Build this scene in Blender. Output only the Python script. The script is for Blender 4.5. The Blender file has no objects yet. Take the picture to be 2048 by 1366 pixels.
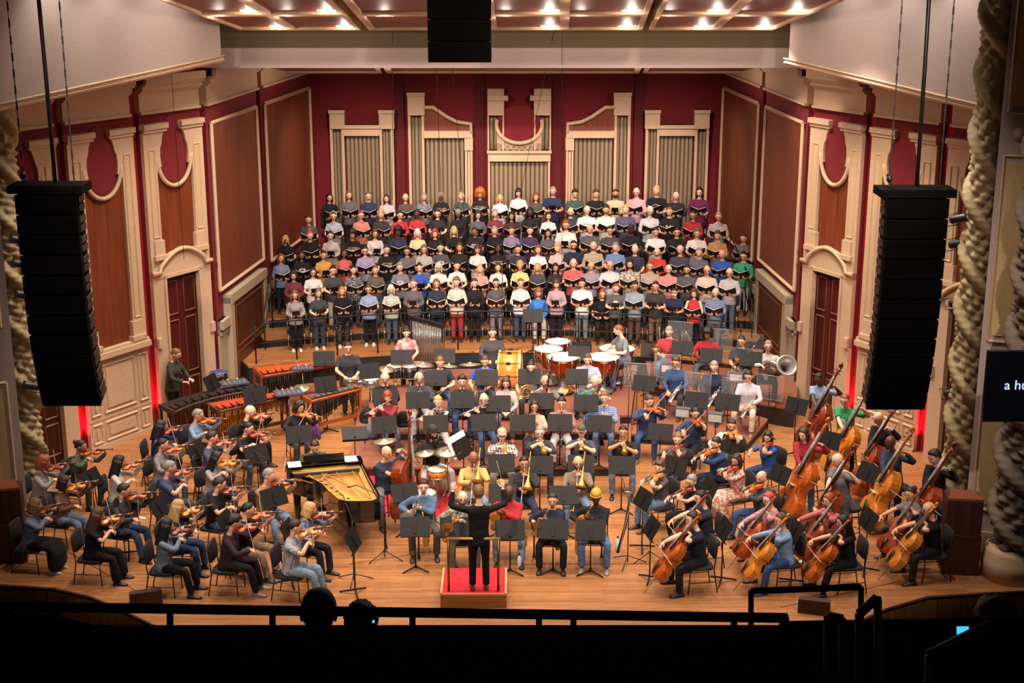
import bpy, math, random
import numpy as np
from mathutils import Matrix, Vector, Euler
random.seed(7); np.random.seed(7)
SC = bpy.context.scene
COL = SC.collection
# ---------------------------------------------------------------- camera, world, lights, exposure
FPX, PIT, CAMH = 2840.0, math.radians(15.4), 10.2
cd = bpy.data.cameras.new('camera'); cam = bpy.data.objects.new('camera', cd); COL.objects.link(cam)
cd.sensor_width = 36.0; cd.lens = FPX / 2048 * 36.0; cd.clip_end = 300; cd.clip_start = 0.05
cam.location = (0, 0, CAMH); cam.rotation_euler = (math.pi/2 - PIT, 0, 0); SC.camera = cam
SC.view_settings.view_transform = 'Standard'; SC.view_settings.look = 'None'
SC.view_settings.gamma = 1.0; SC.view_settings.use_curve_mapping = False
SC.view_settings.exposure = 0.38
wd = bpy.data.worlds.new('world'); SC.world = wd; wd.use_nodes = True
wd.node_tree.nodes['Background'].inputs[0].default_value = (0.9, 0.75, 0.65, 1)
wd.node_tree.nodes['Background'].inputs[1].default_value = 0.018
def light(name, kind, loc, aim, power, col, size=1.0, angle=60, blend=.8, sy=None):
    d = bpy.data.lights.new(name, kind); d.energy = power; d.color = col
    if kind == 'AREA':
        d.size = size
        if sy: d.shape = 'RECTANGLE'; d.size_y = sy
    elif kind == 'SPOT':
        d.spot_size = math.radians(angle); d.spot_blend = blend; d.shadow_soft_size = size
    else: d.shadow_soft_size = size
    o = bpy.data.objects.new(name, d); COL.objects.link(o); o.location = loc
    o.rotation_euler = (Vector(aim) - Vector(loc)).to_track_quat('-Z', 'Y').to_euler()
    return o
WARM = (1.0, .84, .71); WARM2 = (1.0, .70, .48)
# downlights set into the stage ceiling canopies
for x in (-6.0, -3.6, -1.2, 1.2, 3.6, 6.0):
    for y in (21.0, 24.2, 27.4, 30.4):
        light('stage_downlight', 'SPOT', (x*(.88 if y > 30 else 1), y, 8.45 + (31-y)*.14), (x*.96, y + .35, 0), 620, WARM, .10, 104, 1.)
for x in (-4.2, -1.4, 1.4, 4.2):
    light('choir_downlight', 'SPOT', (x, 33.2, 7.45), (x*1.0, 35.6, 1.2), 330, (1.0, .80, .68), .15, 110, 1.)
    light('choir_downlight', 'SPOT', (x, 37.0, 7.0), (x*1.0, 40.0, 2.6), 520, (1.0, .80, .68), .15, 110, 1.)
for s in (-1, 1):
    for x, y in ((8.0, 25.0), (7.4, 28.4), (6.2, 32.0)): light('stage_downlight', 'SPOT', (s*x*.84, y, 7.9), (s*x, y + .3, 0), 300, WARM, .10, 110, 1.)  # extra side lamps, added to brighten the stage edges and side walls
# front lights hung in the auditorium, aimed at choir and orchestra
for x in (-7.0, -2.4, 2.4, 7.0):
    light('front_spotlight', 'SPOT', (x, 9.0, 13.6), (x*.45, 36.5, 2.2), 9000, (1.0, .82, .72), .25, 22, .6)
    light('front_spotlight', 'SPOT', (x, 9.0, 13.6), (x*.6, 26.5, .6), 4500, (1.0, .82, .70), .25, 30, .7)
# ---------------------------------------------------------------- pixel rays of the 2048 x 1366 frame
def ray(px, py):
    u = (px - 1024) / FPX; v = (py - 683) / FPX
    return (u, math.cos(PIT) - v*math.sin(PIT), -math.sin(PIT) - v*math.cos(PIT))
def G(px, py, z=0.):
    d = ray(px, py); t = (z - CAMH) / d[2]; return Vector((d[0]*t, d[1]*t, z))
def W(px, py, Y):
    d = ray(px, py); t = Y / d[1]; return Vector((d[0]*t, Y, CAMH + d[2]*t))
# ---------------------------------------------------------------- materials
def lin(c):
    c = c / 255.0
    return c / 12.92 if c <= .04045 else ((c + .055) / 1.055) ** 2.4
def rgb(h):
    if isinstance(h, tuple): return h
    return tuple(lin(int(h[i:i+2], 16)) for i in (0, 2, 4))
MATS = {}
def mat(name, col=None, rough=.6, metal=0., kind='plain', col2=None, scale=20., bump=.0, emit=0., spec=.5, alpha=1., coat=0.):
    if name in MATS: return MATS[name]
    m = bpy.data.materials.new(name); MATS[name] = m; m.use_nodes = True
    nt = m.node_tree; N = nt.nodes; L = nt.links; b = N['Principled BSDF']
    c = rgb(col); c2 = rgb(col2) if col2 else tuple(x*.72 for x in c)
    b.inputs['Roughness'].default_value = rough; b.inputs['Metallic'].default_value = metal
    b.inputs['Specular IOR Level'].default_value = spec
    b.inputs['Coat Weight'].default_value = coat
    m.diffuse_color = (*c, 1)
    tc = N.new('ShaderNodeTexCoord'); mp = N.new('ShaderNodeMapping'); L.new(tc.outputs['Object'], mp.inputs[0])
    def ramp(fac, p0, p1, a, bb):
        r = N.new('ShaderNodeValToRGB'); r.color_ramp.elements[0].position = p0; r.color_ramp.elements[1].position = p1
        r.color_ramp.elements[0].color = (*a, 1); r.color_ramp.elements[1].color = (*bb, 1); L.new(fac, r.inputs[0]); return r.outputs[0]
    def noise(sc, det=3., vec=None):
        n = N.new('ShaderNodeTexNoise'); n.inputs['Scale'].default_value = sc; n.inputs['Detail'].default_value = det
        L.new(vec or mp.outputs[0], n.inputs['Vector']); return n.outputs['Fac']
    def wave(sc, axis, dist=0., dsc=1., prof='SIN'):
        w = N.new('ShaderNodeTexWave'); w.inputs['Scale'].default_value = sc; w.bands_direction = axis; w.wave_profile = prof
        w.inputs['Distortion'].default_value = dist; w.inputs['Detail Scale'].default_value = dsc
        L.new(mp.outputs[0], w.inputs['Vector']); return w.outputs['Fac']
    def math_(op, a, bb):
        n = N.new('ShaderNodeMath'); n.operation = op
        for i, v in enumerate((a, bb)):
            if isinstance(v, (int, float)): n.inputs[i].default_value = v
            else: L.new(v, n.inputs[i])
        return n.outputs[0]
    hgt = None; out = None
    if kind == 'plain':
        hgt = noise(scale); out = ramp(hgt, .3, .75, tuple(x*.88 for x in c), c)
    elif kind == 'cloth':
        hgt = noise(8., 3.); out = ramp(noise(60., 2.), .25, .8, tuple(x*.8 for x in c), c)
    elif kind == 'wood':
        mp.inputs['Scale'].default_value = (1, 1, .06); f = noise(scale, 5.); hgt = f; out = ramp(f, .3, .72, c2, c)
    elif kind == 'woodx':
        mp.inputs['Scale'].default_value = (.06, 1, 1); f = noise(scale, 5.); hgt = f; out = ramp(f, .3, .72, c2, c)
    elif kind == 'varnish':
        mp.inputs['Scale'].default_value = (.12, 1, 1); f = noise(scale, 4.); hgt = f; out = ramp(f, .25, .8, c2, c)
    elif kind == 'plaid':
        f = math_('ADD', ramp(wave(scale, 'X'), .45, .55, (0,)*3, (1,)*3), ramp(wave(scale, 'Z'), .45, .55, (0,)*3, (1,)*3))
        out = ramp(math_('MULTIPLY', f, .5), .1, .95, c, c2); hgt = noise(9., 4.)
    elif kind == 'stripe':
        out = ramp(wave(scale, 'X'), .42, .58, c, c2); hgt = noise(9., 4.)
    elif kind == 'stripez':
        out = ramp(wave(scale, 'Z'), .42, .58, c, c2); hgt = noise(9., 4.)
    elif kind == 'print':
        v = N.new('ShaderNodeTexVoronoi'); v.inputs['Scale'].default_value = scale; L.new(mp.outputs[0], v.inputs['Vector'])
        out = ramp(v.outputs['Distance'], .28, .42, c2, c); hgt = noise(9., 4.)
    elif kind == 'floral':
        f = noise(scale, 5.); out = ramp(f, .46, .54, c, c2); hgt = f
    elif kind == 'planks':
        br = N.new('ShaderNodeTexBrick'); br.inputs['Scale'].default_value = 1.0
        br.inputs['Brick Width'].default_value = 1.5; br.inputs['Row Height'].default_value = .062
        br.inputs['Mortar Size'].default_value = .0018; br.inputs['Bias'].default_value = 0
        br.inputs['Color1'].default_value = (*c, 1); br.inputs['Color2'].default_value = (*c2, 1)
        br.inputs['Mortar'].default_value = (*[x*.35 for x in c], 1); br.offset = .37
        L.new(mp.outputs[0], br.inputs['Vector'])
        mp2 = N.new('ShaderNodeMapping'); L.new(tc.outputs['Object'], mp2.inputs[0]); mp2.inputs['Scale'].default_value = (.5, 9, 1)
        g = ramp(noise(4., 5., mp2.outputs[0]), .3, .75, (.72,)*3, (1.08,)*3)
        big = ramp(noise(.6, 4.), .3, .7, (.84, .80, .78), (1.05,)*3)
        for o2 in (g, big):
            mx = N.new('ShaderNodeMix'); mx.data_type = 'RGBA'; mx.blend_type = 'MULTIPLY'; mx.inputs[0].default_value = 1.
            L.new(out or br.outputs['Color'], mx.inputs[6]); L.new(o2, mx.inputs[7]); out = mx.outputs[2]
        hgt = g
        rr = ramp(noise(3., 4., mp2.outputs[0]), .3, .7, (rough*.8,)*3, (rough*1.25,)*3); L.new(rr, b.inputs['Roughness'])
    if out: L.new(out, b.inputs['Base Color'])
    if bump and hgt is not None:
        bp = N.new('ShaderNodeBump'); bp.inputs['Strength'].default_value = bump; bp.inputs['Distance'].default_value = .07 if name.startswith('cloth_') else .02
        L.new(hgt, bp.inputs['Height']); L.new(bp.outputs[0], b.inputs['Normal'])
    if emit:
        b.inputs['Emission Color'].default_value = (*c, 1); b.inputs['Emission Strength'].default_value = emit
    if alpha < 1:
        b.inputs['Alpha'].default_value = alpha
    return m
def cloth(spec):
    """'808080' plain cloth; 'plaid:aaaaaa:333333'; 'stripe:..:..', 'print', 'floral'"""
    p = spec.split(':')
    def tone(h):
        c = rgb(h); g = .3*c[0] + .59*c[1] + .11*c[2]; return tuple(.80*(g + (x-g)*.88) for x in c)
    for i_ in range(len(p)):
        if len(p[i_]) == 6 and i_ != 3 and p[i_] not in ('stripe', 'floral'): p[i_] = tone(p[i_])
    if len(p) == 1: return mat('cloth_' + spec, p[0], .85, kind='cloth', bump=.5, spec=.25)
    sc = {'plaid': 9., 'stripe': 16., 'stripez': 9., 'print': 34., 'floral': 22.}[p[0]]
    return mat('cloth_' + spec.replace(':', '_'), p[1], .85, kind=p[0], col2=p[2], scale=float(p[3]) if len(p) > 3 else sc, bump=.4, spec=.25)
# ---------------------------------------------------------------- mesh building
class MB:
    def __init__(s): s.v = []; s.f = []; s.m = []; s.n = 0; s.sm = []
    def add(s, v, f, m=0, smooth=False):
        o = s.n; s.v.append(np.asarray(v, float).reshape(-1, 3)); s.n += len(s.v[-1])
        s.f += [tuple(i + o for i in q) for q in f]; s.m += [m]*len(f); s.sm += [smooth]*len(f)
        return s
    def box(s, c, d, R=None, m=0, bev=0.):
        x, y, z = d[0]/2, d[1]/2, d[2]/2
        v = np.array([(i*x, j*y, k*z) for i in (-1, 1) for j in (-1, 1) for k in (-1, 1)])
        if R is not None: v = v @ np.array(R.to_3x3()).T
        return s.add(v + np.array(c), [(0,1,3,2),(4,6,7,5),(0,4,5,1),(2,3,7,6),(0,2,6,4),(1,5,7,3)], m)
    def rings(s, R, m=0, smooth=True, cap=True, closed=False):
        n = len(R[0]); k = len(R); f = []
        for i in range(k if closed else k-1):
            for j in range(n):
                f.append((i*n+j, i*n+(j+1) % n, ((i+1) % k)*n+(j+1) % n, ((i+1) % k)*n+j))
        if cap and not closed: f += [tuple(range(n-1, -1, -1)), tuple((k-1)*n+j for j in range(n))]
        return s.add(np.concatenate(R), f, m, smooth)
    def tube(s, pts, rad, n=8, m=0, smooth=True, cap=True, closed=False, flat=None, up=None):
        P = [np.array(p, float) for p in pts]; k = len(P)
        if not hasattr(rad, '__len__'): rad = [rad]*k
        R = []; nrm = None
        for i in range(k):
            if closed: t = P[(i+1) % k] - P[i-1]
            else: t = P[min(i+1, k-1)] - P[max(i-1, 0)]
            t = t / (np.linalg.norm(t) + 1e-9)
            if nrm is None:
                a = np.array(up, float) if up is not None else (np.array((0, 0, 1.)) if abs(t[2]) < .9 else np.array((1., 0, 0)))
                nrm = a
            nrm = nrm - t*np.dot(nrm, t); nrm /= (np.linalg.norm(nrm) + 1e-9)
            b = np.cross(t, nrm); r = rad[i]
            ra, rb = r if hasattr(r, '__len__') else (r, r)
            R.append(np.array([P[i] + b*ra*math.cos(2*math.pi*j/n) + nrm*rb*math.sin(2*math.pi*j/n) for j in range(n)]))
        return s.rings(R, m, smooth, cap, closed)
    def lathe(s, prof, c=(0,0,0), n=16, m=0, R=None, smooth=True, cap=True):
        RR = []
        for r, z in prof:
            v = np.array([(r*math.cos(2*math.pi*j/n), r*math.sin(2*math.pi*j/n), z) for j in range(n)])
            if R is not None: v = v @ np.array(R.to_3x3()).T
            RR.append(v + np.array(c))
        return s.rings(RR, m, smooth, cap)
    def ell(s, c, r, n=10, k=7, m=0, R=None):
        prof = []
        RR = []
        for i in range(k+1):
            a = -math.pi/2 + math.pi*i/k; q = max(math.cos(a), .03); z = math.sin(a)
            v = np.array([(r[0]*q*math.cos(2*math.pi*j/n), r[1]*q*math.sin(2*math.pi*j/n), r[2]*z) for j in range(n)])
            if R is not None: v = v @ np.array(R.to_3x3()).T
            RR.append(v + np.array(c))
        return s.rings(RR, m, True, True)
    def prism(s, poly, z0, z1, m=0, T=None, smooth=False, mtop=None):
        n = len(poly)
        v = np.array([(x, y, z0) for x, y in poly] + [(x, y, z1) for x, y in poly])
        if T is not None: v = np.array([T @ Vector(q) for q in v])
        s.add(v, [(i, (i+1) % n, n+(i+1) % n, n+i) for i in range(n)], m, smooth)
        o = s.n - 2*n
        s.f += [tuple(o+i for i in range(n-1, -1, -1)), tuple(o+n+i for i in range(n))]
        s.m += [m, m if mtop is None else mtop]; s.sm += [False, False]
        return s
    def mesh(s, name, mats=()):
        me = bpy.data.meshes.new(name)
        V = np.concatenate(s.v) if s.v else np.zeros((0, 3))
        me.from_pydata(V.tolist(), [], s.f)
        for q in mats: me.materials.append(q)
        if s.f:
            me.polygons.foreach_set('material_index', s.m); me.polygons.foreach_set('use_smooth', s.sm)
        me.update(); return me
    def tf(s, M):
        A = np.array(M)
        s.v = [v @ A[:3, :3].T + A[:3, 3] for v in s.v]; return s
def obj(name, me, parent=None, M=None, label=None, cat=None, group=None, kind=None):
    if isinstance(me, MB): raise TypeError
    o = bpy.data.objects.new(name, me); COL.objects.link(o)
    if parent is not None: o.parent = parent
    if M is not None: o.matrix_local = M
    if label: o['label'] = label
    if cat: o['category'] = cat
    if group: o['group'] = group
    if kind: o['kind'] = kind
    return o
def setmats(o, mats):
    for i, q in enumerate(mats):
        if q is not None:
            o.material_slots[i].link = 'OBJECT'; o.material_slots[i].material = q
def Tr(x, y=None, z=None):
    return Matrix.Translation((x, y, z) if y is not None else x)
def Rz(d): return Matrix.Rotation(math.radians(d), 4, 'Z')
def Rx(d): return Matrix.Rotation(math.radians(d), 4, 'X')
def Ry(d): return Matrix.Rotation(math.radians(d), 4, 'Y')
def frame(o, x, z):
    """matrix with local X along x and local Z near z"""
    x = Vector(x).normalized(); z = Vector(z); z = (z - x*z.dot(x)).normalized(); y = z.cross(x)
    return Matrix(((x[0], y[0], z[0], o[0]), (x[1], y[1], z[1], o[1]), (x[2], y[2], z[2], o[2]), (0, 0, 0, 1)))
class Proto:
    """a thing built once: root mesh (or None) and parts; spawn() makes individual copies sharing the mesh data"""
    def __init__(s, name): s.name = name; s.root = None; s.parts = []
    def part(s, name, mb, mats, parent=-1, label=None):
        s.parts.append((name, mb.mesh(name, mats), parent, label)); return len(s.parts) - 1
    def spawn(s, M, label, cat, group=None, over=None, skip=()):
        r = obj(s.name, s.root, None, None, label, cat, group)
        r.matrix_world = M; made = []
        for name, me, par, lb in s.parts:
            if name in skip: made.append(None); continue
            o = obj(name, me, r if par < 0 else made[par])
            if lb: o['label'] = lb
            if over and name in over: setmats(o, over[name])
            made.append(o)
        return r
# ---------------------------------------------------------------- the hall
CREAM = mat('cream_plaster', 'c7a788', .7, bump=.05); CREAM2 = mat('cream_panel', 'cfae7c', .7); REDW = mat('red_fabric_wall', '74121b', .9, kind='cloth', bump=.3); DRED = mat('deep_red_recess', 'a3101e', .8)
WOODP = mat('mahogany_panel', '7e3a1c', .45, kind='wood', col2='622a12', scale=14, spec=.4); DOORW = mat('door_walnut', '5a2f1a', .4, kind='wood', col2='3e1e0e', scale=14); OFFW = mat('off_white_wall', 'b8a49c', .8); TAUPE = mat('pipe_taupe', '8b7860', .55, .15)
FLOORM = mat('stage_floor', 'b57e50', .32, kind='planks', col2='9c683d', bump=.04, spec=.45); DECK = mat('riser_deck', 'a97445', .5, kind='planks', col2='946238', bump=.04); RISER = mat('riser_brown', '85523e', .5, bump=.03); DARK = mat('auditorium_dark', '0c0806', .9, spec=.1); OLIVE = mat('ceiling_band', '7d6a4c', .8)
def struct(name, mb, mats, parent=None, M=None):
    return obj(name, mb.mesh(name, mats), parent, M, kind=None if parent is not None else 'structure')
def part(name, mb, mats, parent, M=None, label=None): return obj(name, mb.mesh(name, mats), parent, M, label)
# stage floor with its curved front edge
fe = [(-12,26.5),(-12,22.1),(-9.4,21.85),(-8.5,21.75),(-7.6,21.62),(-6.9,21.3),(-6.3,20.85),(-5.4,20.1),(-4.2,19.5),(-2,19.1),(0,19.0),(2,19.1),(4.0,19.5),(5.2,20.2),(6.0,20.85),(6.8,21.3),(7.8,21.45),(9.4,21.6),(12,21.9),(12,26.5),(8.5,42.5),(-8.5,42.5)]
fl0 = struct('floor', MB().prism(list(reversed(fe)), -.5, 0), [FLOORM])
part('stage_edge', MB().prism([(x, y-.004) for x, y in reversed(fe[:19])] + [(-12, 22.3), (12, 22.1)], -1.4, -.03) if False else MB().tube([(x, y, -.02) for x, y in fe[2:18]], [(.03,.03)]*16, 6, 0), [mat('edge_trim', '3a1a10', .5)], fl0)
# floor seam strips
sm_ = MB()
for a, b in ((G(130,1100), G(330,1215)), (G(1560,1215), G(1790,1165)), (G(700,1128), G(880,1100)), (G(1020,1128), G(1300,1128))): sm_.tube([(a[0], a[1], .001), (b[0], b[1], .001)], [(.012, .002)]*2, 4, 0)
part('floor_seam', sm_, [mat('seam', '6a3a20', .5)], fl0)
struct('auditorium_floor', MB().box((0, 5, -1.6), (60, 45, .2)), [DARK])
# side walls of the shell, as bays
LP = [Vector((-10.07,26.4,0)), Vector((-9.0,28.16,0)), Vector((-7.93,29.92,0)), Vector((-6.86,31.7,0)), Vector((-6.36,35.9,0)), Vector((-5.75,41,0))]
RP = [Vector((9.67,26.4,0)), Vector((8.6,28.16,0)), Vector((7.53,29.92,0)), Vector((6.62,31.7,0)), Vector((6.33,35.9,0)), Vector((6.02,41,0))]
def rect(mb, x0, z0, x1, z1, y, r=.03, m=0):
    for (a, b) in (((x0,z0),(x1,z0)), ((x1,z0),(x1,z1)), ((x1,z1),(x0,z1)), ((x0,z1),(x0,z0))):
        mb.tube([(a[0], y, a[1]), (b[0], y, b[1])], [(r, r)]*2, 4, m, smooth=False)
def slab(mb, x0, x1, z0, z1, y, t=.06, m=0): return mb.box(((x0+x1)/2, y + t/2, (z0+z1)/2), (x1-x0, t, z1-z0), None, m)
TXZ = Matrix(((1,0,0,0),(0,0,-1,0),(0,1,0,0),(0,0,0,1)))     # (x, z) outline, extruded towards -Y
def bay(wall, A, B, kind, far):
    w0 = (B-A).length; M = frame(A, B-A, (0,0,1)); g = .14 if kind in 'wd' else .16
    root = struct_bay = obj('wall_bay', None, wall, M)
    part('red_backing', slab(MB(), 0, w0, 0, 8.0, .12, .2), [DRED], root)
    part('bay_wall', slab(MB(), g, w0-g, 0, 6.9, 0, .12), [REDW], root)
    x0, x1 = g, w0-g; w = x1-x0; c = (x0+x1)/2
    co = MB(); 
    for za, zb, y in ((6.86,6.92,-.10),(6.92,7.30,-.05),(7.30,7.35,-.11),(7.35,7.46,-.17),(7.46,7.51,-.25),(7.51,7.68,-.30)): slab(co, x0, x1, za, zb, y, .3 + y + .1)
    part('cornice', co, [CREAM], root)
    if kind in 'wd':
        zb = 2.12 if kind == 'w' else 3.72
        for s in (1, -1):
            X = lambda u: (x0 + u) if s > 0 else (x1 - u)
            poly = [(0,zb),(0,6.58),(.62,6.58),(.60,6.44),(.555,6.34),(.535,6.22),(.485,6.12),(.47,5.96),(.485,5.80),(.50,5.72),(.38,5.70),(.36,5.62),(.36,zb)]
            pl = [(X(a), b) for a, b in poly]
            if s > 0: pl = pl[::-1]
            part('pilaster', MB().prism(pl, 0, .09, 0, TXZ), [CREAM], root)
            cp = MB(); a, b = sorted((X(-.02), X(.70))); slab(cp, a, b, 6.54, 6.65, -.17, .17); slab(cp, a+.02, b-.02, 6.47, 6.54, -.13, .13); part('capital', cp, [CREAM], root)
            a, b = sorted((X(.13), X(.30))); pn = MB(); rect(pn, a, zb+.5, b, 6.1, -.095, .018); part('pilaster_panel', pn, [CREAM2], root)
            a, b = sorted((X(.07), X(.46))); ba = MB(); slab(ba, a, b, zb, zb+.10, -.17, .17); slab(ba, a+.05, b-.05, zb+.1, zb+.42, -.12, .12); part('pilaster_foot', ba, [CREAM], root)
        part('wood_panel', slab(MB(), x0+.36, x1-.36, zb, 5.95, -.02, .02), [WOODP], root)
        me = [(c + (w/2-.44)*1.02*math.cos(a), 6.05 + .70*math.sin(a)) for a in [2*math.pi*i/28 for i in range(28)]]
        part('medallion', MB().prism(me, 0, .035, 0, TXZ), [REDW], root)
        part('medallion_moulding', MB().tube([(c + (w/2-.38)*math.cos(a), -.07, 5.92 + .66*math.sin(a)) for a in [math.radians(180+180*i/18) for i in range(19)]], [(.045,.05)]*19, 6, 0), [CREAM], root)
    if kind == 'w':
        ws = MB(); slab(ws, x0, x1, 0, 1.92, -.09, .09); part('wainscot', ws, [CREAM], root)
        rl = MB()
        for za, zb_, y in ((1.88,1.94,-.13),(1.94,2.06,-.20),(2.06,2.12,-.15)): slab(rl, x0-.02, x1+.02, za, zb_, y, -y)
        slab(rl, x0, x1, 0, .07, -.12, .12); slab(rl, x0, x1, .62, .65, -.10, .1); part('wainscot_rail', rl, [CREAM], root)
        for a, b, zz, z2 in ((.08,.32,.75,1.78),(.44,w-.44,.75,1.78),(w-.32,w-.08,.75,1.78),(.08,.32,.14,.54),(.44,w-.44,.14,.54),(w-.32,w-.08,.14,.54)):
            q = MB(); rect(q, x0+a, zz, x0+b, z2, -.095, .028); slab(q, x0+a+.09, x0+b-.09, zz+.09, z2-.09, -.115, .03); part('wainscot_panel', q, [CREAM], root)
    if kind == 'd':
        fr = MB(); slab(fr, x0, x0+.36, 0, 3.72, -.10, .1); slab(fr, x1-.36, x1, 0, 3.72, -.10, .1); slab(fr, x0+.36, x1-.36, 3.32, 3.7, -.10, .1)
        arch = [(x0+.0,3.45)] + [(c + (w/2)*u, 3.56 + .30*math.cos(u*math.pi/2)**1.2) for u in [(-.62 + 1.24*i/12) for i in range(13)]] + [(x1,3.45),(x1,3.3),(x0,3.3)]
        fr.prism(arch[::-1] if False else arch[::-1], 0, .11, 0, TXZ); part('door_surround', fr, [CREAM], root)
        part('pediment', MB().tube([(x0-.02,-.14,3.44),(x0+.2,-.14,3.44),(x0+.22,-.14,3.56)] + [(c + (w/2)*u, -.14, 3.57 + .30*math.cos(u*math.pi/2*1.3)) for u in [(-.6 + 1.2*i/10) for i in range(11)]] + [(x1-.22,-.14,3.56),(x1-.2,-.14,3.44),(x1+.02,-.14,3.44)], [(.05,.055)]*17, 6, 0), [CREAM], root)
        for s in (0, 1):
            d0 = x0+.36 + s*(w-.72)/2; d1 = d0 + (w-.72)/2
            dr = part('door_leaf', slab(MB(), d0+.004, d1-.004, 0, 3.32, .0, .05), [DOORW], root)
            q = MB()
            for za, zb_ in ((.2,.85),(1.0,2.25),(2.4,3.15)): rect(q, d0+.10, za, d1-.10, zb_, -.003, .022)
            part('door_panel', q, [mat('door_moulding', '6e3a20', .4)], dr)
        jm = MB(); slab(jm, x0+.33, x0+.39, 0, 3.34, -.13, .13); slab(jm, x1-.39, x1-.33, 0, 3.34, -.13, .13); slab(jm, x0+.33, x1-.33, 3.28, 3.36, -.13, .13); part('door_frame', jm, [CREAM], root)
        cs = MB(); slab(cs, x1-.12, x1, 1.78, 2.0, -.16, .16); slab(cs, x0, x0+.12, 1.78, 2.0, -.16, .16); part('console_bracket', cs, [CREAM], root)
    if kind in 'pq':
        zb = 2.62 if kind == 'q' else 2.42
        part('wood_panel', slab(MB(), x0+.22, x1-.22, zb, 6.42, -.03, .03), [WOODP], root)
        q = MB(); rect(q, x0+.2, zb-.03, x1-.2, 6.45, -.05, .05); part('panel_moulding', q, [CREAM], root)
        ws = MB(); slab(ws, x0, x1, 0, 1.9, -.06, .06); slab(ws, x0, x1, 1.7, 1.9, -.16, .16); slab(ws, x0, x1, 1.55, 1.62, -.1, .1); part('wainscot', ws, [mat('grey_cream', 'a89880', .7)], root)
        if kind == 'q':
            a, b = (w0*.22, w0*.80)
            fr = MB(); slab(fr, a-.25, a, 0, 2.35, -.19, .19); slab(fr, b, b+.25, 0, 2.35, -.19, .19); slab(fr, a-.25, b+.25, 2.2, 2.42, -.21, .21); part('door_surround', fr, [mat('grey_cream', 'a89880', .7)], root)
            dr = part('door_leaf', slab(MB(), a, b, 0, 2.2, -.165, .05), [DOORW], root)
            q = MB(); [rect(q, a+.15, za, b-.15, zz, -.17, .02) for za, zz in ((.2,.9),(1.05,2.05))]; part('door_panel', q, [mat('door_moulding', '6e3a20', .4)], dr)
KL = 'dwdqp'
wl = obj('wall_left', None, kind='structure'); wr = obj('wall_right', None, kind='structure')
for i in range(5):
    bay(wl, LP[i], LP[i+1], KL[i], 0); bay(wr, RP[i+1], RP[i], KL[i], 0)
for s, P in ((-1, LP), (1, RP)):     # red lamps standing in the recesses between the bays
    for i in (1, 2, 4):
        d = (P[i+1] - P[i-1]).normalized(); out = Vector((-d.y, d.x, 0))*(1 if s < 0 else -1)
        q = P[i] - out*.02; e = 260 if i < 3 else 160
        light('red_recess_lamp', 'SPOT', (q.x, q.y, .06), (q.x + out.x*.30, q.y + out.y*.30, 4), e, (1, .03, .06), .03, 46, .5)
# upper white walls
for s, (pf, pn) in ((-1, (W(443,124,30.4), W(-60,236,24.0))), (1, (W(1577,130,30.4), W(2060,248,24.0)))):
    a, b = (pn, pf) if s < 0 else (pf, pn); a = a.copy(); b = b.copy(); zl = (pn.z+pf.z)/2; za, zb_ = a.z, b.z; a.z = b.z = 0
    M = frame(a, b-a, (0,0,1)); L = (b-a).length
    o = struct('wall_upper_' + ('left' if s < 0 else 'right'), MB().add([(0,0,za),(L,0,zb_),(L,0,15),(0,0,15),(0,.3,za),(L,.3,zb_),(L,.3,15),(0,.3,15)], [(0,1,2,3),(5,4,7,6),(4,5,1,0),(1,5,6,2),(4,0,3,7)]), [OFFW], None, M)
    part('moulding', MB().tube([(-.1,-.02,za+.05),(L+.03,-.02,zb_+.05)], [(.05,.05)]*2, 4, 0, smooth=False).tube([(-.1,-.05,za+.13),(L+.03,-.05,zb_+.13)], [(.03,.02)]*2, 4, 0, smooth=False), [CREAM], o)
    for k in (0, 1, 2): 
        u = L*(.30+.21*k); q = M @ Vector((u, -.75, 10.6)); t = M @ Vector((u+.1, .0, 7.6)); light('wall_washer', 'SPOT', q, t, 190, (1,.90,.80), .05, 80, 1.)
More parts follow.
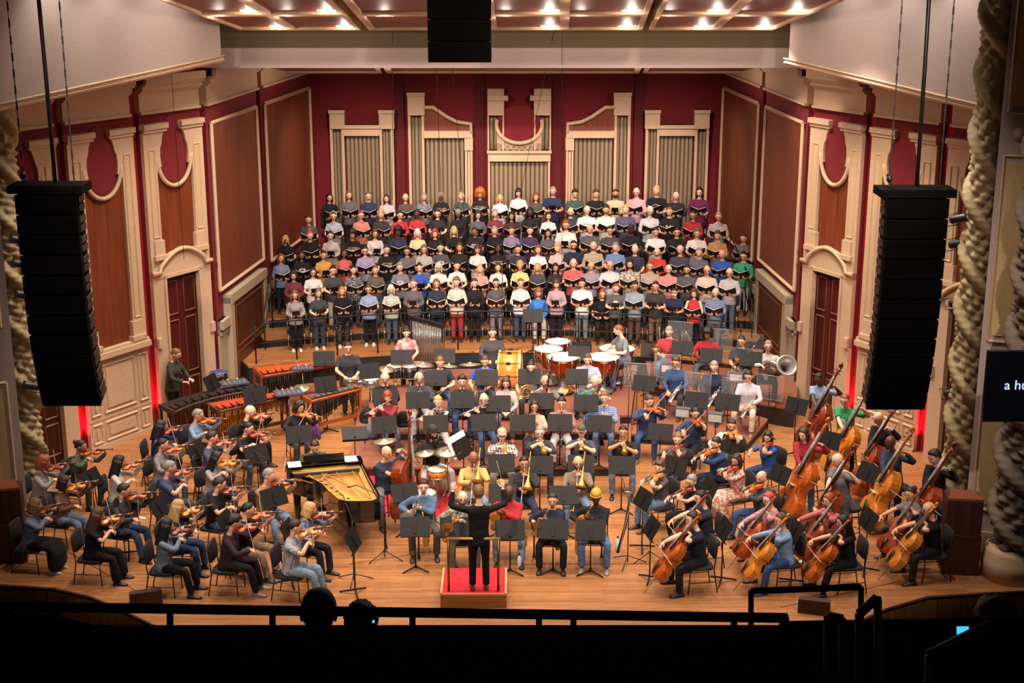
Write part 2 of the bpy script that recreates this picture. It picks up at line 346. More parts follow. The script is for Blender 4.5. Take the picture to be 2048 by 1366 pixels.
# beam and ceiling clouds
cl = obj('ceiling', None, kind='structure')
a, b = W(430,150,31.6), W(1592,150,31.6); zt = W(1000,62,31.6).z; zm = W(1000,96,31.6).z; z0 = W(1000,136,31.6).z
part('beam_band', MB().box((0,31.75,(zm+z0)/2), (b.x-a.x+1.5,.3,zm-z0)), [mat('beam_white', 'c0aea6', .7)], cl)
part('beam_recess', MB().box((0,31.95,(zt+zm)/2+.3), (b.x-a.x+3,.3,zt-zm+.6)), [OLIVE], cl)
part('upper_slab', MB().box((0,27,13.8), (26,14,.2)).box((0, 31.9, 11.5), (24, .2, 5)), [mat('ceiling_grey', '8d8070', .8)], cl)
def cloud(y0, z0, y1, z1, xs, yn, name):
    """tilted coffered canopy: cream ribs, wood infill; xs gives rib positions at (rear, front)"""
    R = Vector((0, y1-y0, z1-z0)); L = R.length; R.normalize(); up = -Vector((1,0,0)).cross(R)
    def P(x, v): return Vector((x, y0, z0)) + R*v
    for i in range(len(xs)-1):
        (a0, a1), (b0, b1) = xs[i], xs[i+1]
        for j in range(yn):
            v0, v1 = L*j/yn, L*(j+1)/yn; f = lambda p, v: p[0] + (p[1]-p[0])*v/L
            c = [P(f(xs[i], v0), v0), P(f(xs[i+1], v0), v0), P(f(xs[i+1], v1), v1), P(f(xs[i], v1), v1)]
            cen = sum(c, Vector())/4
            inn = [p + (cen-p)*.0 + ((cen-p).normalized()*.20) for p in c]; hi = up*.055
            m = MB(); o = c + inn + [p+hi for p in inn]
            m.add([tuple(p) for p in o], [(0,1,5,4),(1,2,6,5),(2,3,7,6),(3,0,4,7),(4,5,9,8),(5,6,10,9),(6,7,11,10),(7,4,8,11)]); 
            e = [p + up*.30 for p in c]; m.add([tuple(p) for p in c+e], [(1,0,4,5),(2,1,5,6),(3,2,6,7),(0,3,7,4)])
            pn = part('coffer_frame', m, [CREAM], cl); part('coffer_panel', MB().add([tuple(p) for p in o[8:]] + [tuple(p+up*.05) for p in o[8:]], [(0,1,2,3),(7,6,5,4)]), [mat('ceiling_mahogany', '8a4426', .5, kind='woodx', col2='6e3018', scale=10)], cl)
            if name:
                LIGHTS.append((c, up, R))
LIGHTS = []
p1, p2, p3, p4 = W(480,60,31.0), W(730,62,31.0), W(1295,58,31.0), W(1545,57,31.0)
q = lambda px: W(px, 0, 25.5).x
def cx(px0, px1): return (W(px0,60,31.0).x, W(px1,-6,25.3).x)
zr, zf = W(1000,61,31.0).z, W(1000,-6,25.3).z
cloud(31.0, zr, 25.3, zf, [cx(480,300), cx(585,475), cx(722,652)], 2, 'u')
cloud(31.0, zr, 25.3, zf, [cx(738,680), cx(985,975), cx(1128,1130), cx(1284,1310)], 2, 'u')
cloud(31.0, zr, 25.3, zf, [cx(1298,1330), cx(1428,1500), cx(1545,1705)], 2, 'u')
def cy(px0, px1): return (W(px0,147,38.5).x, W(px1,122,32.6).x)
zr2, zf2 = W(1000,147,38.5).z, W(1000,122,32.6).z
for pr in ([cy(520,480), cy(764,745)], [cy(774,757), cy(1278,1290)], [cy(1286,1300), cy(1532,1590)]): cloud(38.5, zr2, 32.6, zf2, pr, 1, '')
for x in (-4.6, -2.6, 0, 2.6, 4.8): light('canopy_fill', 'POINT', (x, 36.2, 7.05), (x, 36, 0), 22, (1,.84,.7), .06)  # unseen fill lights added to brighten the underside of the rear canopy
# lamps in the coffers
LAMPN = {}
GLOW = mat('lamp_glow', 'fff0dc', .4, emit=9.)
for n_, (c, up, R) in enumerate(LIGHTS):
    if n_ in (6, 8): pass
    for u in ((.20, .86), (.80, .14)):
        p = (c[0]*(1-u[0]) + c[1]*u[0])*(1-u[1]) + (c[3]*(1-u[0]) + c[2]*u[0])*u[1] + up*.05
        M = frame(p, (1,0,0), -up)
        pr = MB()
        k_ = LAMPN.get((n_ % 2, u[0]), 0); LAMPN[(n_ % 2, u[0])] = k_ + 1
        t = obj('ceiling_lamp', MB().box((0,0,-.03), (.40,.20,.06)).mesh('ceiling_lamp', [CREAM]), None, M, 'recessed lamp glowing in the stage ceiling, %s from left in the %s %s line' % (('first','second','third','fourth','fifth','sixth','seventh')[k_], ('rear', 'front')[n_ % 2], 'nearer' if u[0] < .5 else 'farther'), 'lamp', 'ceiling lamps in the coffers')
        part('lamp_panel', MB().box((0,0,.005), (.34,.15,.02)), [GLOW], t); q = p - up*.16; light('coffer_bulb', 'POINT', q, q - up, 9, (1,.84,.7), .06)
# back wall with the organ cases
YB = 41.0
wb = struct('wall_back', MB().box((.1,YB+.25,4.2), (12.6,.3,8.6)), [REDW])
for x in (W(800,300,YB).x, W(960,300,YB).x, W(1114,300,YB).x, W(1276,300,YB).x): part('dark_strip', MB().box((x, YB+.06, 4.2), (.28,.1,8.6)), [mat('dark_red_strip', '560c12', .9)], wb)
def bw(px, py): p = W(px, py, YB-.2); return (p.x, p.z)
def pipes(root, x0, x1, z0, z1, n):
    r = (x1-x0)/n/2
    for i in range(n):
        o = obj('organ_pipe', PIPE, root, Tr(x0 + r*(2*i+1), YB-.02, z0) @ Matrix.Diagonal((r/.1*(.98), r/.1, (z1-z0), 1)))
PIPE = MB().lathe([(.1,0),(.1,1)], n=12).mesh('organ_pipe', [TAUPE])
def bb(mb, ax, ay, bx, by, d=.16, y=0): 
    x0, z1 = bw(ax, ay); x1 = bw(bx, ay)[0]; z0 = bw(ax, by)[1]; return mb.box(((x0+x1)/2, YB-.2+y-d/2+.1, (z0+z1)/2), (abs(x1-x0), d, abs(z1-z0)))
def pil(root, a, b, top, capb, strip=True):
    m = MB(); bb(m, a, top, b, capb, .22); part('pilaster_block', m, [CREAM], root); m = MB(); bb(m, a-1, top, b+1, top+7, .28); part('cap', m, [CREAM], root)
    w = (b-a); m = MB(); bb(m, a+1, capb, a+6, 660, .16); bb(m, b-6, capb, b-1, 660, .16); part('pilaster_strip', m, [CREAM], root)
    x0 = bw(a+5, capb)[0]; x1 = bw(b-5, capb)[0]; z0 = bw(a, 660)[1]; pipes(root, x0, x1, z0, bw(a, capb)[1], 3)
def case(label, fn):
    r = obj('organ_case', None, None, None, label, 'organ case'); fn(r)
def sec_side(x0, x1):
    def f(r):
        pil(r, x0, x0+30, 219, 257); pil(r, x1-30, x1, 219, 257)
        m = MB(); bb(m, x0+29, 249, x1-29, 271, .2); part('lintel', m, [CREAM], r); m = MB(); bb(m, x0+28, 249, x1-28, 256, .28); part('lintel_moulding', m, [CREAM], r)
        a, z1 = bw(x0+31, 271); b = bw(x1-31, 271)[0]; z0 = bw(x1, 660)[1]; pipes(r, a, b, z0, z1, 8)
    return f
case('low cream organ case with two square posts at far left', sec_side(659, 788)); case('low cream organ case with two square posts at far right', sec_side(1290, 1419))
def sec_scroll(xs, flip):
    def f(r):
        X = (lambda x: x) if not flip else (lambda x: 2*1038.5 - x)
        a, b = sorted((X(815), X(849))); pil(r, a, b, 184, 230)
        cur = [(848,212),(868,212),(880,222),(895,233),(915,242),(944,245),(944,262),(848,262)]
        pl = [bw(X(p), y) for p, y in cur]; pl = pl if flip else pl[::-1]
        part('wood_spandrel', MB().prism(pl, -YB+.16, -YB+.24, 0, TXZ), [WOODP], r)
        part('scroll_moulding', MB().tube([(bw(X(p), y)[0], YB-.3, bw(X(p), y)[1]) for p, y in ((848,214),(866,214),(878,222),(894,233),(914,243),(942,247),(942,266))], [(.06,.06)]*7, 6, 0), [CREAM], r)
        a, b = sorted((X(848), X(945))); m = MB(); bb(m, a, 261, b, 275, .24); part('lintel', m, [CREAM], r)
        a, b = sorted((X(929), X(946))); m = MB(); bb(m, a, 275, b, 300, .2); bb(m, a+1, 300, a+5, 660, .15); bb(m, b-5, 300, b-1, 660, .15); bb(m, a+6, 300, b-6, 660, .1); part('pilaster_strip', m, [CREAM], r)
        a, b = sorted((X(850), X(928))); x0, z1 = bw(a, 275); x1 = bw(b, 275)[0]; z0 = bw(b, 660)[1]; pipes(r, x0, x1, z0, z1, 9)
    return f
case('tall cream organ case with post on its left and scrolled pediment', sec_scroll(0, False)); case('tall cream organ case with post on its right and scrolled pediment', sec_scroll(0, True))
def sec_mid(r):
    for a, b in ((975,1008),(1068,1102)):
        m = MB(); bb(m, a, 177, b, 230, .22); part('pilaster_block', m, [CREAM], r)
        m = MB(); s = 6 if a < 1000 else -6; bb(m, a + (0 if s > 0 else -8), 190, b + (8 if s > 0 else 0), 200, .3); part('cap', m, [CREAM], r)
        m = MB(); bb(m, a, 230, a+3, 305, .16); bb(m, b-3, 230, b, 305, .16); part('pilaster_strip', m, [CREAM], r); x0, z1 = bw(a+3, 230); x1 = bw(b-3, 230)[0]; z0 = bw(b-3, 302)[1]; pipes(r, x0, x1, z0, z1, 3)
    cxx, cz = bw(1038.5, 248); rr = bw(1084, 248)[0] - cxx
    part('round_panel', MB().prism([(cxx + rr*math.cos(a), cz + rr*.82*math.sin(a)) for a in [2*math.pi*i/32 for i in range(32)]], -YB+.15, -YB+.21, 0, TXZ), [REDW], r)
    part('round_moulding', MB().tube([(cxx + rr*math.cos(a), YB-.3, cz + rr*.82*math.sin(a)) for a in [math.radians(165+210*i/24) for i in range(25)]], [(.06,.06)]*25, 6, 0), [CREAM], r)
    m = MB(); bb(m, 994, 262, 1083, 301, .12, .07); part('organ_fascia', m, [CREAM], r)
    for p, h in ((998,13),(1015,8),(1027,6),(1038.5,5),(1050,6),(1062,8),(1079,13)): m = MB(); bb(m, p-3, 300-h, p+3, 300, .2); part('short_pipe', m, [TAUPE], r)
    m = MB(); bb(m, 976, 300, 1101, 322, .2); bb(m, 974, 300, 1103, 305, .3); part('lintel', m, [CREAM], r)
    for a in (976, 1096): m = MB(); bb(m, a, 322, a+4, 660, .16); part('pilaster_strip', m, [CREAM], r)
    x0, z1 = bw(980, 322); x1 = bw(1097, 322)[0]; z0 = bw(1097, 660)[1]; pipes(r, x0, x1, z0, z1, 13)
case('middle cream organ case with round red panel between two posts', sec_mid)
# choir risers: concentric decks around the conductor
RC = Vector((-.17, 19.75, 0)); R0 = 15.1; ROWZ = [.60, .83, 1.08, 1.36, 1.66, 2.0]
def arcpts(r, a0, a1, n=26): return [(RC.x + r*math.sin(math.radians(a0 + (a1-a0)*i/(n-1))), RC.y + r*math.cos(math.radians(a0 + (a1-a0)*i/(n-1)))) for i in range(n)]
NTH = ['front', 'second', 'third', 'fourth', 'fifth', 'back']
for i in range(6):
    r0 = R0 + i - (.85 if i == 0 else .42); r1 = R0 + i + .62
    a0, a1 = ((-25.5, 24.3), (-22.6, 23.6), (-21.8, 23.4), (-20.8, 22.3), (-19., 20.6), (-18., 19.2))[i]
    t = obj('choir_riser', None, None, None, '%s step of the curved choir risers with wooden deck' % ('lowest' if i == 0 else 'highest' if i == 5 else NTH[i]), 'riser')
    ring = arcpts(r0, a0, a1) + arcpts(r1, a1, a0)
    part('deck', MB().prism(ring[::-1], ROWZ[i]-.05, ROWZ[i]), [DECK], t)
    part('skirt', MB().prism((arcpts(r0+.015, a0, a1) + arcpts(r1, a1, a0))[::-1], 0, ROWZ[i]-.05), [mat('black_drape', '121011', .9, kind='cloth', bump=.6)], t)
# guard rail in front of the choir
rl = obj('choir_guard_rail', None, None, None, 'long curved black guard rail with two bars before the front choir row', 'railing'); rr = R0-.72
PIPEB = mat('rail_black', '1b1a1a', .35, .6)
for z in (.60+.98, .60+.50): part('rail_bar', MB().tube([(x, y, z) for x, y in arcpts(rr, -24.6, 23.2, 40)], .018 if z > 1.3 else .014, 6, 0), [PIPEB], rl)
for k in range(13):
    x, y = arcpts(rr, -24.6, 23.2, 13)[k]; part('post', MB().tube([(x, y, .6), (x, y, 1.58)], .019, 6, 0), [PIPEB], rl)
for s, P in ((-1, (-6.15, 35.3)), (1, (6.0, 35.5))):       # stair rails at the ends of the risers
    t = obj('stair_rail', None, None, None, 'black handrail climbing the %s end of the choir risers' % ('left' if s < 0 else 'right'), 'railing'); x, y = P
    part('rail_bar', MB().tube([(x, y-1.2, 1.5), (x, y, 2.3), (x-s*.2, y+1.6, 2.9)], .018, 6, 0), [PIPEB], t); part('rail_bar', MB().tube([(x, y-1.2, 1.05), (x, y, 1.75), (x-s*.2, y+1.6, 2.4)], .014, 6, 0), [PIPEB], t)
    for q in ((x, y-1.2, 1.5), (x, y, 2.3), (x-s*.2, y+1.6, 2.9)): part('post', MB().tube([(q[0], q[1], .1), q], .018, 6, 0), [PIPEB], t)
# orchestra risers (px polygons on the deck at height z)
def platform(name, label, pts, z, col=RISER):
    p = [G(x, y, z) for x, y in pts]; t = obj(name, None, None, None, label, 'riser')
    pl = [(q.x, q.y) for q in p]
    ar = sum(pl[i][0]*pl[(i+1) % len(pl)][1] - pl[(i+1) % len(pl)][0]*pl[i][1] for i in range(len(pl)))
    if ar < 0: pl = pl[::-1]
    part('deck', MB().prism(pl, z-.05, z), [col], t); part('skirt', MB().prism([(x*.998, y+.02) for x, y in pl], .0, z-.05), [mat('riser_shadow', '2a1812', .7)], t)  # skirt's near-black brown stands for the shaded gap under the deck
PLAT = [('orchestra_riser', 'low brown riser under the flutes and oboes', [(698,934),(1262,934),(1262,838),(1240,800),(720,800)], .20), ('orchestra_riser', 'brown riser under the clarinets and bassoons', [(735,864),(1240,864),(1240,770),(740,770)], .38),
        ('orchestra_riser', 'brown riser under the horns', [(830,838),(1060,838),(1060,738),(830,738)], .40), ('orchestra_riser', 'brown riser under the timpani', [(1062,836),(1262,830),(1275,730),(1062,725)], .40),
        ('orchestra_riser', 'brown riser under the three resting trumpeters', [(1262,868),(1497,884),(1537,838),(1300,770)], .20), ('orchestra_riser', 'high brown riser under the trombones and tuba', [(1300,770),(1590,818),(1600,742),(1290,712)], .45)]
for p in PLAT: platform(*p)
# proscenium: carved columns, pilasters
CARVE = mat('carved_plaster', '9c8a66', .6, bump=.2, scale=18); CARVE_SHADED = mat('carved_plaster_shaded', '6a5a4c', .7, bump=.2, scale=18)  # second tone: same plaster, with the shade at far right put into its colour
def carved(base, r, h, m, label, seed, turns=1.0):
    R = []; n, k = 56, 340; rnd = np.random.RandomState(seed); ph = rnd.rand(6)*6
    for i in range(k):
        z = h*i/(k-1); ring = []
        for j in range(n):
            t = 2*math.pi*j/n; s = t*2 + z*2*math.pi*turns; q = (s/(2*math.pi)) % 1.0
            if q < .30: d = .12*math.sin(q/.30*math.pi)**.7 + .008*math.sin(z*60)
            else:
                w = (q-.30)/.70; lf = abs(math.sin(w*math.pi*2 + .9*math.sin(z*9 + t*2 + ph[0])))*abs(math.sin(z*10 - t*3 + ph[1])); d = -.05 + .09*lf**.8 + .02*math.sin(z*34 + w*9)
            ring.append(((r + d*r*3.2)*math.cos(t), (r + d*r*3.2)*math.sin(t), z))
        R.append(np.array(ring))
    t = obj('carved_column', None, None, Tr(*base), label, 'column'); part('carved_shaft', MB().rings(R, 0, True), [m], t)
    part('plinth', MB().lathe([(r*1.4,0),(r*1.4,.32),(r*1.34,.36),(r*1.34,.48),(r*1.28,.52),(r*1.1,.56)], n=24), [CREAM], t); return t
carved(G(66,1010), .27, 9.5, CARVE, 'spiral carved plaster column at the left edge of the stage', 1); carved(G(1908,1062), .26, 11, CARVE, 'slender spiral carved column right of the basses', 2); carved(G(2022,1150), .36, 11, CARVE_SHADED, 'thick shaded carved column at the far right edge', 3)
def pier(c, sx, sy, h, label, face):
    t = obj('proscenium_pier', None, None, Tr(*c) @ Rz(face), label, 'pier'); part('shaft', MB().box((0,0,h/2), (sx,sy,h)), [OFFW], t)
    for z0, z1 in ((.9,2.9),(3.9,7.0),(7.7,h-.3)):
        q = MB(); rect(q, -sx*.33, z0, sx*.33, z1, -sy/2-.005, .03); part('panel_moulding', q, [CREAM], t); part('panel', slab(MB(), -sx*.27, sx*.27, z0+.1, z1-.1, -sy/2-.012, .02), [CREAM2], t)
    for z in (3.4, 7.35): part('rosette', MB().lathe([(.11,0),(.11,.02),(.06,.03),(.05,.05),(.01,.055)], (0,-sy/2,z), 16, 0, Rx(90)), [CREAM], t)
    part('plinth', MB().box((0,0,.25), (sx*1.12, sy*1.12, .5)), [CREAM], t)
pier(G(1,1062), .95, .8, 11, 'off-white panelled pier at the left edge of the stage', 25); pier(G(1962,1100), .62, .7, 12, 'off-white panelled pier between the two right carved columns', -20)
struct('wall_proscenium_right', MB().box((12.2,23.2,6), (5.5,.6,14)), [mat('dark_brown_wall', '2e1a12', .8)]); struct('wall_proscenium_left', MB().box((-12.6,24.6,6), (5.0,.6,14)), [mat('dark_brown_wall', '2e1a12', .8)])
# ---------------------------------------------------------------- people
SKIN = {'a': 'e8b79c', 'b': 'dba383', 'c': 'c08a62', 'd': '8a5a3c', 'e': '5a3826'}
HAIRC = {'k': '120d0b', 'd': '2b1b12', 'b': '4d3020', 'l': '7a5636', 'y': 'c79b5e', 'r': '8c4320', 'o': 'b5682a', 'g': '8d8680', 'w': 'd8d2c8', 'x': '5a534e', 'p': 'c0353f'}
def skinmats(s, hc):
    c = SKIN[s]
    return [mat('skin_' + s, c, .55, bump=.05, spec=.4), mat('eye_white', 'd9d2c8', .3), mat('eye_dark', '1c1210', .2),
            mat('hair_' + hc, HAIRC[hc], .5, kind='wood', bump=.5, scale=90), mat('lips_' + s, {'a': 'b06058', 'b': 'a85a50', 'c': '96503f', 'd': '6b3a30', 'e': '4a2822'}[s], .45), mat('mouth_dark', '2a0c0a', .6)]
LON = [math.radians(a) for a in (-180,-156,-132,-110,-92,-78,-66,-55,-45,-36,-28,-21,-14,-7,0,7,14,21,28,36,45,55,66,78,92,110,132,156)]
LAT = [math.radians(-88 + 176*i/17) for i in range(18)]
def headgrid(fn):
    R = []
    for a in LAT:
        ring = []
        for t in LON:
            ca = math.cos(a)**.78 if a > 0 else math.cos(a)
            d = (ca*math.sin(t), -ca*math.cos(t), math.sin(a))
            ring.append(fn(d, t))
        R.append(np.array(ring))
    return R
def headpt(d, t=0):
    x, y, z = .076*d[0], .097*d[1], (.118 if d[2] < 0 else .102)*d[2]
    k = max(0., -d[2])
    x *= 1 - .30*k
    if d[1] < 0: y *= 1 - .02*k
    else: y *= 1 - .40*k
    if d[1] < 0:
        y -= .024*math.exp(-((d[2]+.10)/.13)**2 - (d[0]/.13)**2) + .010*math.exp(-((d[2]-.12)/.10)**2 - (d[0]/.10)**2)
        y += .009*math.exp(-((d[2]-.07)/.10)**2 - ((abs(d[0])-.40)/.17)**2)
        y -= .007*math.exp(-((d[2]+.50)/.10)**2 - (d[0]/.28)**2) + .008*math.exp(-((d[2]+.86)/.12)**2 - (d[0]/.3)**2)
    return (x, y, z)
def add_head(mb, M, opn=0):
    h = MB(); h.rings(headgrid(headpt), 0)
    for s in (-1, 1):
        h.ell((s*.030, -.0815, .009), (.013, .006, .0065), 8, 5, 1)
        h.ell((s*.030, -.0870, .008), (.0055, .0025, .0055), 6, 4, 2)
        h.box((s*.031, -.0905, .029), (.034, .010, .006), Ry(s*3), 3)
        h.ell((s*.076, .006, -.006), (.010, .019, .031), 8, 6, 0)
    h.ell((0, -.0885, -.057), (.022, .0085, .0085 if not opn else .013), 10, 5, 4)
    if opn: h.ell((0, -.093, -.058), (.014, .008, .0095), 8, 5, 5)
    h.tf(M)
    for v in h.v: mb.v.append(v)
    o = mb.n; mb.n += h.n
    mb.f += [tuple(i+o for i in q) for q in h.f]; mb.m += h.m; mb.sm += h.sm
def sstep(x): x = max(0., min(1., x)); return x*x*(3-2*x)
def shell(line, out=1.09, inn=.80, top=None, jit=0., seed=1, sx=1., sz=1.):
    rnd = random.Random(seed)
    def fn(d, t):
        az = abs(math.degrees(t)); p = headpt(d)
        c = sstep((d[2] - line(az)) / .14)
        if top is not None: c *= sstep((top(az) - d[2]) / .12)
        r = inn + (out - inn)*c + jit*c*rnd.uniform(-1, 1)
        base = (.076*d[0]*sx, .099*d[1]*sx, (.118 if d[2] < 0 else .103)*d[2]*sz) if c > .5 else p
        return (base[0]*r, base[1]*r + (.004 if c > .5 else 0), base[2]*r + .004*c)
    return headgrid(fn)
def lerp(x, pts):
    if x <= pts[0][0]: return pts[0][1]
    for (a, u), (b, w) in zip(pts, pts[1:]):
        if x <= b: return u + (w-u)*(x-a)/(b-a)
    return pts[-1][1]
L_SHORT = lambda az: lerp(az, [(0,.62),(35,.60),(55,.45),(68,.12),(100,.05),(118,-.35),(180,-.50)])
L_BOB = lambda az: lerp(az, [(0,.60),(30,.55),(48,.25),(62,-.55),(80,-1.2),(180,-1.3)])
L_PULL = lambda az: lerp(az, [(0,.66),(40,.60),(60,.35),(80,.08),(110,-.3),(180,-.55)])
def curtain(mb, z0, z1, rx, ry, a0=62, flare=1.0, jit=.006, seed=3, n=14, k=7, back=0.):
    rnd = random.Random(seed); R = []
    for i in range(k):
        u = i/(k-1); z = z0 + (z1-z0)*u; f = 1 + (flare-1)*u; ring = []
        for j in range(n):
            t = math.radians(a0 + (360-2*a0)*j/(n-1)); q = 1 + rnd.uniform(-1, 1)*jit*6
            ring.append((math.sin(t)*rx*f*q, -math.cos(t)*ry*f*q + back*u, z + rnd.uniform(-1, 1)*jit))
        for j in range(n-1, -1, -1):
            t = math.radians(a0 + (360-2*a0)*j/(n-1)); q = .74
            ring.append((math.sin(t)*rx*f*q, -math.cos(t)*ry*f*q + back*u, z))
        R.append(np.array(ring))
    mb.rings(R, 0, True, True)
HAIRM = {}
def hairmesh(style):
    if style in HAIRM: return HAIRM[style]
    h = MB()
    if style == 'short': h.rings(shell(L_SHORT, 1.10, jit=.015), 0)
    elif style == 'crop': h.rings(shell(L_SHORT, 1.055, jit=.008), 0)
    elif style == 'thick': h.rings(shell(L_SHORT, 1.19, jit=.04, sz=1.02), 0)
    elif style == 'curlyshort': h.rings(shell(L_SHORT, 1.24, jit=.09), 0)
    elif style == 'balding':
        h.rings(shell(lambda az: lerp(az, [(0,2),(62,2),(72,.0),(100,.0),(118,-.4),(180,-.5)]), 1.06, top=lambda az: lerp(az, [(0,.3),(80,.32),(180,.55)])), 0)
    elif style == 'bob': h.rings(shell(L_BOB, 1.11, jit=.015), 0); curtain(h, .03, -.125, .093, .108)
    elif style == 'fringebob':
        h.rings(shell(lambda az: lerp(az, [(0,.30),(30,.28),(48,.1),(62,-.55),(80,-1.2),(180,-1.3)]), 1.12, jit=.02), 0); curtain(h, .03, -.14, .094, .108)
    elif style == 'long': h.rings(shell(L_BOB, 1.10, jit=.015), 0); curtain(h, .03, -.30, .092, .106, 66, 1.08, back=.02)
    elif style == 'wavy': h.rings(shell(L_BOB, 1.16, jit=.05), 0); curtain(h, .04, -.26, .104, .115, 64, 1.15, .012, back=.01)
    elif style == 'curlybob': h.rings(shell(L_BOB, 1.30, jit=.09), 0); curtain(h, .04, -.10, .108, .118, 66, 1.08, .014)
    elif style == 'ponytail':
        h.rings(shell(L_PULL, 1.07, jit=.008), 0); h.tube([(0,.085,.03),(0,.125,.01),(0,.14,-.07),(0,.135,-.16),(0,.13,-.24)], [.02,.032,.034,.026,.008], 8, 0)
    elif style == 'bun':
        h.rings(shell(L_PULL, 1.07, jit=.008), 0); h.ell((0,.105,.055), (.045,.04,.042), 10, 7, 0)
    elif style == 'topbun':
        h.rings(shell(L_PULL, 1.08, jit=.02), 0); h.ell((0,.05,.135), (.05,.05,.045), 10, 7, 0)
    elif style == 'afro': h.rings(shell(lambda az: lerp(az, [(0,.52),(35,.48),(55,.2),(70,-.5),(90,-.75),(180,-.9)]), 1.52, jit=.10, sx=1.05), 0)
    elif style == 'bigafro': h.rings(shell(lambda az: lerp(az, [(0,.50),(35,.45),(55,.1),(70,-.6),(90,-.85),(180,-1.)]), 1.75, jit=.10, sx=1.1), 0)
    me = h.mesh('hair', [mat('hair_d', HAIRC['d'], .5, kind='wood', bump=.5, scale=90)]); HAIRM[style] = me
    return me
def accmesh(kind):
    if kind in HAIRM: return HAIRM[kind]
    h = MB(); cols = ['202022']
    if kind == 'glasses':
        for s in (-1, 1):
            h.tube([(s*.031 + .019*math.cos(a), -.0985, .006 + .015*math.sin(a)) for a in [2*math.pi*i/10 for i in range(10)]], .0022, 4, 0, closed=True)
            h.tube([(s*.051, -.097, .010), (s*.075, -.03, .012), (s*.080, .02, .004)], .002, 4, 0)
        h.tube([(-.013, -.1, .009), (.013, -.1, .009)], .002, 4, 0); cols = ['15110f']
    elif kind == 'beard':
        h.rings(shell(lambda az: -1.6, 1.075, .86, top=lambda az: lerp(az, [(0,-.66),(14,-.60),(24,-.30),(60,-.22),(88,-.10),(100,-2),(180,-2)])), 0); cols = [HAIRC['d']]
        h.ell((0, -.096, -.043), (.024, .008, .006), 8, 4, 0)
    elif kind == 'mask':
        h.rings(shell(lambda az: -1.5, 1.13, .86, top=lambda az: lerp(az, [(0,.02),(30,-.05),(62,-.18),(75,-2),(180,-2)])), 0); cols = ['e8e4df']
    elif kind == 'cap':
        h.rings(shell(lambda az: lerp(az, [(0,.36),(60,.30),(180,.02)]), 1.15, .80), 0); h.ell((0,-.125,.052), (.062,.062,.008), 12, 5, 0, Rx(-8)); cols = ['34322f']
    elif kind == 'flatcap':
        h.rings(shell(lambda az: lerp(az, [(0,.34),(180,.10)]), 1.18, .80, sx=1.06), 0); h.ell((0,-.09,.065), (.075,.06,.018), 12, 5, 0, Rx(12)); cols = ['a08a76']
    elif kind == 'beanie':
        h.rings(shell(lambda az: lerp(az, [(0,.30),(180,-.05)]), 1.17, .80, sz=1.12), 0)
        h.tube([(.086*math.sin(a), -.108*math.cos(a), .040 - .030*math.sin(a/2)**2) for a in [2*math.pi*i/18 for i in range(18)]], [(.006,.016)]*18, 6, 0, closed=True, up=(0,0,1)); cols = ['c09632']
    elif kind == 'headband':
        h.tube([(.086*math.sin(a), .01 + .02*math.cos(a), .125*math.cos(a)) for a in [math.radians(-95 + 190*i/14) for i in range(15)]], [(.020,.006)]*15, 6, 0); cols = ['ded6cc']
    elif kind == 'longbeard':
        h.rings(shell(lambda az: -1.6, 1.12, .86, top=lambda az: lerp(az, [(0,-.58),(14,-.52),(24,-.25),(60,-.18),(92,-.0),(102,-2),(180,-2)])), 0)
        h.tube([(0,-.085,-.09),(0,-.10,-.15),(0,-.085,-.22),(0,-.08,-.25)], [.055,.05,.035,.01], 9, 0); cols = [HAIRC['k']]
    me = h.mesh(kind, [mat('acc_' + kind, cols[0], .7, bump=.3, scale=60)]); HAIRM[kind] = me
    return me
def V(*a): return np.array(a, float)
def nz(v): return v / (np.linalg.norm(v) + 1e-9)
def ik(S, T, l1, l2, pole):
    d = T - S; L = min(np.linalg.norm(d), .995*(l1+l2)); u = nz(d)
    a = (l1*l1 - l2*l2 + L*L) / (2*L); h = math.sqrt(max(l1*l1 - a*a, 1e-6))
    p = nz(pole - u*np.dot(pole, u)); return S + u*a + p*h, S + u*L
def add_hand(mb, w, d, n, right, curl=.5, spread=1.):
    d = nz(d); n = nz(n - d*np.dot(n, d)); side = np.cross(d, n)*(1 if right else -1)
    R = []
    for t, a, b in ((-.012,.026,.021),(.02,.033,.018),(.055,.041,.015),(.088,.040,.012)):
        R.append(np.array([w + d*t + side*a*math.cos(q) + n*b*math.sin(q) for q in [2*math.pi*j/8 for j in range(8)]]))
    mb.rings(R, 0)
    for i, (o, l) in enumerate(((.030,.070),(.010,.078),(-.011,.074),(-.031,.058))):
        p = w + d*.082 + side*o*spread; dr = d; pts = [p]; a = curl*(1 + .12*i)
        for sgl in (.44, .32, .26):
            dr = nz(dr*math.cos(a) + n*math.sin(a)); p = p + dr*l*sgl; pts.append(p); 
            nn = n; n2 = nz(n*math.cos(a) - d*math.sin(a)); a = a*.95 + curl*.75
        mb.tube(pts, [.0098,.009,.0082,.0062], 6, 0)
    p0 = w + d*.022 + side*.028; p1 = p0 + nz(d*.55 + side*.65 + n*.35)*.040; p2 = p1 + nz(d*.75 + side*.1 + n*.55)*.034
    mb.tube([p0 - side*.012, p0, p1, p2], [.012,.013,.0105,.0075], 6, 0)
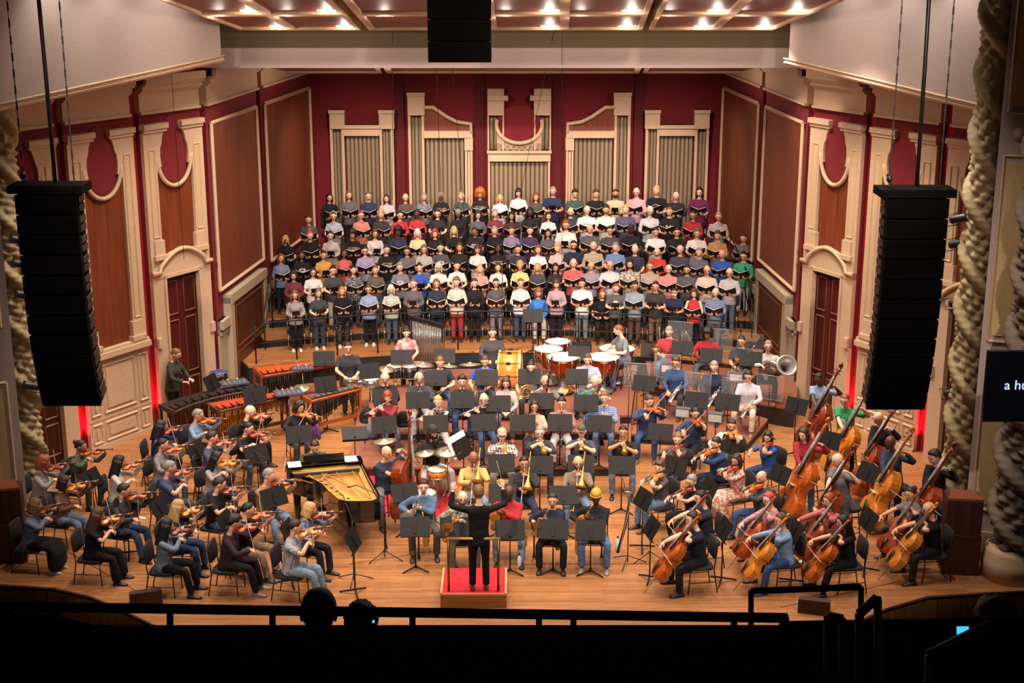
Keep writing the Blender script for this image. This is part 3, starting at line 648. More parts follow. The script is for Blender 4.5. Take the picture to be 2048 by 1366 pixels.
class Body:
    """skeleton of a person facing -Y, feet at z=0; hands given as targets"""
    def __init__(s, sex='M', seat=0., lean=4., fat=1., head=(0, 0, 0), knees=.17, kf=.44, foot=0., twist=0., stance=.10, cross=0):
        s.sex = sex; s.fat = fat; s.seat = seat
        F = sex == 'F'; s.sw = .172 if F else .200
        pz = seat + .085 if seat else .93
        s.P = V(0, 0, pz); a = math.radians(lean); s.up = V(0, -math.sin(a), math.cos(a)); fw = V(0, -math.cos(a), -math.sin(a))
        t = math.radians(twist); s.x = V(math.cos(t), math.sin(t), 0); s.fw = np.cross(s.up, s.x)*-1 if False else nz(np.cross(s.x, s.up))
        if s.fw[1] > 0: s.fw = -s.fw
        s.SL = s.P + s.up*.435 + s.x*s.sw*.96; s.SR = s.P + s.up*.435 - s.x*s.sw*.96
        s.N = s.P + s.up*.53
        y, p, r = head
        s.HM = Matrix((( s.x[0], -s.fw[0], s.up[0], 0), (s.x[1], -s.fw[1], s.up[1], 0), (s.x[2], -s.fw[2], s.up[2], 0), (0,0,0,1))) @ Rz(y) @ Rx(p) @ Ry(r)
        hu = np.array(s.HM.to_3x3() @ Vector((0, 0, 1))); hf = np.array(s.HM.to_3x3() @ Vector((0, -1, 0)))
        s.H = s.N + s.up*.05 + hu*.128 + hf*.024; s.HM = Tr(*s.H) @ s.HM @ Matrix.Scale(1.14, 4)
        s.legs = []
        for sx in (1, -1):
            hip = s.P + V(sx*.09, 0, -.03)
            if seat:
                kn = V(sx*knees, -kf, seat + .055); an = V(sx*(knees*.95), -kf - foot + (.05 if sx*cross > 0 else 0), .085)
            else:
                kn = V(sx*(stance*.95), -.015, .50); an = V(sx*stance, .02, .085)
            s.legs.append((hip, kn, an))
        s.arms = {}
    def arm(s, right, target, pole, d=None, n=None, curl=.5):
        S = s.SR if right else s.SL; E, T = ik(S, V(*target), .285, .255, V(*pole))
        fd = nz(T - E); d = fd if d is None else nz(V(*d)); n = V(0, 0, -1) if n is None else V(*n)
        s.arms[right] = (S, E, T, d, n, curl); return s
    def torso(s, infl=0., t0=-.10, t1=.53, neck=False):
        F = s.sex == 'F'; f = s.fat; R = []
        prof = [(-.16,.165,.125,0),(-.08,.170 if F else .160,.120,0),(0,.165 if F else .155,.112,0),(.10,.130 if F else .148,.100,.005),(.20,.130 if F else .155,.104,.012),
                (.29,.142 if F else .166,.118 if F else .114,.022),(.37,.150 if F else .174,.114 if F else .112,.016),(.42,.150 if F else .176,.096,0),(.455,.128 if F else .150,.080,-.005),(.485,.094 if F else .112,.068,-.008),(.51,.072 if F else .084,.060,-.007),(.53,.060 if F else .066,.057,-.004)]
        if neck: prof += [(.545,.052 if F else .060,.056,0),(.575,.046 if F else .056,.053,.008),(.64,.046 if F else .055,.054,.018)]
        out = []
        for t, a, b, o in prof:
            if t < t0 - 1e-6 or t > t1 + 1e-6: continue
            k = f if t < .42 else 1 + (f-1)*.3
            kb = 1 + (f-1)*1.9 if .0 <= t <= .3 else k
            c = s.P + s.up*t + s.fw*(o + (kb-1)*.035)
            out.append(np.array([c + s.x*(a*k+infl)*math.copysign(abs(math.cos(q))**.85, math.cos(q)) + s.fw*(b*kb+infl)*math.copysign(abs(math.sin(q))**.9, math.sin(q)) for q in [2*math.pi*j/18 for j in range(18)]]))
        return out
    def body(s, opn=0):
        mb = MB(); mb.rings(s.torso(-.012, -.08, .65, True), 0); add_head(mb, s.HM, opn)
        k = .9 if s.sex == 'F' else 1.
        for right, (S, E, T, d, n, curl) in s.arms.items():
            ins = S + (s.N - s.up*.07 - S)*.45
            fd = nz(T - E); 
            mb.tube([ins, S, S + (E-S)*.5, E - (E-S)*.08, E + (T-E)*.06, E + (T-E)*.35, E + (T-E)*.75, T - fd*.004], [.04*k, .052*k, .045*k, .038*k, .040*k, .041*k, .031*k, .026*k], 9, 0)
            add_hand(mb, T, d, n, right, curl)
        for hip, kn, an in s.legs:
            mb.tube([hip, hip + (kn-hip)*.5, kn, kn + (an-kn)*.4, an], [.055, .045, .030, .032, .030], 8, 0)
        return mb
    def shirt(s, sleeve='long', hem=None, infl=.014, collar=0):
        mb = MB(); hem = hem if hem is not None else (-.10 if s.seat else -.16)
        k = .9 if s.sex == 'F' else 1.; k *= 1 + (s.fat-1)*.5
        mb.rings(s.torso(infl, hem, .53 if collar else .515), 0)
        if collar:
            c = s.P + s.up*.53; mb.tube([c - s.up*.02, c + s.up*.03], [(.075, .07), (.068, .064)], 12, 0)
        for right, (S, E, T, d, n, curl) in s.arms.items():
            ins = S + (s.N - s.up*.07 - S)*.45
            if sleeve == 'none': continue
            if sleeve == 'short': pts = [ins, S, S + (E-S)*.45, S + (E-S)*.72]; rr = [.045*k, .062*k, .062*k, .066*k]
            elif sleeve == 'mid': pts = [ins, S, S + (E-S)*.5, E - (E-S)*.04, E + (T-E)*.12, E + (T-E)*.42]; rr = [.045*k, .062*k, .058*k, .054*k, .054*k, .051*k]
            else: pts = [ins, S, S + (E-S)*.5, E - (E-S)*.06, E + (T-E)*.06, E + (T-E)*.5, E + (T-E)*.93]; rr = [.045*k, .062*k, .058*k, .052*k, .054*k, .049*k, .042*k]
            mb.tube(pts, rr, 10, 0)
        return mb
    def pants(s, wide=1., length=1., skirt=False):
        mb = MB(); k = 1 + (s.fat-1)*.6
        pr = [(-.13, .150, .125), (-.07, .165, .13), (0, .160, .118), (.07, .148, .108)]
        mb.rings([np.array([s.P + V(0, 0, t) + V(a*k*math.cos(q), b*k*math.sin(q), 0) for q in [2*math.pi*j/16 for j in range(16)]]) for t, a, b in pr], 0)
        for hip, kn, an in s.legs:
            e = kn + (an - kn)*length
            u1 = nz(kn-hip); u2 = nz(e-kn)
            mb.tube([hip - u1*.02, hip + (kn-hip)*.4, kn - u1*.06, kn + (u2-u1)*.012, kn + u2*.07, kn + (e-kn)*.6, e], [.094*k, .088*k, .070*k, .067*k, .064*k, .060*wide*k, .056*wide*k], 10, 0)
        if skirt:
            (h1, k1, a1), (h2, k2, a2) = s.legs; kc = (k1+k2)/2; ac = (a1+a2)/2
            if s.seat: mb.tube([s.P + V(0, -.05, -.02), (s.P+kc)/2 + V(0, 0, .0), kc + V(0, -.04, 0), kc*.7 + ac*.3 + V(0, -.09, 0), ac + V(0, -.06, .04)], [(.18,.11), (.22,.10), (.24,.10), (.25,.10), (.29,.12)], 16, 0, up=(0, 0, 1))
            else: mb.tube([s.P, kc, ac + V(0, 0, .06)], [(.16,.12), (.2,.16), (.24,.2)], 16, 0, up=(0, -1, 0))
        return mb
def shoemesh():
    if 'shoe' in HAIRM: return HAIRM['shoe']
    m = MB(); R = []
    for y, w, h in ((.075,.026,.060),(.06,.034,.075),(.02,.038,.085),(-.03,.040,.070),(-.09,.046,.052),(-.14,.044,.042),(-.175,.030,.030)):
        R.append(np.array([(w*math.cos(q), y, max(.012, .012 + (h-.012)*max(0., math.sin(q)))) for q in [2*math.pi*j/10 for j in range(10)]]))
    m.rings(R, 0)
    m.prism([(.032*a, b) for a, b in ((-.9,.08),(.9,.08),(1.25,.02),(1.4,-.08),(1.3,-.14),(.6,-.182),(-.6,-.182),(-1.3,-.14),(-1.4,-.08),(-1.25,.02))], 0, .022, 1)
    HAIRM['shoe'] = m.mesh('shoe', [mat('shoe_a', '202020', .5), mat('sole', 'd8d2c6', .7)]); return HAIRM['shoe']
# garments are joined into one continuous cloth surface in one batch
REMESH = []
def queue(mb, name, mats, voxel=.020):
    me = mb.mesh(name, mats); o = bpy.data.objects.new('tmp', me); COL.objects.link(o)
    r = o.modifiers.new('r', 'REMESH'); r.mode = 'VOXEL'; r.voxel_size = voxel; r.use_smooth_shade = True
    q = o.modifiers.new('s', 'SMOOTH'); q.iterations = 3; q.factor = .5
    REMESH.append((o, name)); return len(REMESH) - 1
RM = []
def run_remesh():
    dg = bpy.context.evaluated_depsgraph_get()
    for o, name in REMESH:
        me = bpy.data.meshes.new_from_object(o.evaluated_get(dg)); me.name = name; RM.append(me)
    for o, name in REMESH:
        me = o.data; bpy.data.objects.remove(o); bpy.data.meshes.remove(me)
PEOPLE = []
def make_person(M, B, bodymesh, shirt, pants, skin='a', hair='short', hc='d', top='808080', bot='202020', shoe='202020', sole=None, acc=(), label='', group=None, jacket=None, extra=None):
    """assembles one person: the continuous body mesh carries hair, clothes, shoes and worn things as parts"""
    sm = skinmats(skin, hc)
    o = obj('person', bodymesh, None, None, label, 'person', group); o.matrix_world = M; setmats(o, sm)
    if hair != 'bald':
        h = obj('hair', hairmesh(hair), o, B.HM); setmats(h, [sm[3]])
    for a in acc:
        nm, c = (a.split('=') + [None])[:2]
        h = obj({'longbeard': 'beard', 'flatcap': 'cap'}.get(nm, nm), accmesh(nm), o, B.HM)
        if c: setmats(h, [mat('acc_' + c, c, .75, bump=.3, scale=60)])
        elif 'beard' in nm: setmats(h, [sm[3]])
    if shirt is not None:
        q = obj('shirt', shirt, o); setmats(q, [cloth(top)])
    if pants is not None:
        q = obj('trousers', pants, o); setmats(q, [cloth(bot)])
    for hip, kn, an in B.legs:
        fd = nz(V(an[0]*.35, -1, 0))
        q = obj('shoe', shoemesh(), o, Tr(an[0], an[1], an[2]-.085) @ Rz(math.degrees(math.atan2(fd[0], -fd[1]))))
        setmats(q, [mat('shoe_' + shoe, shoe, .5), mat('sole_' + (sole or shoe), sole or shoe, .7)])
    return o
# ---------------------------------------------------------------- instruments and furniture, each built once
BLK = mat('satin_black', '151414', .45); GUN = mat('stand_black', '120e0d', .6, spec=.3); BRASS = mat('brass', 'd8a850', .28, .6); SILV = mat('silver', 'c4bfb9', .25, .65)
CHROME = mat('chrome', 'a9a49d', .22, .85); EBON = mat('ebony', '17110f', .35); PAPER = mat('paper', 'f1ece2', .8); BRONZE = mat('bronze_leg', '5a3a22', .4, .6)
PAD = mat('black_upholstery', '1c1a1b', .8, kind='cloth', bump=.4); HORSE = mat('bow_hair', 'e8ddc6', .6); BOWST = mat('bow_stick', '6a2f18', .35)
VARN = [mat('varnish_%d' % i, c, .25, kind='varnish', col2=d, scale=30, coat=.5) for i, (c, d) in enumerate((('c4621c', '8a3a10'), ('a8481c', '702810'), ('d98a2c', 'b0601a'), ('8a3818', '5a200c')))]
RED = mat('red_carpet', 'c01c2c', .95, kind='cloth', bump=.6)
def outline(sc):
    h = [(0,0),(.001,.035),(.006,.062),(.022,.085),(.05,.101),(.085,.104),(.112,.096),(.130,.080),(.145,.064),(.165,.056),(.185,.054),(.205,.058),(.220,.068),(.235,.077),(.258,.084),(.285,.083),(.312,.072),(.335,.050),(.350,.025),(.356,.014)]
    return [(x*sc, y*sc) for x, y in h] + [(x*sc, -y*sc) for x, y in reversed(h[1:])]
def viol(name, sc, rib, end=0., necks=1.):
    p = Proto(name); o = outline(sc); t = rib
    c = .17*sc
    def ring(k, z): return np.array([(c + (x-c)*(1-(1-k)*.6), y*k, z) for x, y in o])
    b = MB().rings([ring(.80, -t/2-.012*sc), ring(.97, -t/2-.003*sc), ring(1.0, -t/2), ring(.975, -t/2+.001*sc), ring(.975, t/2-.001*sc), ring(1., t/2), ring(.97, t/2+.004*sc), ring(.72, t/2+.016*sc), ring(.35, t/2+.020*sc)], 0, False)
    for s in (-1, 1):
        b.tube([(.225*sc, s*.030*sc, t/2+.0165*sc), (.215*sc, s*.037*sc, t/2+.0155*sc), (.192*sc, s*.040*sc, t/2+.015*sc), (.168*sc, s*.043*sc, t/2+.014*sc), (.158*sc, s*.052*sc, t/2+.0125*sc)], .0028*sc, 4, 1)
    bi = p.part('body', b, [VARN[0], EBON])
    n = MB(); zn = t/2 + .020*sc; L = (.356 + .130*necks)*sc
    n.tube([(.335*sc, 0, t/2*.6), (.375*sc, 0, zn-.006*sc), (L, 0, zn), (L+.045*sc, 0, zn-.004*sc), (L+.080*sc, 0, zn-.012*sc)], [(.015*sc,.012*sc), (.012*sc,.009*sc), (.011*sc,.008*sc), (.012*sc,.012*sc), (.009*sc,.010*sc)], 8, 0, up=(0,0,1))
    sp = [(L+.085*sc + .016*sc*(1-i/18.)*math.cos(i*.62), 0, zn - .006*sc + .016*sc*(1-i/18.)*math.sin(i*.62)) for i in range(15)]
    n.tube(sp, [.010*sc*(1-i/22.) for i in range(15)], 6, 0)
    p.part('neck', n, [VARN[0]])
    p.part('fingerboard', MB().tube([(.262*sc, 0, zn+.014*sc), (.356*sc, 0, zn+.010*sc), (L, 0, zn+.007*sc)], [(.021*sc,.0045*sc), (.018*sc,.004*sc), (.012*sc,.004*sc)], 8, 0, up=(0,0,1)), [EBON])
    p.part('tailpiece', MB().tube([(.012*sc, 0, t/2+.022*sc), (.06*sc, 0, t/2+.030*sc), (.125*sc, 0, t/2+.036*sc)], [(.009*sc,.003*sc), (.015*sc,.004*sc), (.021*sc,.004*sc)], 8, 0, up=(0,0,1)), [EBON])
    p.part('bridge', MB().box((.192*sc, 0, t/2+.028*sc), (.004*sc, .040*sc, .034*sc)), [mat('maple', 'd8b070', .5)])
    st = MB()
    for i in range(4):
        y = (i-1.5)*.0075*sc; st.tube([(.12*sc, y, t/2+.040*sc), (.192*sc, y*1.1, t/2+.047*sc), (L, y*.6, zn+.012*sc)], .0009*max(1, sc*.7), 3, 0)
    p.part('strings', st, [SILV])
    pg = MB()
    for i in range(4):
        s = -1 if i % 2 else 1; x = L + .02*sc + .012*sc*i
        pg.tube([(x, -s*.012*sc, zn), (x, s*.030*sc, zn)], .0028*sc, 5, 0).ell((x, s*.034*sc, zn), (.003*sc, .006*sc, .007*sc), 6, 4, 0)
    p.part('tuning_pegs', pg, [EBON])
    if end: p.part('endpin', MB().tube([(0, 0, 0), (-end, 0, 0)], .006, 6, 0), [CHROME])
    else: p.part('chin_rest', MB().ell((.035*sc, .045*sc, t/2+.026*sc), (.032*sc, .038*sc, .008*sc), 10, 5), [EBON])
    p.len = L + .08*sc; p.bridge = V(.192*sc, 0, t/2+.045*sc); p.neckz = zn; p.sc = sc
    return p
VIOLIN = viol('violin', 1.0, .032); VIOLA = viol('viola', 1.15, .038); CELLO = viol('cello', 2.12, .125, .32, 1.35); BASS = viol('double_bass', 3.05, .19, .20, 1.5)
def bow(name, L):
    p = Proto(name)
    p.part('stick', MB().tube([(0, 0, .022), (L*.5, 0, .012), (L*.97, 0, .020), (L, 0, .004)], [.0045, .004, .0034, .005], 6, 0), [BOWST])
    p.part('bow_hair', MB().box((L*.5, 0, 0), (L*.93, .009, .0025)), [HORSE]); p.part('frog', MB().box((.045, 0, .010), (.05, .011, .024)), [EBON]); return p
VBOW = bow('violin_bow', .74); CBOW = bow('cello_bow', .71)
def stand(name, hgt, tilt):
    p = Proto(name); R = Rx(-tilt)    # sheet side faces +Y
    c = Vector((0, 0, hgt)); d = MB(); d.box(c, (.50, .006, .34), R); 
    d.box(c + R.to_3x3() @ Vector((0, .030, -.168)), (.50, .06, .006), R)
    d.box(c + R.to_3x3() @ Vector((0, -.012, -.02)), (.05, .02, .20), R)
    p.part('desk', d, [GUN])
    p.part('pole', MB().tube([(0, -.01, .05), (0, -.01, hgt*.55)], .013, 8, 0).tube([(0, -.01, hgt*.5), (0, -.012, hgt-.05)], .009, 8, 0), [GUN])
    for k in range(3):
        a = math.radians(90 + 120*k); q = (math.cos(a), math.sin(a))
        p.part('foot', MB().tube([(0, -.01, .075), (q[0]*.10, q[1]*.10, .05), (q[0]*.26, q[1]*.26, .012)], [.017, .016, .011], 6, 0), [GUN])
    p.part('sheet_music', MB().box(c + R.to_3x3() @ Vector((-.105, .008, -.005)), (.205, .004, .29), R @ Ry(2)).box(c + R.to_3x3() @ Vector((.105, .008, -.005)), (.205, .004, .29), R @ Ry(-1)), [PAPER])
    return p
STAND = {'h': stand('music_stand', 1.10, 24), 'm': stand('music_stand', .95, 28), 'l': stand('music_stand', .80, 34), 'f': stand('music_stand', 1.0, 62)}
def chair(name, legm, sh=.44, stretch=True, backz=.86):
    p = Proto(name)
    se = MB(); R = []
    for z, k in ((sh-.055, .90), (sh-.045, 1.0), (sh-.015, 1.0), (sh, .93)):
        R.append(np.array([(.225*k*math.copysign(abs(math.cos(q))**.45, math.cos(q)), -.01 + .225*k*math.copysign(abs(math.sin(q))**.45, math.sin(q)), z) for q in [2*math.pi*j/20 for j in range(20)]]))
    p.part('seat', se.rings(R, 0), [PAD])
    b = MB(); R = []
    for y, k in ((-.018, .93), (-.008, 1.), (.012, 1.), (.020, .95)):
        R.append(np.array([(.21*k*math.copysign(abs(math.cos(q))**.45, math.cos(q)), .235 + y + .10*(z_-.2), sh + .13 + z_) for q in [2*math.pi*j/20 for j in range(20)] for z_ in [.155 + .17*k*math.copysign(abs(math.sin(q))**.5, math.sin(q))]]))
    p.part('backrest', b.rings(R, 0), [PAD])
    for sx in (-1, 1):
        p.part('leg', MB().tube([(sx*.20, -.20, sh-.04), (sx*.205, -.225, 0)], .0115, 6, 0), [legm])
        p.part('leg', MB().tube([(sx*.195, .245, backz-.12), (sx*.195, .215, sh+.05), (sx*.20, .20, sh-.05), (sx*.205, .27, 0)], .0115, 6, 0), [legm])
        if stretch: p.part('stretcher', MB().tube([(sx*.203, -.215, .19), (sx*.203, .235, .19)], .008, 5, 0), [legm])
    if stretch: p.part('stretcher', MB().tube([(-.2, -.205, sh-.07), (.2, -.205, sh-.07)], .009, 5, 0), [legm])
    return p
OCHAIR = chair('orchestra_chair', BRONZE); BCHAIR = chair('orchestra_chair', BLK, .46); CCHAIR = chair('choir_chair', CHROME, .45, False)
st = Proto('bass_stool'); st.part('seat', MB().lathe([(.15, .62), (.18, .64), (.18, .68), (.15, .70)], n=16), [PAD])
for k in range(4):
    a = math.radians(45+90*k); st.part('leg', MB().tube([(.12*math.cos(a), .12*math.sin(a), .63), (.2*math.cos(a), .2*math.sin(a), 0)], .012, 6, 0), [BLK])
st.part('foot_ring', MB().tube([(.175*math.cos(a), .175*math.sin(a), .24) for a in [2*math.pi*i/16 for i in range(16)]], .009, 5, 0, closed=True), [BLK]); STOOL = st
# choir folder: two covers, two blocks of pages; opens towards the singer (+Y), spine at the origin
fo = Proto('music_folder')
for s in (-1, 1):
    R = Ry(-s*24)
    fo.part('cover', MB().box(R.to_3x3() @ Vector((s*.118, 0, 0)), (.236, .300, .006), R), [mat('folder_black', '0f0e0f', .5)])
    fo.part('page', MB().box(R.to_3x3() @ Vector((s*.110, 0, .009)), (.215, .285, .010), R), [PAPER])
FOLDER = fo
tb = Proto('tablet'); tb.part('casing', MB().box((0, 0, 0), (.19, .26, .009)), [mat('folder_black', '0f0e0f', .5)]); tb.part('screen', MB().box((0, 0, .0055), (.17, .235, .002)), [mat('screen_paper', 'd9dde6', .3, emit=.35)]); TABLET = tb
def keyed(name, L, r0, r1, colm, bell=0., bellm=None, keys=12, mp=None, r=None):
    p = Proto(name)   # straight woodwind, mouthpiece at origin, +X away from the mouth
    p.part('body', MB().tube([(.06, 0, 0), (L*.3, 0, 0), (L*.85, 0, 0), (L*.93, 0, 0), (L, 0, 0)], [r0, r0*1.05, r1, r1*1.1 + bell*.4, r1 + bell], 10, 0), [colm])
    p.part('mouthpiece', MB().tube([(-.02, 0, .003), (.02, 0, 0), (.065, 0, 0)], [r0*.35, r0*.8, r0*.95], 8, 0), [EBON if mp is None else mp])
    k = MB()
    for i in range(keys):
        x = .12 + (L*.88-.12)*i/(keys-1); k.lathe([(.009, 0), (.009, .004)], (x, (.004 if i % 2 else -.004), r0*1.05), 8, 0)
        if i % 3 == 0: k.tube([(x, .011, r0*.8), (x+.07, .011, r0*.8)], .0025, 4, 0)
    p.part('keys', k, [SILV]); return p
CLAR = keyed('clarinet', .66, .0135, .0145, EBON, .018); OBOE = keyed('oboe', .60, .009, .013, EBON, .010, mp=mat('reed', 'd8bb80', .7)); EHORN = keyed('english_horn', .80, .010, .014, EBON, .012, mp=mat('reed', 'd8bb80', .7))
fl = Proto('flute'); fl.part('tube', MB().tube([(-.12, 0, 0), (.56, 0, 0)], .0098, 10, 0), [SILV])
k = MB()
for i in range(13): k.lathe([(.0085, 0), (.0085, .005)], (.12+.032*i, 0, .009), 8, 0)
fl.part('keys', k.tube([(.1, .012, .006), (.52, .012, .006)], .003, 5, 0), [SILV]); fl.part('lip_plate', MB().ell((0, -.006, .004), (.016, .011, .009), 8, 5), [SILV]); FLUTE = fl
BSN = mat('bassoon_wood', '5c1712', .3, coat=.5)
bs = Proto('bassoon'); bs.part('long_joint', MB().tube([(-.45, 0, 0), (.55, 0, 0), (.86, 0, 0), (.885, 0, 0)], [.026, .022, .019, .024], 10, 0), [BSN])
bs.part('wing_joint', MB().tube([(-.45, .045, 0), (.20, .045, 0)], [.026, .016], 10, 0), [BSN]); bs.part('boot', MB().tube([(-.50, .022, 0), (-.10, .022, 0)], [(.05,.030)]*2, 10, 0, up=(0,0,1)), [BSN])
bs.part('bocal', MB().tube([(.20, .045, 0), (.25, .055, .02), (.24, .11, .08), (.20, .19, .12)], [.006, .005, .004, .003], 6, 0), [SILV]); bs.part('bell_ring', MB().tube([(.875, 0, 0), (.89, 0, 0)], .026, 12, 0), [mat('ivory', 'e8e0d0', .5)])
k = MB()
for i in range(12): k.lathe([(.011, 0), (.011, .005)], (-.42+.1*i, .01, .026), 8, 0).tube([(-.42+.1*i, .03, .028), (-.36+.1*i, .03, .028)], .003, 4, 0)
bs.part('keys', k, [SILV]); BASSOON = bs
def arc(c, r, a0, a1, n=8, ax=(0, 1)):
    return [tuple((c[i] + (r*math.cos(t) if i == ax[0] else r*math.sin(t) if i == ax[1] else 0)) for i in range(3)) for t in [math.radians(a0 + (a1-a0)*j/(n-1)) for j in range(n)]]
def bellprof(L, r0, r1, n=9): return [(L*i/(n-1), r0 + (r1-r0)*(i/(n-1))**3.2) for i in range(n)]
def bellx(mb, x0, L, r0, r1, y=0, z=0, m=0):
    pr = bellprof(L, r0, r1); mb.tube([(x0+x, y, z) for x, r in pr] + [(x0+x, y, z) for x, r in reversed(pr)], [r for x, r in pr] + [max(r-.003, .002) for x, r in reversed(pr)], 16, m, cap=False)
def trumpet(name, M):
    p = Proto(name); t = MB()
    t.tube([(.03, 0, 0), (.44, 0, 0)] + arc((.44, 0, -.045), .045, 90, -90, 7, (0, 2)) + [(.12, 0, -.09)], .0062, 7, 0)
    t.tube([(.24, .03, 0), (.10, .03, 0)] + arc((.10, .03, -.05), .05, 90, 270, 7, (0, 2)) + [(.24, .03, -.10)], .0062, 7, 0)
    p.part('tubing', t, [M]); b = MB(); bellx(b, .22, .30, .007, .060, .03, 0); p.part('bell', b, [M]); p.part('mouthpiece', MB().tube([(-.012, 0, 0), (.012, 0, 0), (.05, 0, 0)], [.013, .009, .006], 8, 0), [SILV])
    for i in range(3): p.part('valve', MB().lathe([(.012, -.13), (.012, .0), (.007, .01), (.007, .03), (.011, .03), (.011, .035)], (.20+.03*i, .015, 0), 10), [M])
    return p
TRPG = trumpet('trumpet', BRASS); TRPS = trumpet('trumpet', SILV)
def trombone():
    p = Proto('trombone'); t = MB()
    t.tube([(.02, 0, 0), (.82, 0, 0)] + arc((.82, .0, -.045), .045, 90, -90, 7, (0, 2)) + [(.05, 0, -.09)], .0075, 7, 0)
    p.part('slide', t, [SILV]); u = MB()
    u.tube([(.16, 0, -.09), (.05, .02, -.09), (-.10, .05, -.07), (-.28, .08, -.05)] + arc((-.28, .08, .01), .06, 270, 90, 8, (0, 2)) + [(-.02, .085, .07)], .009, 8, 0)
    u.tube([(-.15, .05, -.06), (-.15, .085, .07)], .005, 5, 0).tube([(.05, 0, 0), (.05, .0, -.09)], .006, 6, 0).tube([(.14, 0, 0), (.14, 0, -.09)], .005, 6, 0)
    p.part('tubing', u, [BRASS]); b = MB(); bellx(b, -.03, .42, .010, .105, .085, .07); p.part('bell', b, [BRASS])
    p.part('mouthpiece', MB().tube([(-.012, 0, 0), (.015, 0, 0), (.05, 0, 0)], [.016, .011, .007], 8, 0), [SILV]); return p
TBN = trombone()
def sax(name, M, s=1.):
    p = Proto(name); b = MB()
    pts = [(.15,0,-.06),(.165,0,-.12),(.18,0,-.28),(.19,0,-.42)] + arc((.245,0,-.44), .055, 180, 360, 8, (0,2)) + [(.305,0,-.36),(.32,0,-.28),(.35,0,-.20)]
    n = len(pts); rr = [.017 + .030*(i/(n-4))**1.1 if i < n-3 else .048 for i in range(n)]; rr[-1] = .080; rr[-2] = .060
    b.tube([tuple(q*s for q in a) for a in pts] , [r*s for r in rr], 12, 0, cap=False); p.part('body', b, [M])
    p.part('neck', MB().tube([(.035*s,0,.0),(.08*s,0,.03*s),(.125*s,0,.02*s),(.147*s,0,-.06*s)], [.008*s,.009*s,.011*s,.013*s], 8, 0), [M])
    p.part('mouthpiece', MB().tube([(-.02,0,-.006),(.0,0,0),(.05*s,0,.008)], [.005,.011,.012], 8, 0), [EBON])
    k = MB()
    for i in range(11):
        z = -.10 - .032*i; x = .165 + .002*i; R = Ry(90); k.lathe([(.013*s, 0), (.013*s, .006)], ((x+.028)*s, .004*(-1)**i, z*s), 8, 0, R); k.tube([((x+.01)*s, .028*s, z*s), ((x+.012)*s, .028*s, (z-.06)*s)], .003, 4, 0)
    for z in (-.28, -.35, -.42): k.lathe([(.02*s, 0), (.02*s, .007)], (.30*s, .045*s, z*s), 10, 0, Rx(-90))
    p.part('keys', k, [M]); return p
SAXG = sax('saxophone', BRASS, 1.05); SAXS = sax('saxophone', SILV, 1.35); SAXT = sax('saxophone', BRASS, 1.2)
tu = Proto('tuba'); t = MB()
for i, (rx, rz, y) in enumerate(((.20, .34, 0), (.16, .29, .04), (.13, .24, -.04), (.10, .17, .06))):
    t.tube([(rx*math.cos(a), y, rz*math.sin(a)) for a in [2*math.pi*j/24 for j in range(24)]], .045 - .009*i, 8, 0, closed=True)
tu.part('tubing', t, [SILV]); b = MB(); b.lathe([(.05, -.30), (.07, 0), (.09, .25), (.13, .42), (.21, .52), (.235, .535), (.20, .515), (.12, .41), (.07, .2)], (.20, 0, .1), 24, 0, cap=False); tu.part('bell', b, [SILV])
for i in range(4): tu.part('valve', MB().lathe([(.017, -.1), (.017, .1), (.01, .11), (.01, .15), (.015, .155)], (-.05+.045*i, -.09, -.02), 10), [SILV])
TUBA = tu
ho = Proto('french_horn'); t = MB()
for r, y in ((.16, 0), (.13, .02), (.10, -.02)): t.tube([(r*math.cos(a), y, r*math.sin(a)) for a in [2*math.pi*j/22 for j in range(22)]], .010, 7, 0, closed=True)
ho.part('tubing', t, [BRASS]); b = MB(); b.lathe([(.015, 0), (.03, .12), (.06, .2), (.11, .26), (.15, .285), (.145, .285), (.05, .19)], (-.1, .02, -.16), 20, 0, Ry(-70), cap=False); ho.part('bell', b, [BRASS]); HORN = ho
# microphones and stands
def micstand(name, hgt, boom):
    p = Proto(name); p.part('pole', MB().tube([(0, 0, .04), (0, 0, hgt)], .010, 7, 0), [BLK])
    for k in range(3):
        a = math.radians(30+120*k); p.part('foot', MB().tube([(0, 0, .16), (.34*math.cos(a), .34*math.sin(a), .01)], .009, 5, 0), [BLK])
    p.part('boom_arm', MB().tube([(-boom*.2, 0, hgt-.05), (boom, 0, hgt+.25)], .007, 6, 0), [BLK]); p.part('microphone', MB().tube([(boom, 0, hgt+.25), (boom+.07, 0, hgt+.24), (boom+.16, 0, hgt+.22)], [.012, .016, .015], 8, 0), [mat('mic_grey', '6e6a66', .4, .5)]); return p
MIC = micstand('microphone_stand', 1.15, .45); MICT = micstand('microphone_stand', 1.55, .05)
bt = Proto('water_bottle'); bt.part('bottle', MB().lathe([(.034, 0), (.036, .01), (.036, .18), (.018, .21), (.015, .235)], n=12), [mat('bottle_shell', 'c9cbd0', .3)]); bt.part('cap', MB().lathe([(.018, .23), (.018, .26), (.01, .265)], n=10), [BLK]); BOTTLE = bt
sh = Proto('acoustic_shield'); PLEX = mat('plexiglass', 'e8ecec', .05, alpha=.05, spec=.3)
sh.part('panel', MB().box((0, 0, 1.12), (.60, .008, .55)), [PLEX]); sh.part('pole', MB().tube([(0, -.02, .02), (0, -.02, 1.2)], .010, 6, 0), [BLK]); sh.part('panel_edge', MB().tube([(-.30, 0, .85), (-.30, 0, 1.39), (.30, 0, 1.39), (.30, 0, .85)], .004, 4, 0, closed=True), [mat('plexi_edge', 'c8c4be', .2)])
for k in range(3):
    a = math.radians(90+120*k); sh.part('foot', MB().tube([(0, -.02, .06), (.25*math.cos(a), .25*math.sin(a), .012)], .011, 5, 0), [BLK])
SHIELD = sh
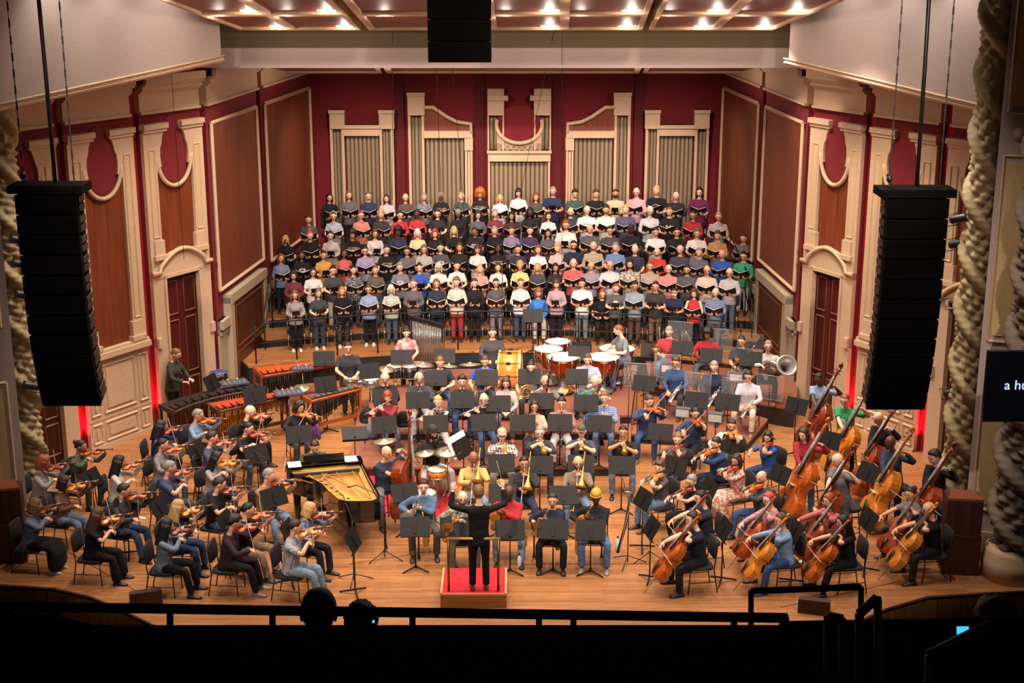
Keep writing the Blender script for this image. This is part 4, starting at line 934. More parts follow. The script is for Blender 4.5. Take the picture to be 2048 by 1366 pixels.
mo = Proto('monitor_speaker'); mo.part('cabinet', MB().prism([(-.10,-.09),(.10,-.09),(.10,.06),(.05,.10),(-.10,.10)], -.15, .15, T=Tr(0,0,.98) @ Matrix(((0,0,1,0),(1,0,0,0),(0,1,0,0),(0,0,0,1)))), [mat('speaker_grey', '4c4b4a', .6)])
mo.part('control_plate', MB().box((0, -.105, .98), (.27, .008, .15)), [mat('plate_grey', 'b9b7b4', .5)]); mo.part('pole', MB().tube([(0, 0, 0), (0, 0, .9)], .014, 6, 0), [BLK])
for k in range(3):
    a = math.radians(30+120*k); mo.part('foot', MB().tube([(0, 0, .1), (.28*math.cos(a), .28*math.sin(a), .01)], .010, 5, 0), [BLK])
MONITOR = mo
# percussion
COPPER = mat('copper_bowl', 'b5581f', .3, 1., bump=.1, scale=14); SKINH = mat('drum_head', 'd8cab8', .6)
def timp(r):
    p = Proto('timpani_drum'); h = .86
    p.part('bowl', MB().lathe([(.05, h-.62*r-.28), (r*.45, h-.60*r-.22), (r*.8, h-.38*r-.12), (r*.97, h-.16*r-.02), (r, h-.02)], n=28), [COPPER])
    p.part('drum_head', MB().lathe([(r*1.01, h), (r*1.01, h+.008), (r*.9, h+.012), (.01, h+.013)], n=28), [SKINH]); p.part('hoop', MB().tube([(r*1.03*math.cos(a), r*1.03*math.sin(a), h) for a in [2*math.pi*i/28 for i in range(28)]], .016, 6, 0, closed=True), [CHROME])
    for k in range(8):
        a = 2*math.pi*k/8; p.part('tuning_rod', MB().tube([(r*1.06*math.cos(a), r*1.06*math.sin(a), h+.03), (r*1.04*math.cos(a), r*1.04*math.sin(a), h-.16), (r*.62*math.cos(a), r*.62*math.sin(a), .22)], [.012, .012, .010], 5, 0), [CHROME])
    p.part('base', MB().lathe([(.22, .03), (.26, .05), (.26, .09), (.08, .14), (.06, .30)], n=14).box((0, -r*.8, .06), (.12, .36, .05)), [mat('base_grey', '8d8882', .4, .7)]); return p
TIMP = {r: timp(r) for r in (.29, .33, .37, .41)}
def cymbal(r, h):
    p = Proto('cymbal'); R = Rx(8)
    p.part('cymbal_disc', MB().lathe([(r, -.012), (r*.6, .006), (r*.2, .018), (r*.17, .035), (.01, .045)], (0, 0, h), 24, 0, R), [mat('cymbal_bronze', 'd8c8a4', .34, .85)])
    p.part('pole', MB().tube([(0, 0, .3), (0, 0, h+.07)], .009, 6, 0), [CHROME])
    for k in range(3):
        a = math.radians(20+120*k); p.part('foot', MB().tube([(0, 0, .42), (.26*math.cos(a), .26*math.sin(a), .01)], .008, 5, 0), [CHROME])
    return p
CYM = cymbal(.22, .98); CYML = cymbal(.26, 1.08)
def drum(name, r, d, h, shell, stand=True):
    p = Proto(name); p.part('shell', MB().lathe([(r, h-d), (r, h-.01)], n=22), [shell]); p.part('drum_head', MB().lathe([(r*.99, h-.008), (r*.99, h+.002), (.01, h+.003)], n=22), [SKINH])
    for z in (h-.004, h-d+.004): p.part('hoop', MB().tube([(r*1.02*math.cos(a), r*1.02*math.sin(a), z) for a in [2*math.pi*i/22 for i in range(22)]], .010, 5, 0, closed=True), [CHROME])
    lg = MB()
    for k in range(8): a = 2*math.pi*k/8; lg.tube([(r*1.03*math.cos(a), r*1.03*math.sin(a), h-.01), (r*1.03*math.cos(a), r*1.03*math.sin(a), h-d+.01)], .007, 5, 0)
    p.part('tension_rods', lg, [CHROME])
    if stand:
        for k in range(3):
            a = math.radians(50+120*k); p.part('foot', MB().tube([(.05*math.cos(a), .05*math.sin(a), h-d), (0, 0, .28), (.25*math.cos(a), .25*math.sin(a), .01)], .008, 5, 0), [CHROME])
    return p
AMBER = mat('amber_shell', 'd07a20', .25, coat=.6); SHELLB = mat('black_shell', '151312', .3, coat=.5)
SNARE = drum('snare_drum', .18, .15, .78, AMBER); TOM = drum('tom_drum', .20, .28, .88, SHELLB); TIMB = drum('timbale', .17, .15, .92, CHROME); BLUED = drum('field_drum', .20, .22, .86, SHELLB)
def marimba(name, L, d0, d1, h, barm, resm, framem, n=36, arc=0., rows=2):
    p = Proto(name)   # long axis X, player at +Y
    bars = MB(); res = MB()
    def off(x): return -arc*(x/(L/2))**2
    for i in range(n):
        u = i/(n-1); x = (u-.5)*(L-.12); ln = .5*(d0 + (d1-d0)*u); w = (L-.12)/n*.80
        bars.box((x, off(x) + ln*.52, h), (w, ln, .022))
        res.tube([(x, off(x) - d0*.02 + .04, h-.05), (x, off(x) - d0*.02 + .04, h-.05-(.16 + .40*(1-u)) if arc == 0 else h-.62)], w*.46, 7, 0)
        if i % 7 not in (2, 6): bars.box((x + w*.6, off(x) - ln*.42, h+.035), (w, ln*.9, .022)); res.tube([(x + w*.6, off(x) - ln*.62, h-.05), (x + w*.6, off(x) - ln*.62, h-.05-(.14 + .40*abs(math.cos(u*2.2))))], w*.46, 7, 0)
    p.part('bars', bars, [barm]); p.part('resonators', res, [resm])
    fr = MB()
    for s, dd in ((-1, d0), (1, d1)):
        x = s*L/2; fr.box((x, off(x), h-.02), (.06, dd*1.05, .10)); 
        p.part('end_frame', MB().box((x, off(x)-dd*.42, (h-.07)/2+.03), (.05, .06, h-.13)).box((x, off(x)+dd*.42, (h-.07)/2+.03), (.05, .06, h-.13)).box((x, off(x), .07), (.05, dd*1.0, .06)), [framem])
    k = 9
    for s in (-.5, .02, .55):
        fr.tube([((j/(k-1)-.5)*L, off((j/(k-1)-.5)*L) + (d0+(d1-d0)*j/(k-1))*s, h-.03) for j in range(k)], [(.018, .035)]*k, 6, 0, up=(0,0,1))
    fr.box((0, 0, .22), (L, .05, .07)); p.part('frame', fr, [framem]); return p
DKBAR = mat('dark_bar', '2c2624', .4); ROSE = mat('rosewood_bar', 'b8482a', .35, coat=.3); PADAUK = mat('padauk_bar', 'cc5a28', .35, coat=.3); GOLDR = mat('gold_resonator', 'b07c34', .3, .9); BRNR = mat('brown_resonator', '5e3420', .35, .7)
VIBE = marimba('vibraphone', 2.5, .62, .45, .92, DKBAR, BRNR, mat('case_brown', '3a221a', .6), 37, .25); MARA = marimba('marimba', 1.75, .62, .40, .86, ROSE, GOLDR, mat('frame_brown', '4a2c1a', .5), 34); MARB = marimba('marimba', 2.35, .75, .42, .90, PADAUK, mat('black_resonator', '1a1614', .4), mat('frame_red', '8c3a1c', .4), 40)
XYLO = marimba('xylophone', 1.5, .42, .30, .88, mat('bar_silver', '8a8580', .35, .6), mat('black_resonator', '1a1614', .4), mat('frame_orange', 'a04c1e', .4), 30)
tbz = Proto('tubular_bells'); 
for i in range(18): tbz.part('tube', MB().tube([(-.62+.072*i, 0, 1.72), (-.62+.072*i, 0, .42+.035*i)], .019, 8, 0), [CHROME])
tbz.part('frame', MB().tube([(-.72, 0, .05), (-.72, 0, 1.84)], .022, 7, 0).tube([(.72, 0, .05), (.72, 0, 1.78)], .022, 7, 0).box((0, 0, 1.80), (1.5, .10, .07)).box((0, 0, .30), (1.44, .10, .10)).box((-.72, 0, .05), (.06, .6, .05)).box((.72, 0, .05), (.06, .6, .05)), [BLK]); CHIMES = tbz
bd = Proto('bass_drum'); RB = Ry(90); WOODB = mat('maple_shell', 'd8923a', .3, kind='varnish', col2='b86c22', scale=25, coat=.5)
bd.part('shell', MB().lathe([(.47, -.24), (.47, .24)], (0, 0, .72), 32, 0, RB), [WOODB])
for s in (-1, 1):
    bd.part('drum_head', MB().lathe([(.465, s*.241), (.01, s*.246)], (0, 0, .72), 32, 0, RB), [SKINH]); bd.part('hoop', MB().tube([(s*.23, .485*math.cos(a), .72+.485*math.sin(a)) for a in [2*math.pi*i/32 for i in range(32)]], [(.014, .03)]*32, 6, 0, closed=True, up=(1,0,0)), [mat('maple_hoop', 'e0a85a', .4)])
for kx in range(10):
    a = 2*math.pi*kx/10; bd.part('tension_rod', MB().tube([(-.25, .50*math.cos(a), .72+.50*math.sin(a)), (.25, .50*math.cos(a), .72+.50*math.sin(a))], .009, 5, 0).box((0, .485*math.cos(a), .72+.485*math.sin(a)), (.10, .05, .05)), [BLK])
bd.part('stand', MB().tube([(-.3, -.35, .02), (-.3, -.3, .4)], .02, 6, 0).tube([(.3, -.35, .02), (.3, -.3, .4)], .02, 6, 0).box((0, -.35, .05), (.7, .05, .05)).box((0, .35, .05), (.7, .05, .05)).box((0, 0, .12), (.5, .7, .05)), [BLK]); BDRUM = bd
# ---------------------------------------------------------------- choir
# px py sex skin hair haircolour top sleeve bottom held worn | what they wear
CHOIR = ['''
590 594 F a wavy l stripez:b9aca8:6d5f66 long 151517 t glasses|a striped cardigan and black trousers
637 591 F a long l 3d4148 short 3b4658 t -|a slate tee and blue jeans
684 582 F a long o 17131a long print:1c191c:8a8480 f -|a black turtleneck and speckled black skirt
737 578 F b short b 8d9cc8 short 17161a f glasses|a periwinkle tee and black trousers
782 578 F a bob w b8bda8 short 47566c f glasses|a pale sage tee and blue jeans
827 567 F a bun l 665c62 long 2a2729 t -|a grey sweatshirt and dark skirt
873 567 F a bob r 2c3244 short 1d2029 f glasses|a navy tee with pale print
913 564 F a curlyshort l print:d8cdbd:8a6a5c long b01a2a f -|a dotted cream blouse and red trousers
949 566 F a short b 1c1a1d long 151416 t -|a black zipped hoodie
992 566 F b ponytail d plaid:2a272b:6d666c short 77757e f glasses|a dark plaid overshirt and grey trousers
1041 566 F a short l print:ece6e2:35353c long 3f4f66 f glasses|a white top with dark flecks and jeans
1077 583 F b fringebob l 2f7fd0 long b9b0b0 n -|a bright blue sweater seated behind a music stand
1113 567 F a fringebob b b595a0 long 1c191b t -|a pink and grey cardigan and black skirt
1164 566 M b thick k ede6e0 short 6a7888 f -|a white tee and faded jeans
1205 586 F a bob r 1a1718 short 1a1718 f glasses|an all black outfit seated with a folder
1232 576 M a short r 5d5a58 short 2a2726 t beard|a grey tee with a pale emblem
1270 572 M c short d 8b9ea8 long 5c473c f -|a pale blue sweater and brown trousers
1311 572 M b crop k 3c383b short 80674e t -|a charcoal polo and khaki trousers
1349 586 M c short k 242a48 short 1f1f28 t mask|a navy polo and white face mask
1388 588 F a curlybob b c8202a none 1c1a1c f -|a red vest over a white shirt
1431 585 M a balding g plaid:8c9cc0:30406c long 6f6668 f -|a blue plaid shirt and grey trousers
''', '''
587 551 F b curlybob d 7a3038 long 4a3430 t -|a maroon cardigan over a brown top
626 544 F a bob d e6dfdc short 3c4454 t glasses|a plain white tee with jeans
666 541 F a bun d 46464c short c8beb0 t -|a charcoal tee and cream trousers
707 540 F a bun d print:4a474c:c4bfc0 short print:2a272c:b0aab0 f -|a black and white speckled dress
751 540 F a ponytail r 6a5850 long 4a5a74 f -|a mushroom brown sweater and jeans
800 534 F a curlyshort g 7f7c80 short 333036 f -|a grey tee with white lettering
839 535 F a bun d 2d5cc0 short 28262c t -|a cobalt blue tee
877 534 F b bob w e8dfd8 short 2c2a2e f glasses|a white cardigan and scarf
914 531 F a short d e9e2dc short 6a6460 t -|a loose white tee
960 538 F a bob y plaid:b8645c:d8b0a4 long 3a3236 f -|a red plaid shirt
996 534 F a bob b e4dad4 short 5a5450 f -|a cream white tee behind a folder
1040 531 F b curlyshort y e8cf74 short 2c2a2a f glasses|a pastel yellow tee
1075 535 F b bob y 4a474f long 242226 f -|a dark grey hooded jacket
1111 535 F c long k 2e2a30 long 1c1a1c f -|a dark speckled sweater
1147 526 M a balding r d05a58 short 2a2628 f -|a coral red tee
1182 532 M b balding l plaid:b8aab8:5a4a60 long 1e1c22 f glasses|a purple plaid shirt
1220 530 M b balding g print:d8d2d6:8a8290 short 2a282c f glasses|a white shirt with small print
1260 528 M b long d floral:c8bcae:8c7c70 short 4a4440 f beard|a floral beige shirt
1300 532 M b crop l plaid:d8c4b0:6a4038 long 4c3c38 f -|a brown plaid shirt
1337 538 M a balding l d88a88 short 3a302e f -|a salmon pink polo
1374 539 M b short d 585e5c short 3c4446 f glasses,beard|a grey green tee
1414 540 M b balding d d8c4a8 short a89c88 f glasses|a cream linen shirt
1459 545 M a bald d c4bfc0 long 5f7088 f glasses|a pale grey hoodie and blue jeans
''', '''
562 516 F b long r 7688ac long 201e24 f -|a blue cardigan over a white top
603 510 F d long k 201d20 short 1a181b f -|a black tee with white lettering
647 510 F b bun d e0a52a short 1d1b1e t -|a golden yellow tee
688 506 F d long k e0605c none 9a1c2c f -|a sleeveless coral top and red trousers
730 501 F a short d ab9cc4 short 2a282e f glasses|a lavender shirt
773 499 F a bun d 221f22 short 454c58 f -|a black tee printed LIFT EVERY VOICE
814 502 F b curlyshort d 6c686e short 2a282c f glasses|a mid grey tee
848 498 F a long l b8b0a4 long 3a3638 f glasses|an oatmeal sweater
881 495 F a bun d 545058 short 8a2a30 f -|a charcoal tee with white print
919 494 F b long b 2c2326 long 1f1b1d f -|a black top with maroon edge
955 498 F a fringebob b e2d8d2 short 6a625e f glasses|a blush white blouse
996 496 F e long k 1f1c1e short 1c1a1c f -|a black tee printed LIFT EVERY VOICE
1036 498 F b short d 3a363c short 1f1d20 f -|a dark grey knit top
1076 499 F a long r e6e0de short 6a666a f -|a bright white tee
1115 496 F a curlyshort y dcb8b0 long 3a3234 f -|a pale pink blouse
1147 490 M b crop d 262c40 short 22222a t glasses,beard|a navy tee with a round red print
1187 492 M a bald d plaid:dcc9b0:4a4640 long 2a282a f beard|a cream and black plaid shirt
1231 494 M a short g 6f8cc0 short 3f5470 f -|a sky blue tee
1270 499 M a short w 3a3a54 short 2a2830 n -|a navy polo with white collar
1314 504 M a balding l d42c22 long 6a2a2a f beard|a scarlet zip jacket
1360 499 M a balding g 4a4858 long 201e24 f -|a slate purple button shirt
1398 505 M a short g stripe:7a7484:4a4858 long 4a5a70 f -|a grey striped shirt over a teal tee
1444 508 M b balding x 2c5cb8 long 3a4a68 f -|a royal blue sweatshirt
1487 512 M b short k 2c9c6c mid c8c0b8 f glasses|a white tee with green sleeves
''', '''
571 479 F a bob y 1c181b short 1c1a1c f -|a black v-neck top
620 471 F a topbun o 1d191b short 201c1e f -|a black wrap top
661 471 F a bun d c0b4a6 long 8a8078 t -|a beige crewneck sweater
705 469 F c afro k 1f1c1e short 1c1a1c f -|a black tee printed LIFT EVERY VOICE
750 467 F b long b d8cfc8 long b0a8a0 t -|a cream cardigan
796 463 F e afro k 2c3450 short 1e1e26 f -|a navy short-sleeved top
835 466 F a bob w d8cf9c short 2c2a2e f -|a pale lemon sweater
870 467 F a curlybob r 2a1a1c long 20181a f -|a black top with red scarf
908 461 F a long y 1e1b1d short 201c1e t -|a plain black tee behind a folder
949 463 F d ponytail k 211e22 short 1c1a1c f -|a black tee with a white slogan
989 461 F b short g 191618 long 1a181a f -|a black turtleneck sweater
1023 461 F b short b 83749c long 2a282e f -|a mauve button shirt
1060 461 F a bun d 44345c short 201e26 f -|a plum purple tee
1096 466 F c long k plaid:6a626c:3a343c long 2a262a f -|a grey checked shirt
1132 450 M a short r e0d6d0 short b0a69c t beard,glasses|a white tee and pale trousers
1180 458 M b balding d 58565f short 2a282c f -|a dark grey polo
1220 461 M b short d 4c484c short 3a3638 f glasses|a charcoal tee with glasses
1262 458 M e crop k 1f1c1d short 1c1a1c f cap=161515,beard|a black shirt and black cap
1312 464 M b short d e8e0da short c8beb6 f -|a white tee lifting a folder
1354 464 M b short k 241f20 long 201e20 f glasses|a black shirt with glasses
1394 466 M b thick x e2d6ca short 8a827c f -|a cream white tee
1435 471 M b thick b b88850 long 6a5440 f -|a camel brown sweater
1487 476 M b short d 6a6464 long 5c5a58 f -|a grey tee with dark sleeves
''', '''
617 439 F b bun d 4e525a short 3f4a5a f -|a slate grey tee
667 432 F a ponytail b a9b4c4 short 8a8478 f headband,glasses|a pale blue tee and white headband
722 430 F a short r d8846c short 221f22 f glasses|a coral button shirt
762 429 F a curlyshort y 3c3a3e short 8a8280 f -|a charcoal short-sleeved top
800 430 F a short d c81f2a long 2a2022 t glasses|a red cardigan holding a tablet
834 427 F e short k c0202e long 1c181a f -|a red cardigan over a black top
875 427 F a short d 2e2b30 short 201e22 t glasses|a dark grey tee reading a tablet
916 427 F d long k 242024 long 1c1a1c n cap=77746f|a black sweatshirt and grey cap
956 430 F a curlybob d 5c5864 long 2a282e t glasses|a grey baseball tee
990 427 F b short g 7a2c38 long 2a2024 f -|a dark red sweater
1023 432 F c wavy k 4a2430 long 241c20 f -|a maroon blouse
1060 424 F e wavy k 222022 short 1c1a1c f mask=201e20|a black tee and black face mask
1097 432 F a bob d dfd8d4 long 2c3040 f -|a white jacket over a navy top
1141 424 M a bald d 3a3a42 short 242228 f beard|a dark slate tee
1174 420 M a balding w e8e2de short 8a8484 f -|a white university tee
1212 419 M b thick d e4d8c8 short 8a7a68 f beard|a cream collared shirt
1251 419 M a short y 565474 long 2c3448 f -|a purple rugby shirt with white collar
1300 422 M a short w stripe:d8d6da:9a98a4 long 2e3648 f glasses|a white striped shirt
1339 423 M a crop r 1f1c1e short 1c1a1c f -|a black tee with white script
1386 430 M c short k a81c28 long 6a1c22 f glasses|a deep red shirt
1437 433 M b short g plaid:b8a8a4:8a7a78 long 4a4038 f glasses|a grey checked shirt
''', '''
659 395 F b bob k 191618 long 1c1a1c f -|an all black top with a necklace
698 390 F a long l 6a6468 long 28262a f -|a grey cardigan over a pink tee
737 392 F a bun l 343a5c short 1f2130 f -|a navy scoop-neck top
773 397 F a long b c8bcc8 short 8a8088 f -|a pale lilac tee
811 395 F a bald d 5c504c long 2a2626 f -|a brown v-neck sweater
848 394 F b bob g print:5a5868:c8c4d0 long 2a2a36 f -|a navy patterned blouse
882 392 F d bob g 232024 short 1c1a1e f glasses|a black tee printed LIFT EVERY VOICE
923 392 F a bun y 3c5040 short 242824 f -|a forest green top
960 388 F c bigafro o 252529 short 1c1c20 f -|a LIFT EVERY VOICE tee at the middle
1000 397 F a long y e6dedc short 8a8488 f glasses|a white blouse among dark shirts
1037 385 F a fringebob d e8dee0 long b0a4a8 f -|a loose white button shirt
1072 394 F a wavy r 50544a short 2a2c2a f -|an olive tee
1106 382 M b short g 2a3458 short 20263c t -|a navy polo reading a booklet
1150 388 M b curlyshort d 3c5c50 long 241f22 f -|a green rugby shirt with white collar
1192 388 M b thick b 1e1b1d long 1c1a1c f -|a black zip-neck pullover
1231 387 M c ponytail d d0bc98 mid 1c1a1c t mask=1c1a1b|a cream vest and dark face mask
1273 384 M a bald d d8a4b0 long 2c3450 f glasses|a pink button shirt
1313 381 M a thick y 1d1a1b short 1c1a1c f -|a black tee with a white arch print
1352 392 M a balding g 2a2a2e long 1c1a1c f -|a black button shirt
1399 384 M a long d 6c1c48 mid 201a1e f -|a burgundy shirt
''']
def folderpose(sex, held, seat=0., fat=1.):
    B = Body(sex, seat, 2 if not seat else 5, fat, (0, 9, 0), knees=.12, kf=.42)
    dz = 0 if not seat else -.41; k = 1 if sex == 'M' else .97
    if held == 'f':
        B.arm(True, (-.115, -.27, (1.05*k+dz)), (-.7, .5, -.6), (.45, -.75, .25), (.1, .2, 1), .45); B.arm(False, (.125, -.28, 1.06*k+dz), (.7, .5, -.6), (-.45, -.75, .25), (-.1, .2, 1), .45)
        B.FM = Tr(0, -.375, 1.14*k+dz) @ Rx(-42)
    elif held == 't':
        B.arm(True, (-.10, -.27, 1.08*k+dz), (-.7, .5, -.6), (.15, -.7, .55), (.7, .2, .4), .5); B.arm(False, (.10, -.27, 1.08*k+dz), (.7, .5, -.6), (-.15, -.7, .55), (-.7, .2, .4), .5)
        B.FM = Tr(0, -.365, 1.17*k+dz) @ Rx(-58)
    else:
        z = .98 if not seat else .60; B.arm(True, (-.10, -.22, z*k), (-.7, .5, -.6), (.6, -.6, -.1), (0, .3, -1), .4); B.arm(False, (.10, -.24, z*k), (.7, .5, -.6), (-.6, -.6, -.1), (0, .3, -1), .4); B.FM = None
    return B
TPL = {}
def template(key):
    if key not in TPL:
        sex, held, sl, seat = key; B = folderpose(sex, held, seat, 1.07); TPL[key] = [B, B.body(1).mesh('body', skinmats('a', 'd')), queue(B.shirt(sl), 'shirt', [cloth('808080')]), queue(B.pants(1.0), 'trousers', [cloth('202020')])]
    return TPL[key]
CH = []
for row, txt in enumerate(CHOIR):
    for ln in [l for l in txt.strip().split('\n') if l]:
        a, words = ln.split('|'); f = a.split(); CH.append((row, float(f[0]), float(f[1]), f[2:], words)); sl = f[7]
        template((f[2], f[9], sl, .45 if 'seated' in words else 0.))
# ---------------------------------------------------------------- orchestra: poses
def mouth(B): return np.array(B.HM @ Vector((0, -.103, -.058)))
def mv(M, *p): return np.array(M @ Vector(p))
def pose(kind, sex, i, fat=1.):
    """returns body and the things it plays: (proto, local matrix, noun, category, material overrides)"""
    rnd = random.Random(i*17+3); th = []
    if kind in ('violin', 'viola'):
        P = VIOLIN if kind == 'violin' else VIOLA
        B = Body(sex, .44, 6 + rnd.uniform(-2, 4), fat, (24, 10, 8), knees=.15 + rnd.uniform(-.03, .06), kf=.43, foot=rnd.uniform(-.12, .10), twist=4)
        o = B.N + V(.055, -.075, .035); d = nz(V(.56 + rnd.uniform(-.06, .06), -.80, .02 + rnd.uniform(-.05, .06))); n = V(-.28, -.12, .95); M = frame(o, d, n)
        vm = VARN[i % 4]; th.append((P, M, kind, kind, {'body': [vm, None], 'neck': [vm]}))
        w = mv(M, .43*P.sc, .025, -.075); B.arm(False, w, (.25, -.2, -1), (-.25, .1, .95), (-.7, .55, .1), .75)
        C = mv(M, *P.bridge); b = nz(V(.60, .40, .66)); dist = .22 + .36*((i*37 % 100)/100.)
        h = C - b*dist; B.arm(True, h + V(-.03, .06, .035), (-.9, .2, -.5), (.28, -.85, -.45), (.35, -.2, -.9), .55)
        th.append((VBOW, frame(h - b*.05, b, np.array(M.to_3x3() @ Vector((0, 0, 1)))), kind + ' bow', 'bow', None))
    elif kind == 'cello':
        B = Body(sex, .46, 7, fat, (8, 6, -6), knees=.27, kf=.42, foot=rnd.uniform(-.1, .14))
        E = V(.02, -.93, .0); S = V(.18, -.04, 1.28); d = nz(S-E); M = frame(E + d*.33, d, (0, -.85, .5)); vm = VARN[(i+1) % 4]
        th.append((CELLO, M, 'cello', 'cello', {'body': [vm, None], 'neck': [vm]}))
        B.arm(False, mv(M, .93, .06, -.04), (.9, .3, -.2), (-.75, -.35, .25), (-.1, -.5, -.8), .7); C = mv(M, *CELLO.bridge); b = nz(V(1, .08, -.10)); h = C - b*(.22 + .22*((i*29 % 10)/10.)) + V(0, 0, .03)
        B.arm(True, h + V(-.02, .07, .04), (-.9, .4, -.2), (.25, -.8, -.5), (.2, -.3, -.9), .55); th.append((CBOW, frame(h - b*.05, b, (0, -.85, .5)), 'cello bow', 'bow', None))
    elif kind == 'bass':
        B = Body(sex, 0, 9, fat, (4, 8, 0), stance=.16); E = V(-.10, -.66, 0); S = V(.52, -.14, 1.80); d = nz(S-E); M = frame(E + d*.2, d, (-.40, -.85, .35)); vm = VARN[(i*3+1) % 4]
        th.append((BASS, M, 'double bass', 'double bass', {'body': [vm, None], 'neck': [vm]}))
        B.arm(False, mv(M, 1.46, .05, -.03), (.9, .3, -.3), (-.7, -.5, .3), (-.2, -.4, -.8), .7); C = mv(M, *BASS.bridge); B.arm(True, mv(M, .86, -.05, .17), (-.9, .5, -.1), (.3, -.5, -.75), (.4, .1, -.8), .5)
        h = mv(M, .80, -.03, .20); b = nz(V(1, .0, -.25)); th.append((CBOW, frame(h - b*.1, b, (-.3, -.9, .2)), 'bass bow', 'bow', None))
    elif kind == 'jazzbass':
        B = Body(sex, .60, 6, 1.15, (18, 6, 0), knees=.24, kf=.36); E = V(.10, -.55, 0); S = V(.34, -.12, 1.95); d = nz(S-E); M = frame(E + d*.2, d, (.55, -.8, .2)); vm = VARN[3]
        th.append((BASS, M, 'double bass', 'double bass', {'body': [vm, None], 'neck': [vm]}))
        B.arm(False, mv(M, 1.28, .05, -.0), (.9, .3, -.3), (-.7, -.5, .3), (-.2, -.4, -.8), .7); B.arm(True, mv(M, .70, -.05, .17), (-.9, .3, -.4), (.5, -.6, -.5), (.4, .1, -.8), .5)
    elif kind == 'flute':
        B = Body(sex, .44, 4, fat, (-14, 6, -6), knees=.13); m = mouth(B); d = nz(V(-.90, -.30, -.24 - .1*(i % 3))); M = frame(m + V(0, -.012, 0), d, (0, -.3, .95)); th.append((FLUTE, M, 'flute', 'flute', None))
        B.arm(False, mv(M, .17, 0, -.03) + V(.02, -.035, -.05), (.6, -.2, -.8), (-.6, .35, .55), (-.1, .8, .1), .7); B.arm(True, mv(M, .40, 0, -.02) + V(-.03, .05, -.06), (-.8, .2, -.6), (.4, -.75, .35), (.5, -.1, -.3), .7)
    elif kind in ('clarinet', 'oboe', 'ehorn'):
        P = {'clarinet': CLAR, 'oboe': OBOE, 'ehorn': EHORN}[kind]; B = Body(sex, .44, 5, fat, (0, 6, 0), knees=.16); m = mouth(B); d = nz(V(0, -.55, -.82)); M = frame(m, d, (0, -.8, .5)); th.append((P, M, {'ehorn': 'english horn'}.get(kind, kind), {'ehorn': 'english horn'}.get(kind, kind), None))
        B.arm(False, mv(M, .24, 0, 0) + V(.07, .03, -.03), (.8, .1, -.8), (-.75, -.35, .2), (-.3, .5, .5), .7); B.arm(True, mv(M, .42, 0, 0) + V(-.07, .03, -.03), (-.8, .1, -.8), (.75, -.35, .2), (.3, .5, .5), .7)
    elif kind == 'bassoon':
        B = Body(sex, .44, 3, fat, (0, 5, 0), knees=.17); M = frame((.02, -.26, .98), (.42 if i % 2 else .12, -.12, .89), (0, -1, .1)); th.append((BASSOON, M, 'bassoon', 'bassoon', None))
        B.arm(True, mv(M, -.30, .02, 0) + V(-.06, .06, 0), (-.9, .3, -.4), (.5, -.7, .1), (.6, .3, .3), .7); B.arm(False, mv(M, .05, 0, 0) + V(.06, .04, -.02), (.9, .2, -.5), (-.6, -.5, .4), (-.5, .4, 0), .7)
    elif kind in ('trumpet', 'trumpets'):
        B = Body(sex, .44, 5, fat, (0, 2, 0), knees=.2); m = mouth(B); d = nz(V(.08*(i % 3 - 1), -.95, -.22)); M = frame(m, d, (0, -.2, 1)); th.append((TRPG if kind == 'trumpet' else TRPS, M, 'trumpet', 'trumpet', None))
        B.arm(False, mv(M, .19, .06, -.10), (.9, .1, -.6), (-.35, -.5, .75), (-.8, .2, .0), .8); B.arm(True, mv(M, .17, -.05, -.02), (-.9, .1, -.6), (.35, -.8, .3), (.4, 0, -.8), .7)
    elif kind == 'trombone':
        B = Body(sex, .44, 4, fat, (4, 4, 0), knees=.2); m = mouth(B); d = nz(V(-.10, -.62, -.78 + .12*(i % 3))); M = frame(m, d, (0, -.8, .6)); th.append((TBN, M, 'trombone', 'trombone', None))
        B.arm(False, mv(M, .10, .06, -.06) + V(.02, .02, -.02), (.9, .1, -.7), (-.5, -.3, .6), (-.6, -.2, .0), .8); B.arm(True, mv(M, .36, -.03, -.05), (-.9, .2, -.5), (.4, -.7, -.2), (.5, .1, -.1), .7)
    elif kind == 'tboneup':
        B = Body(sex, .44, 4, fat, (-4, 14, 0), knees=.2); M = frame((-.16, -.36, .62), (-.04, -.10, .99) if i % 2 else (-.38, -.12, .92), (0, -1, .1)) @ Tr(-.1, 0, 0); th.append((TBN, M, 'trombone', 'trombone', None))
        B.arm(True, mv(M, .15, -.02, -.06), (-.9, .2, -.5), (.4, -.8, .2), (.5, .1, .1), .8); B.arm(False, (.18, -.30, .62), (.9, .2, -.5), (-.3, -.8, -.2), (0, 0, -1), .4)
    elif kind == 'tbonehold':
        B = Body(sex, .44, 4, fat, (-6, 10, 0), knees=.22); M = frame((.02, -.42, .75), (.50, -.30, .78), (0, -1, .2)) @ Tr(-.22, 0, 0); th.append((TBN, M, 'trombone', 'trombone', None))
        B.arm(True, mv(M, .02, -.02, -.08), (-.9, .2, -.5), (.6, -.5, .2), (.5, .1, .1), .8); B.arm(False, mv(M, .36, .05, -.05), (.9, .2, -.5), (-.3, -.8, .2), (-.3, 0, -.8), .6)
    elif kind in ('saxg', 'saxs', 'saxt'):
        P = {'saxg': SAXG, 'saxs': SAXS, 'saxt': SAXT}[kind]; B = Body(sex, .44, 5, fat, (0, 5, 0), knees=.22, foot=.0); m = mouth(B); M = frame(m, (-.50, -.78, -.15), (.30, -.22, .95)); th.append((P, M, 'saxophone', 'saxophone', None))
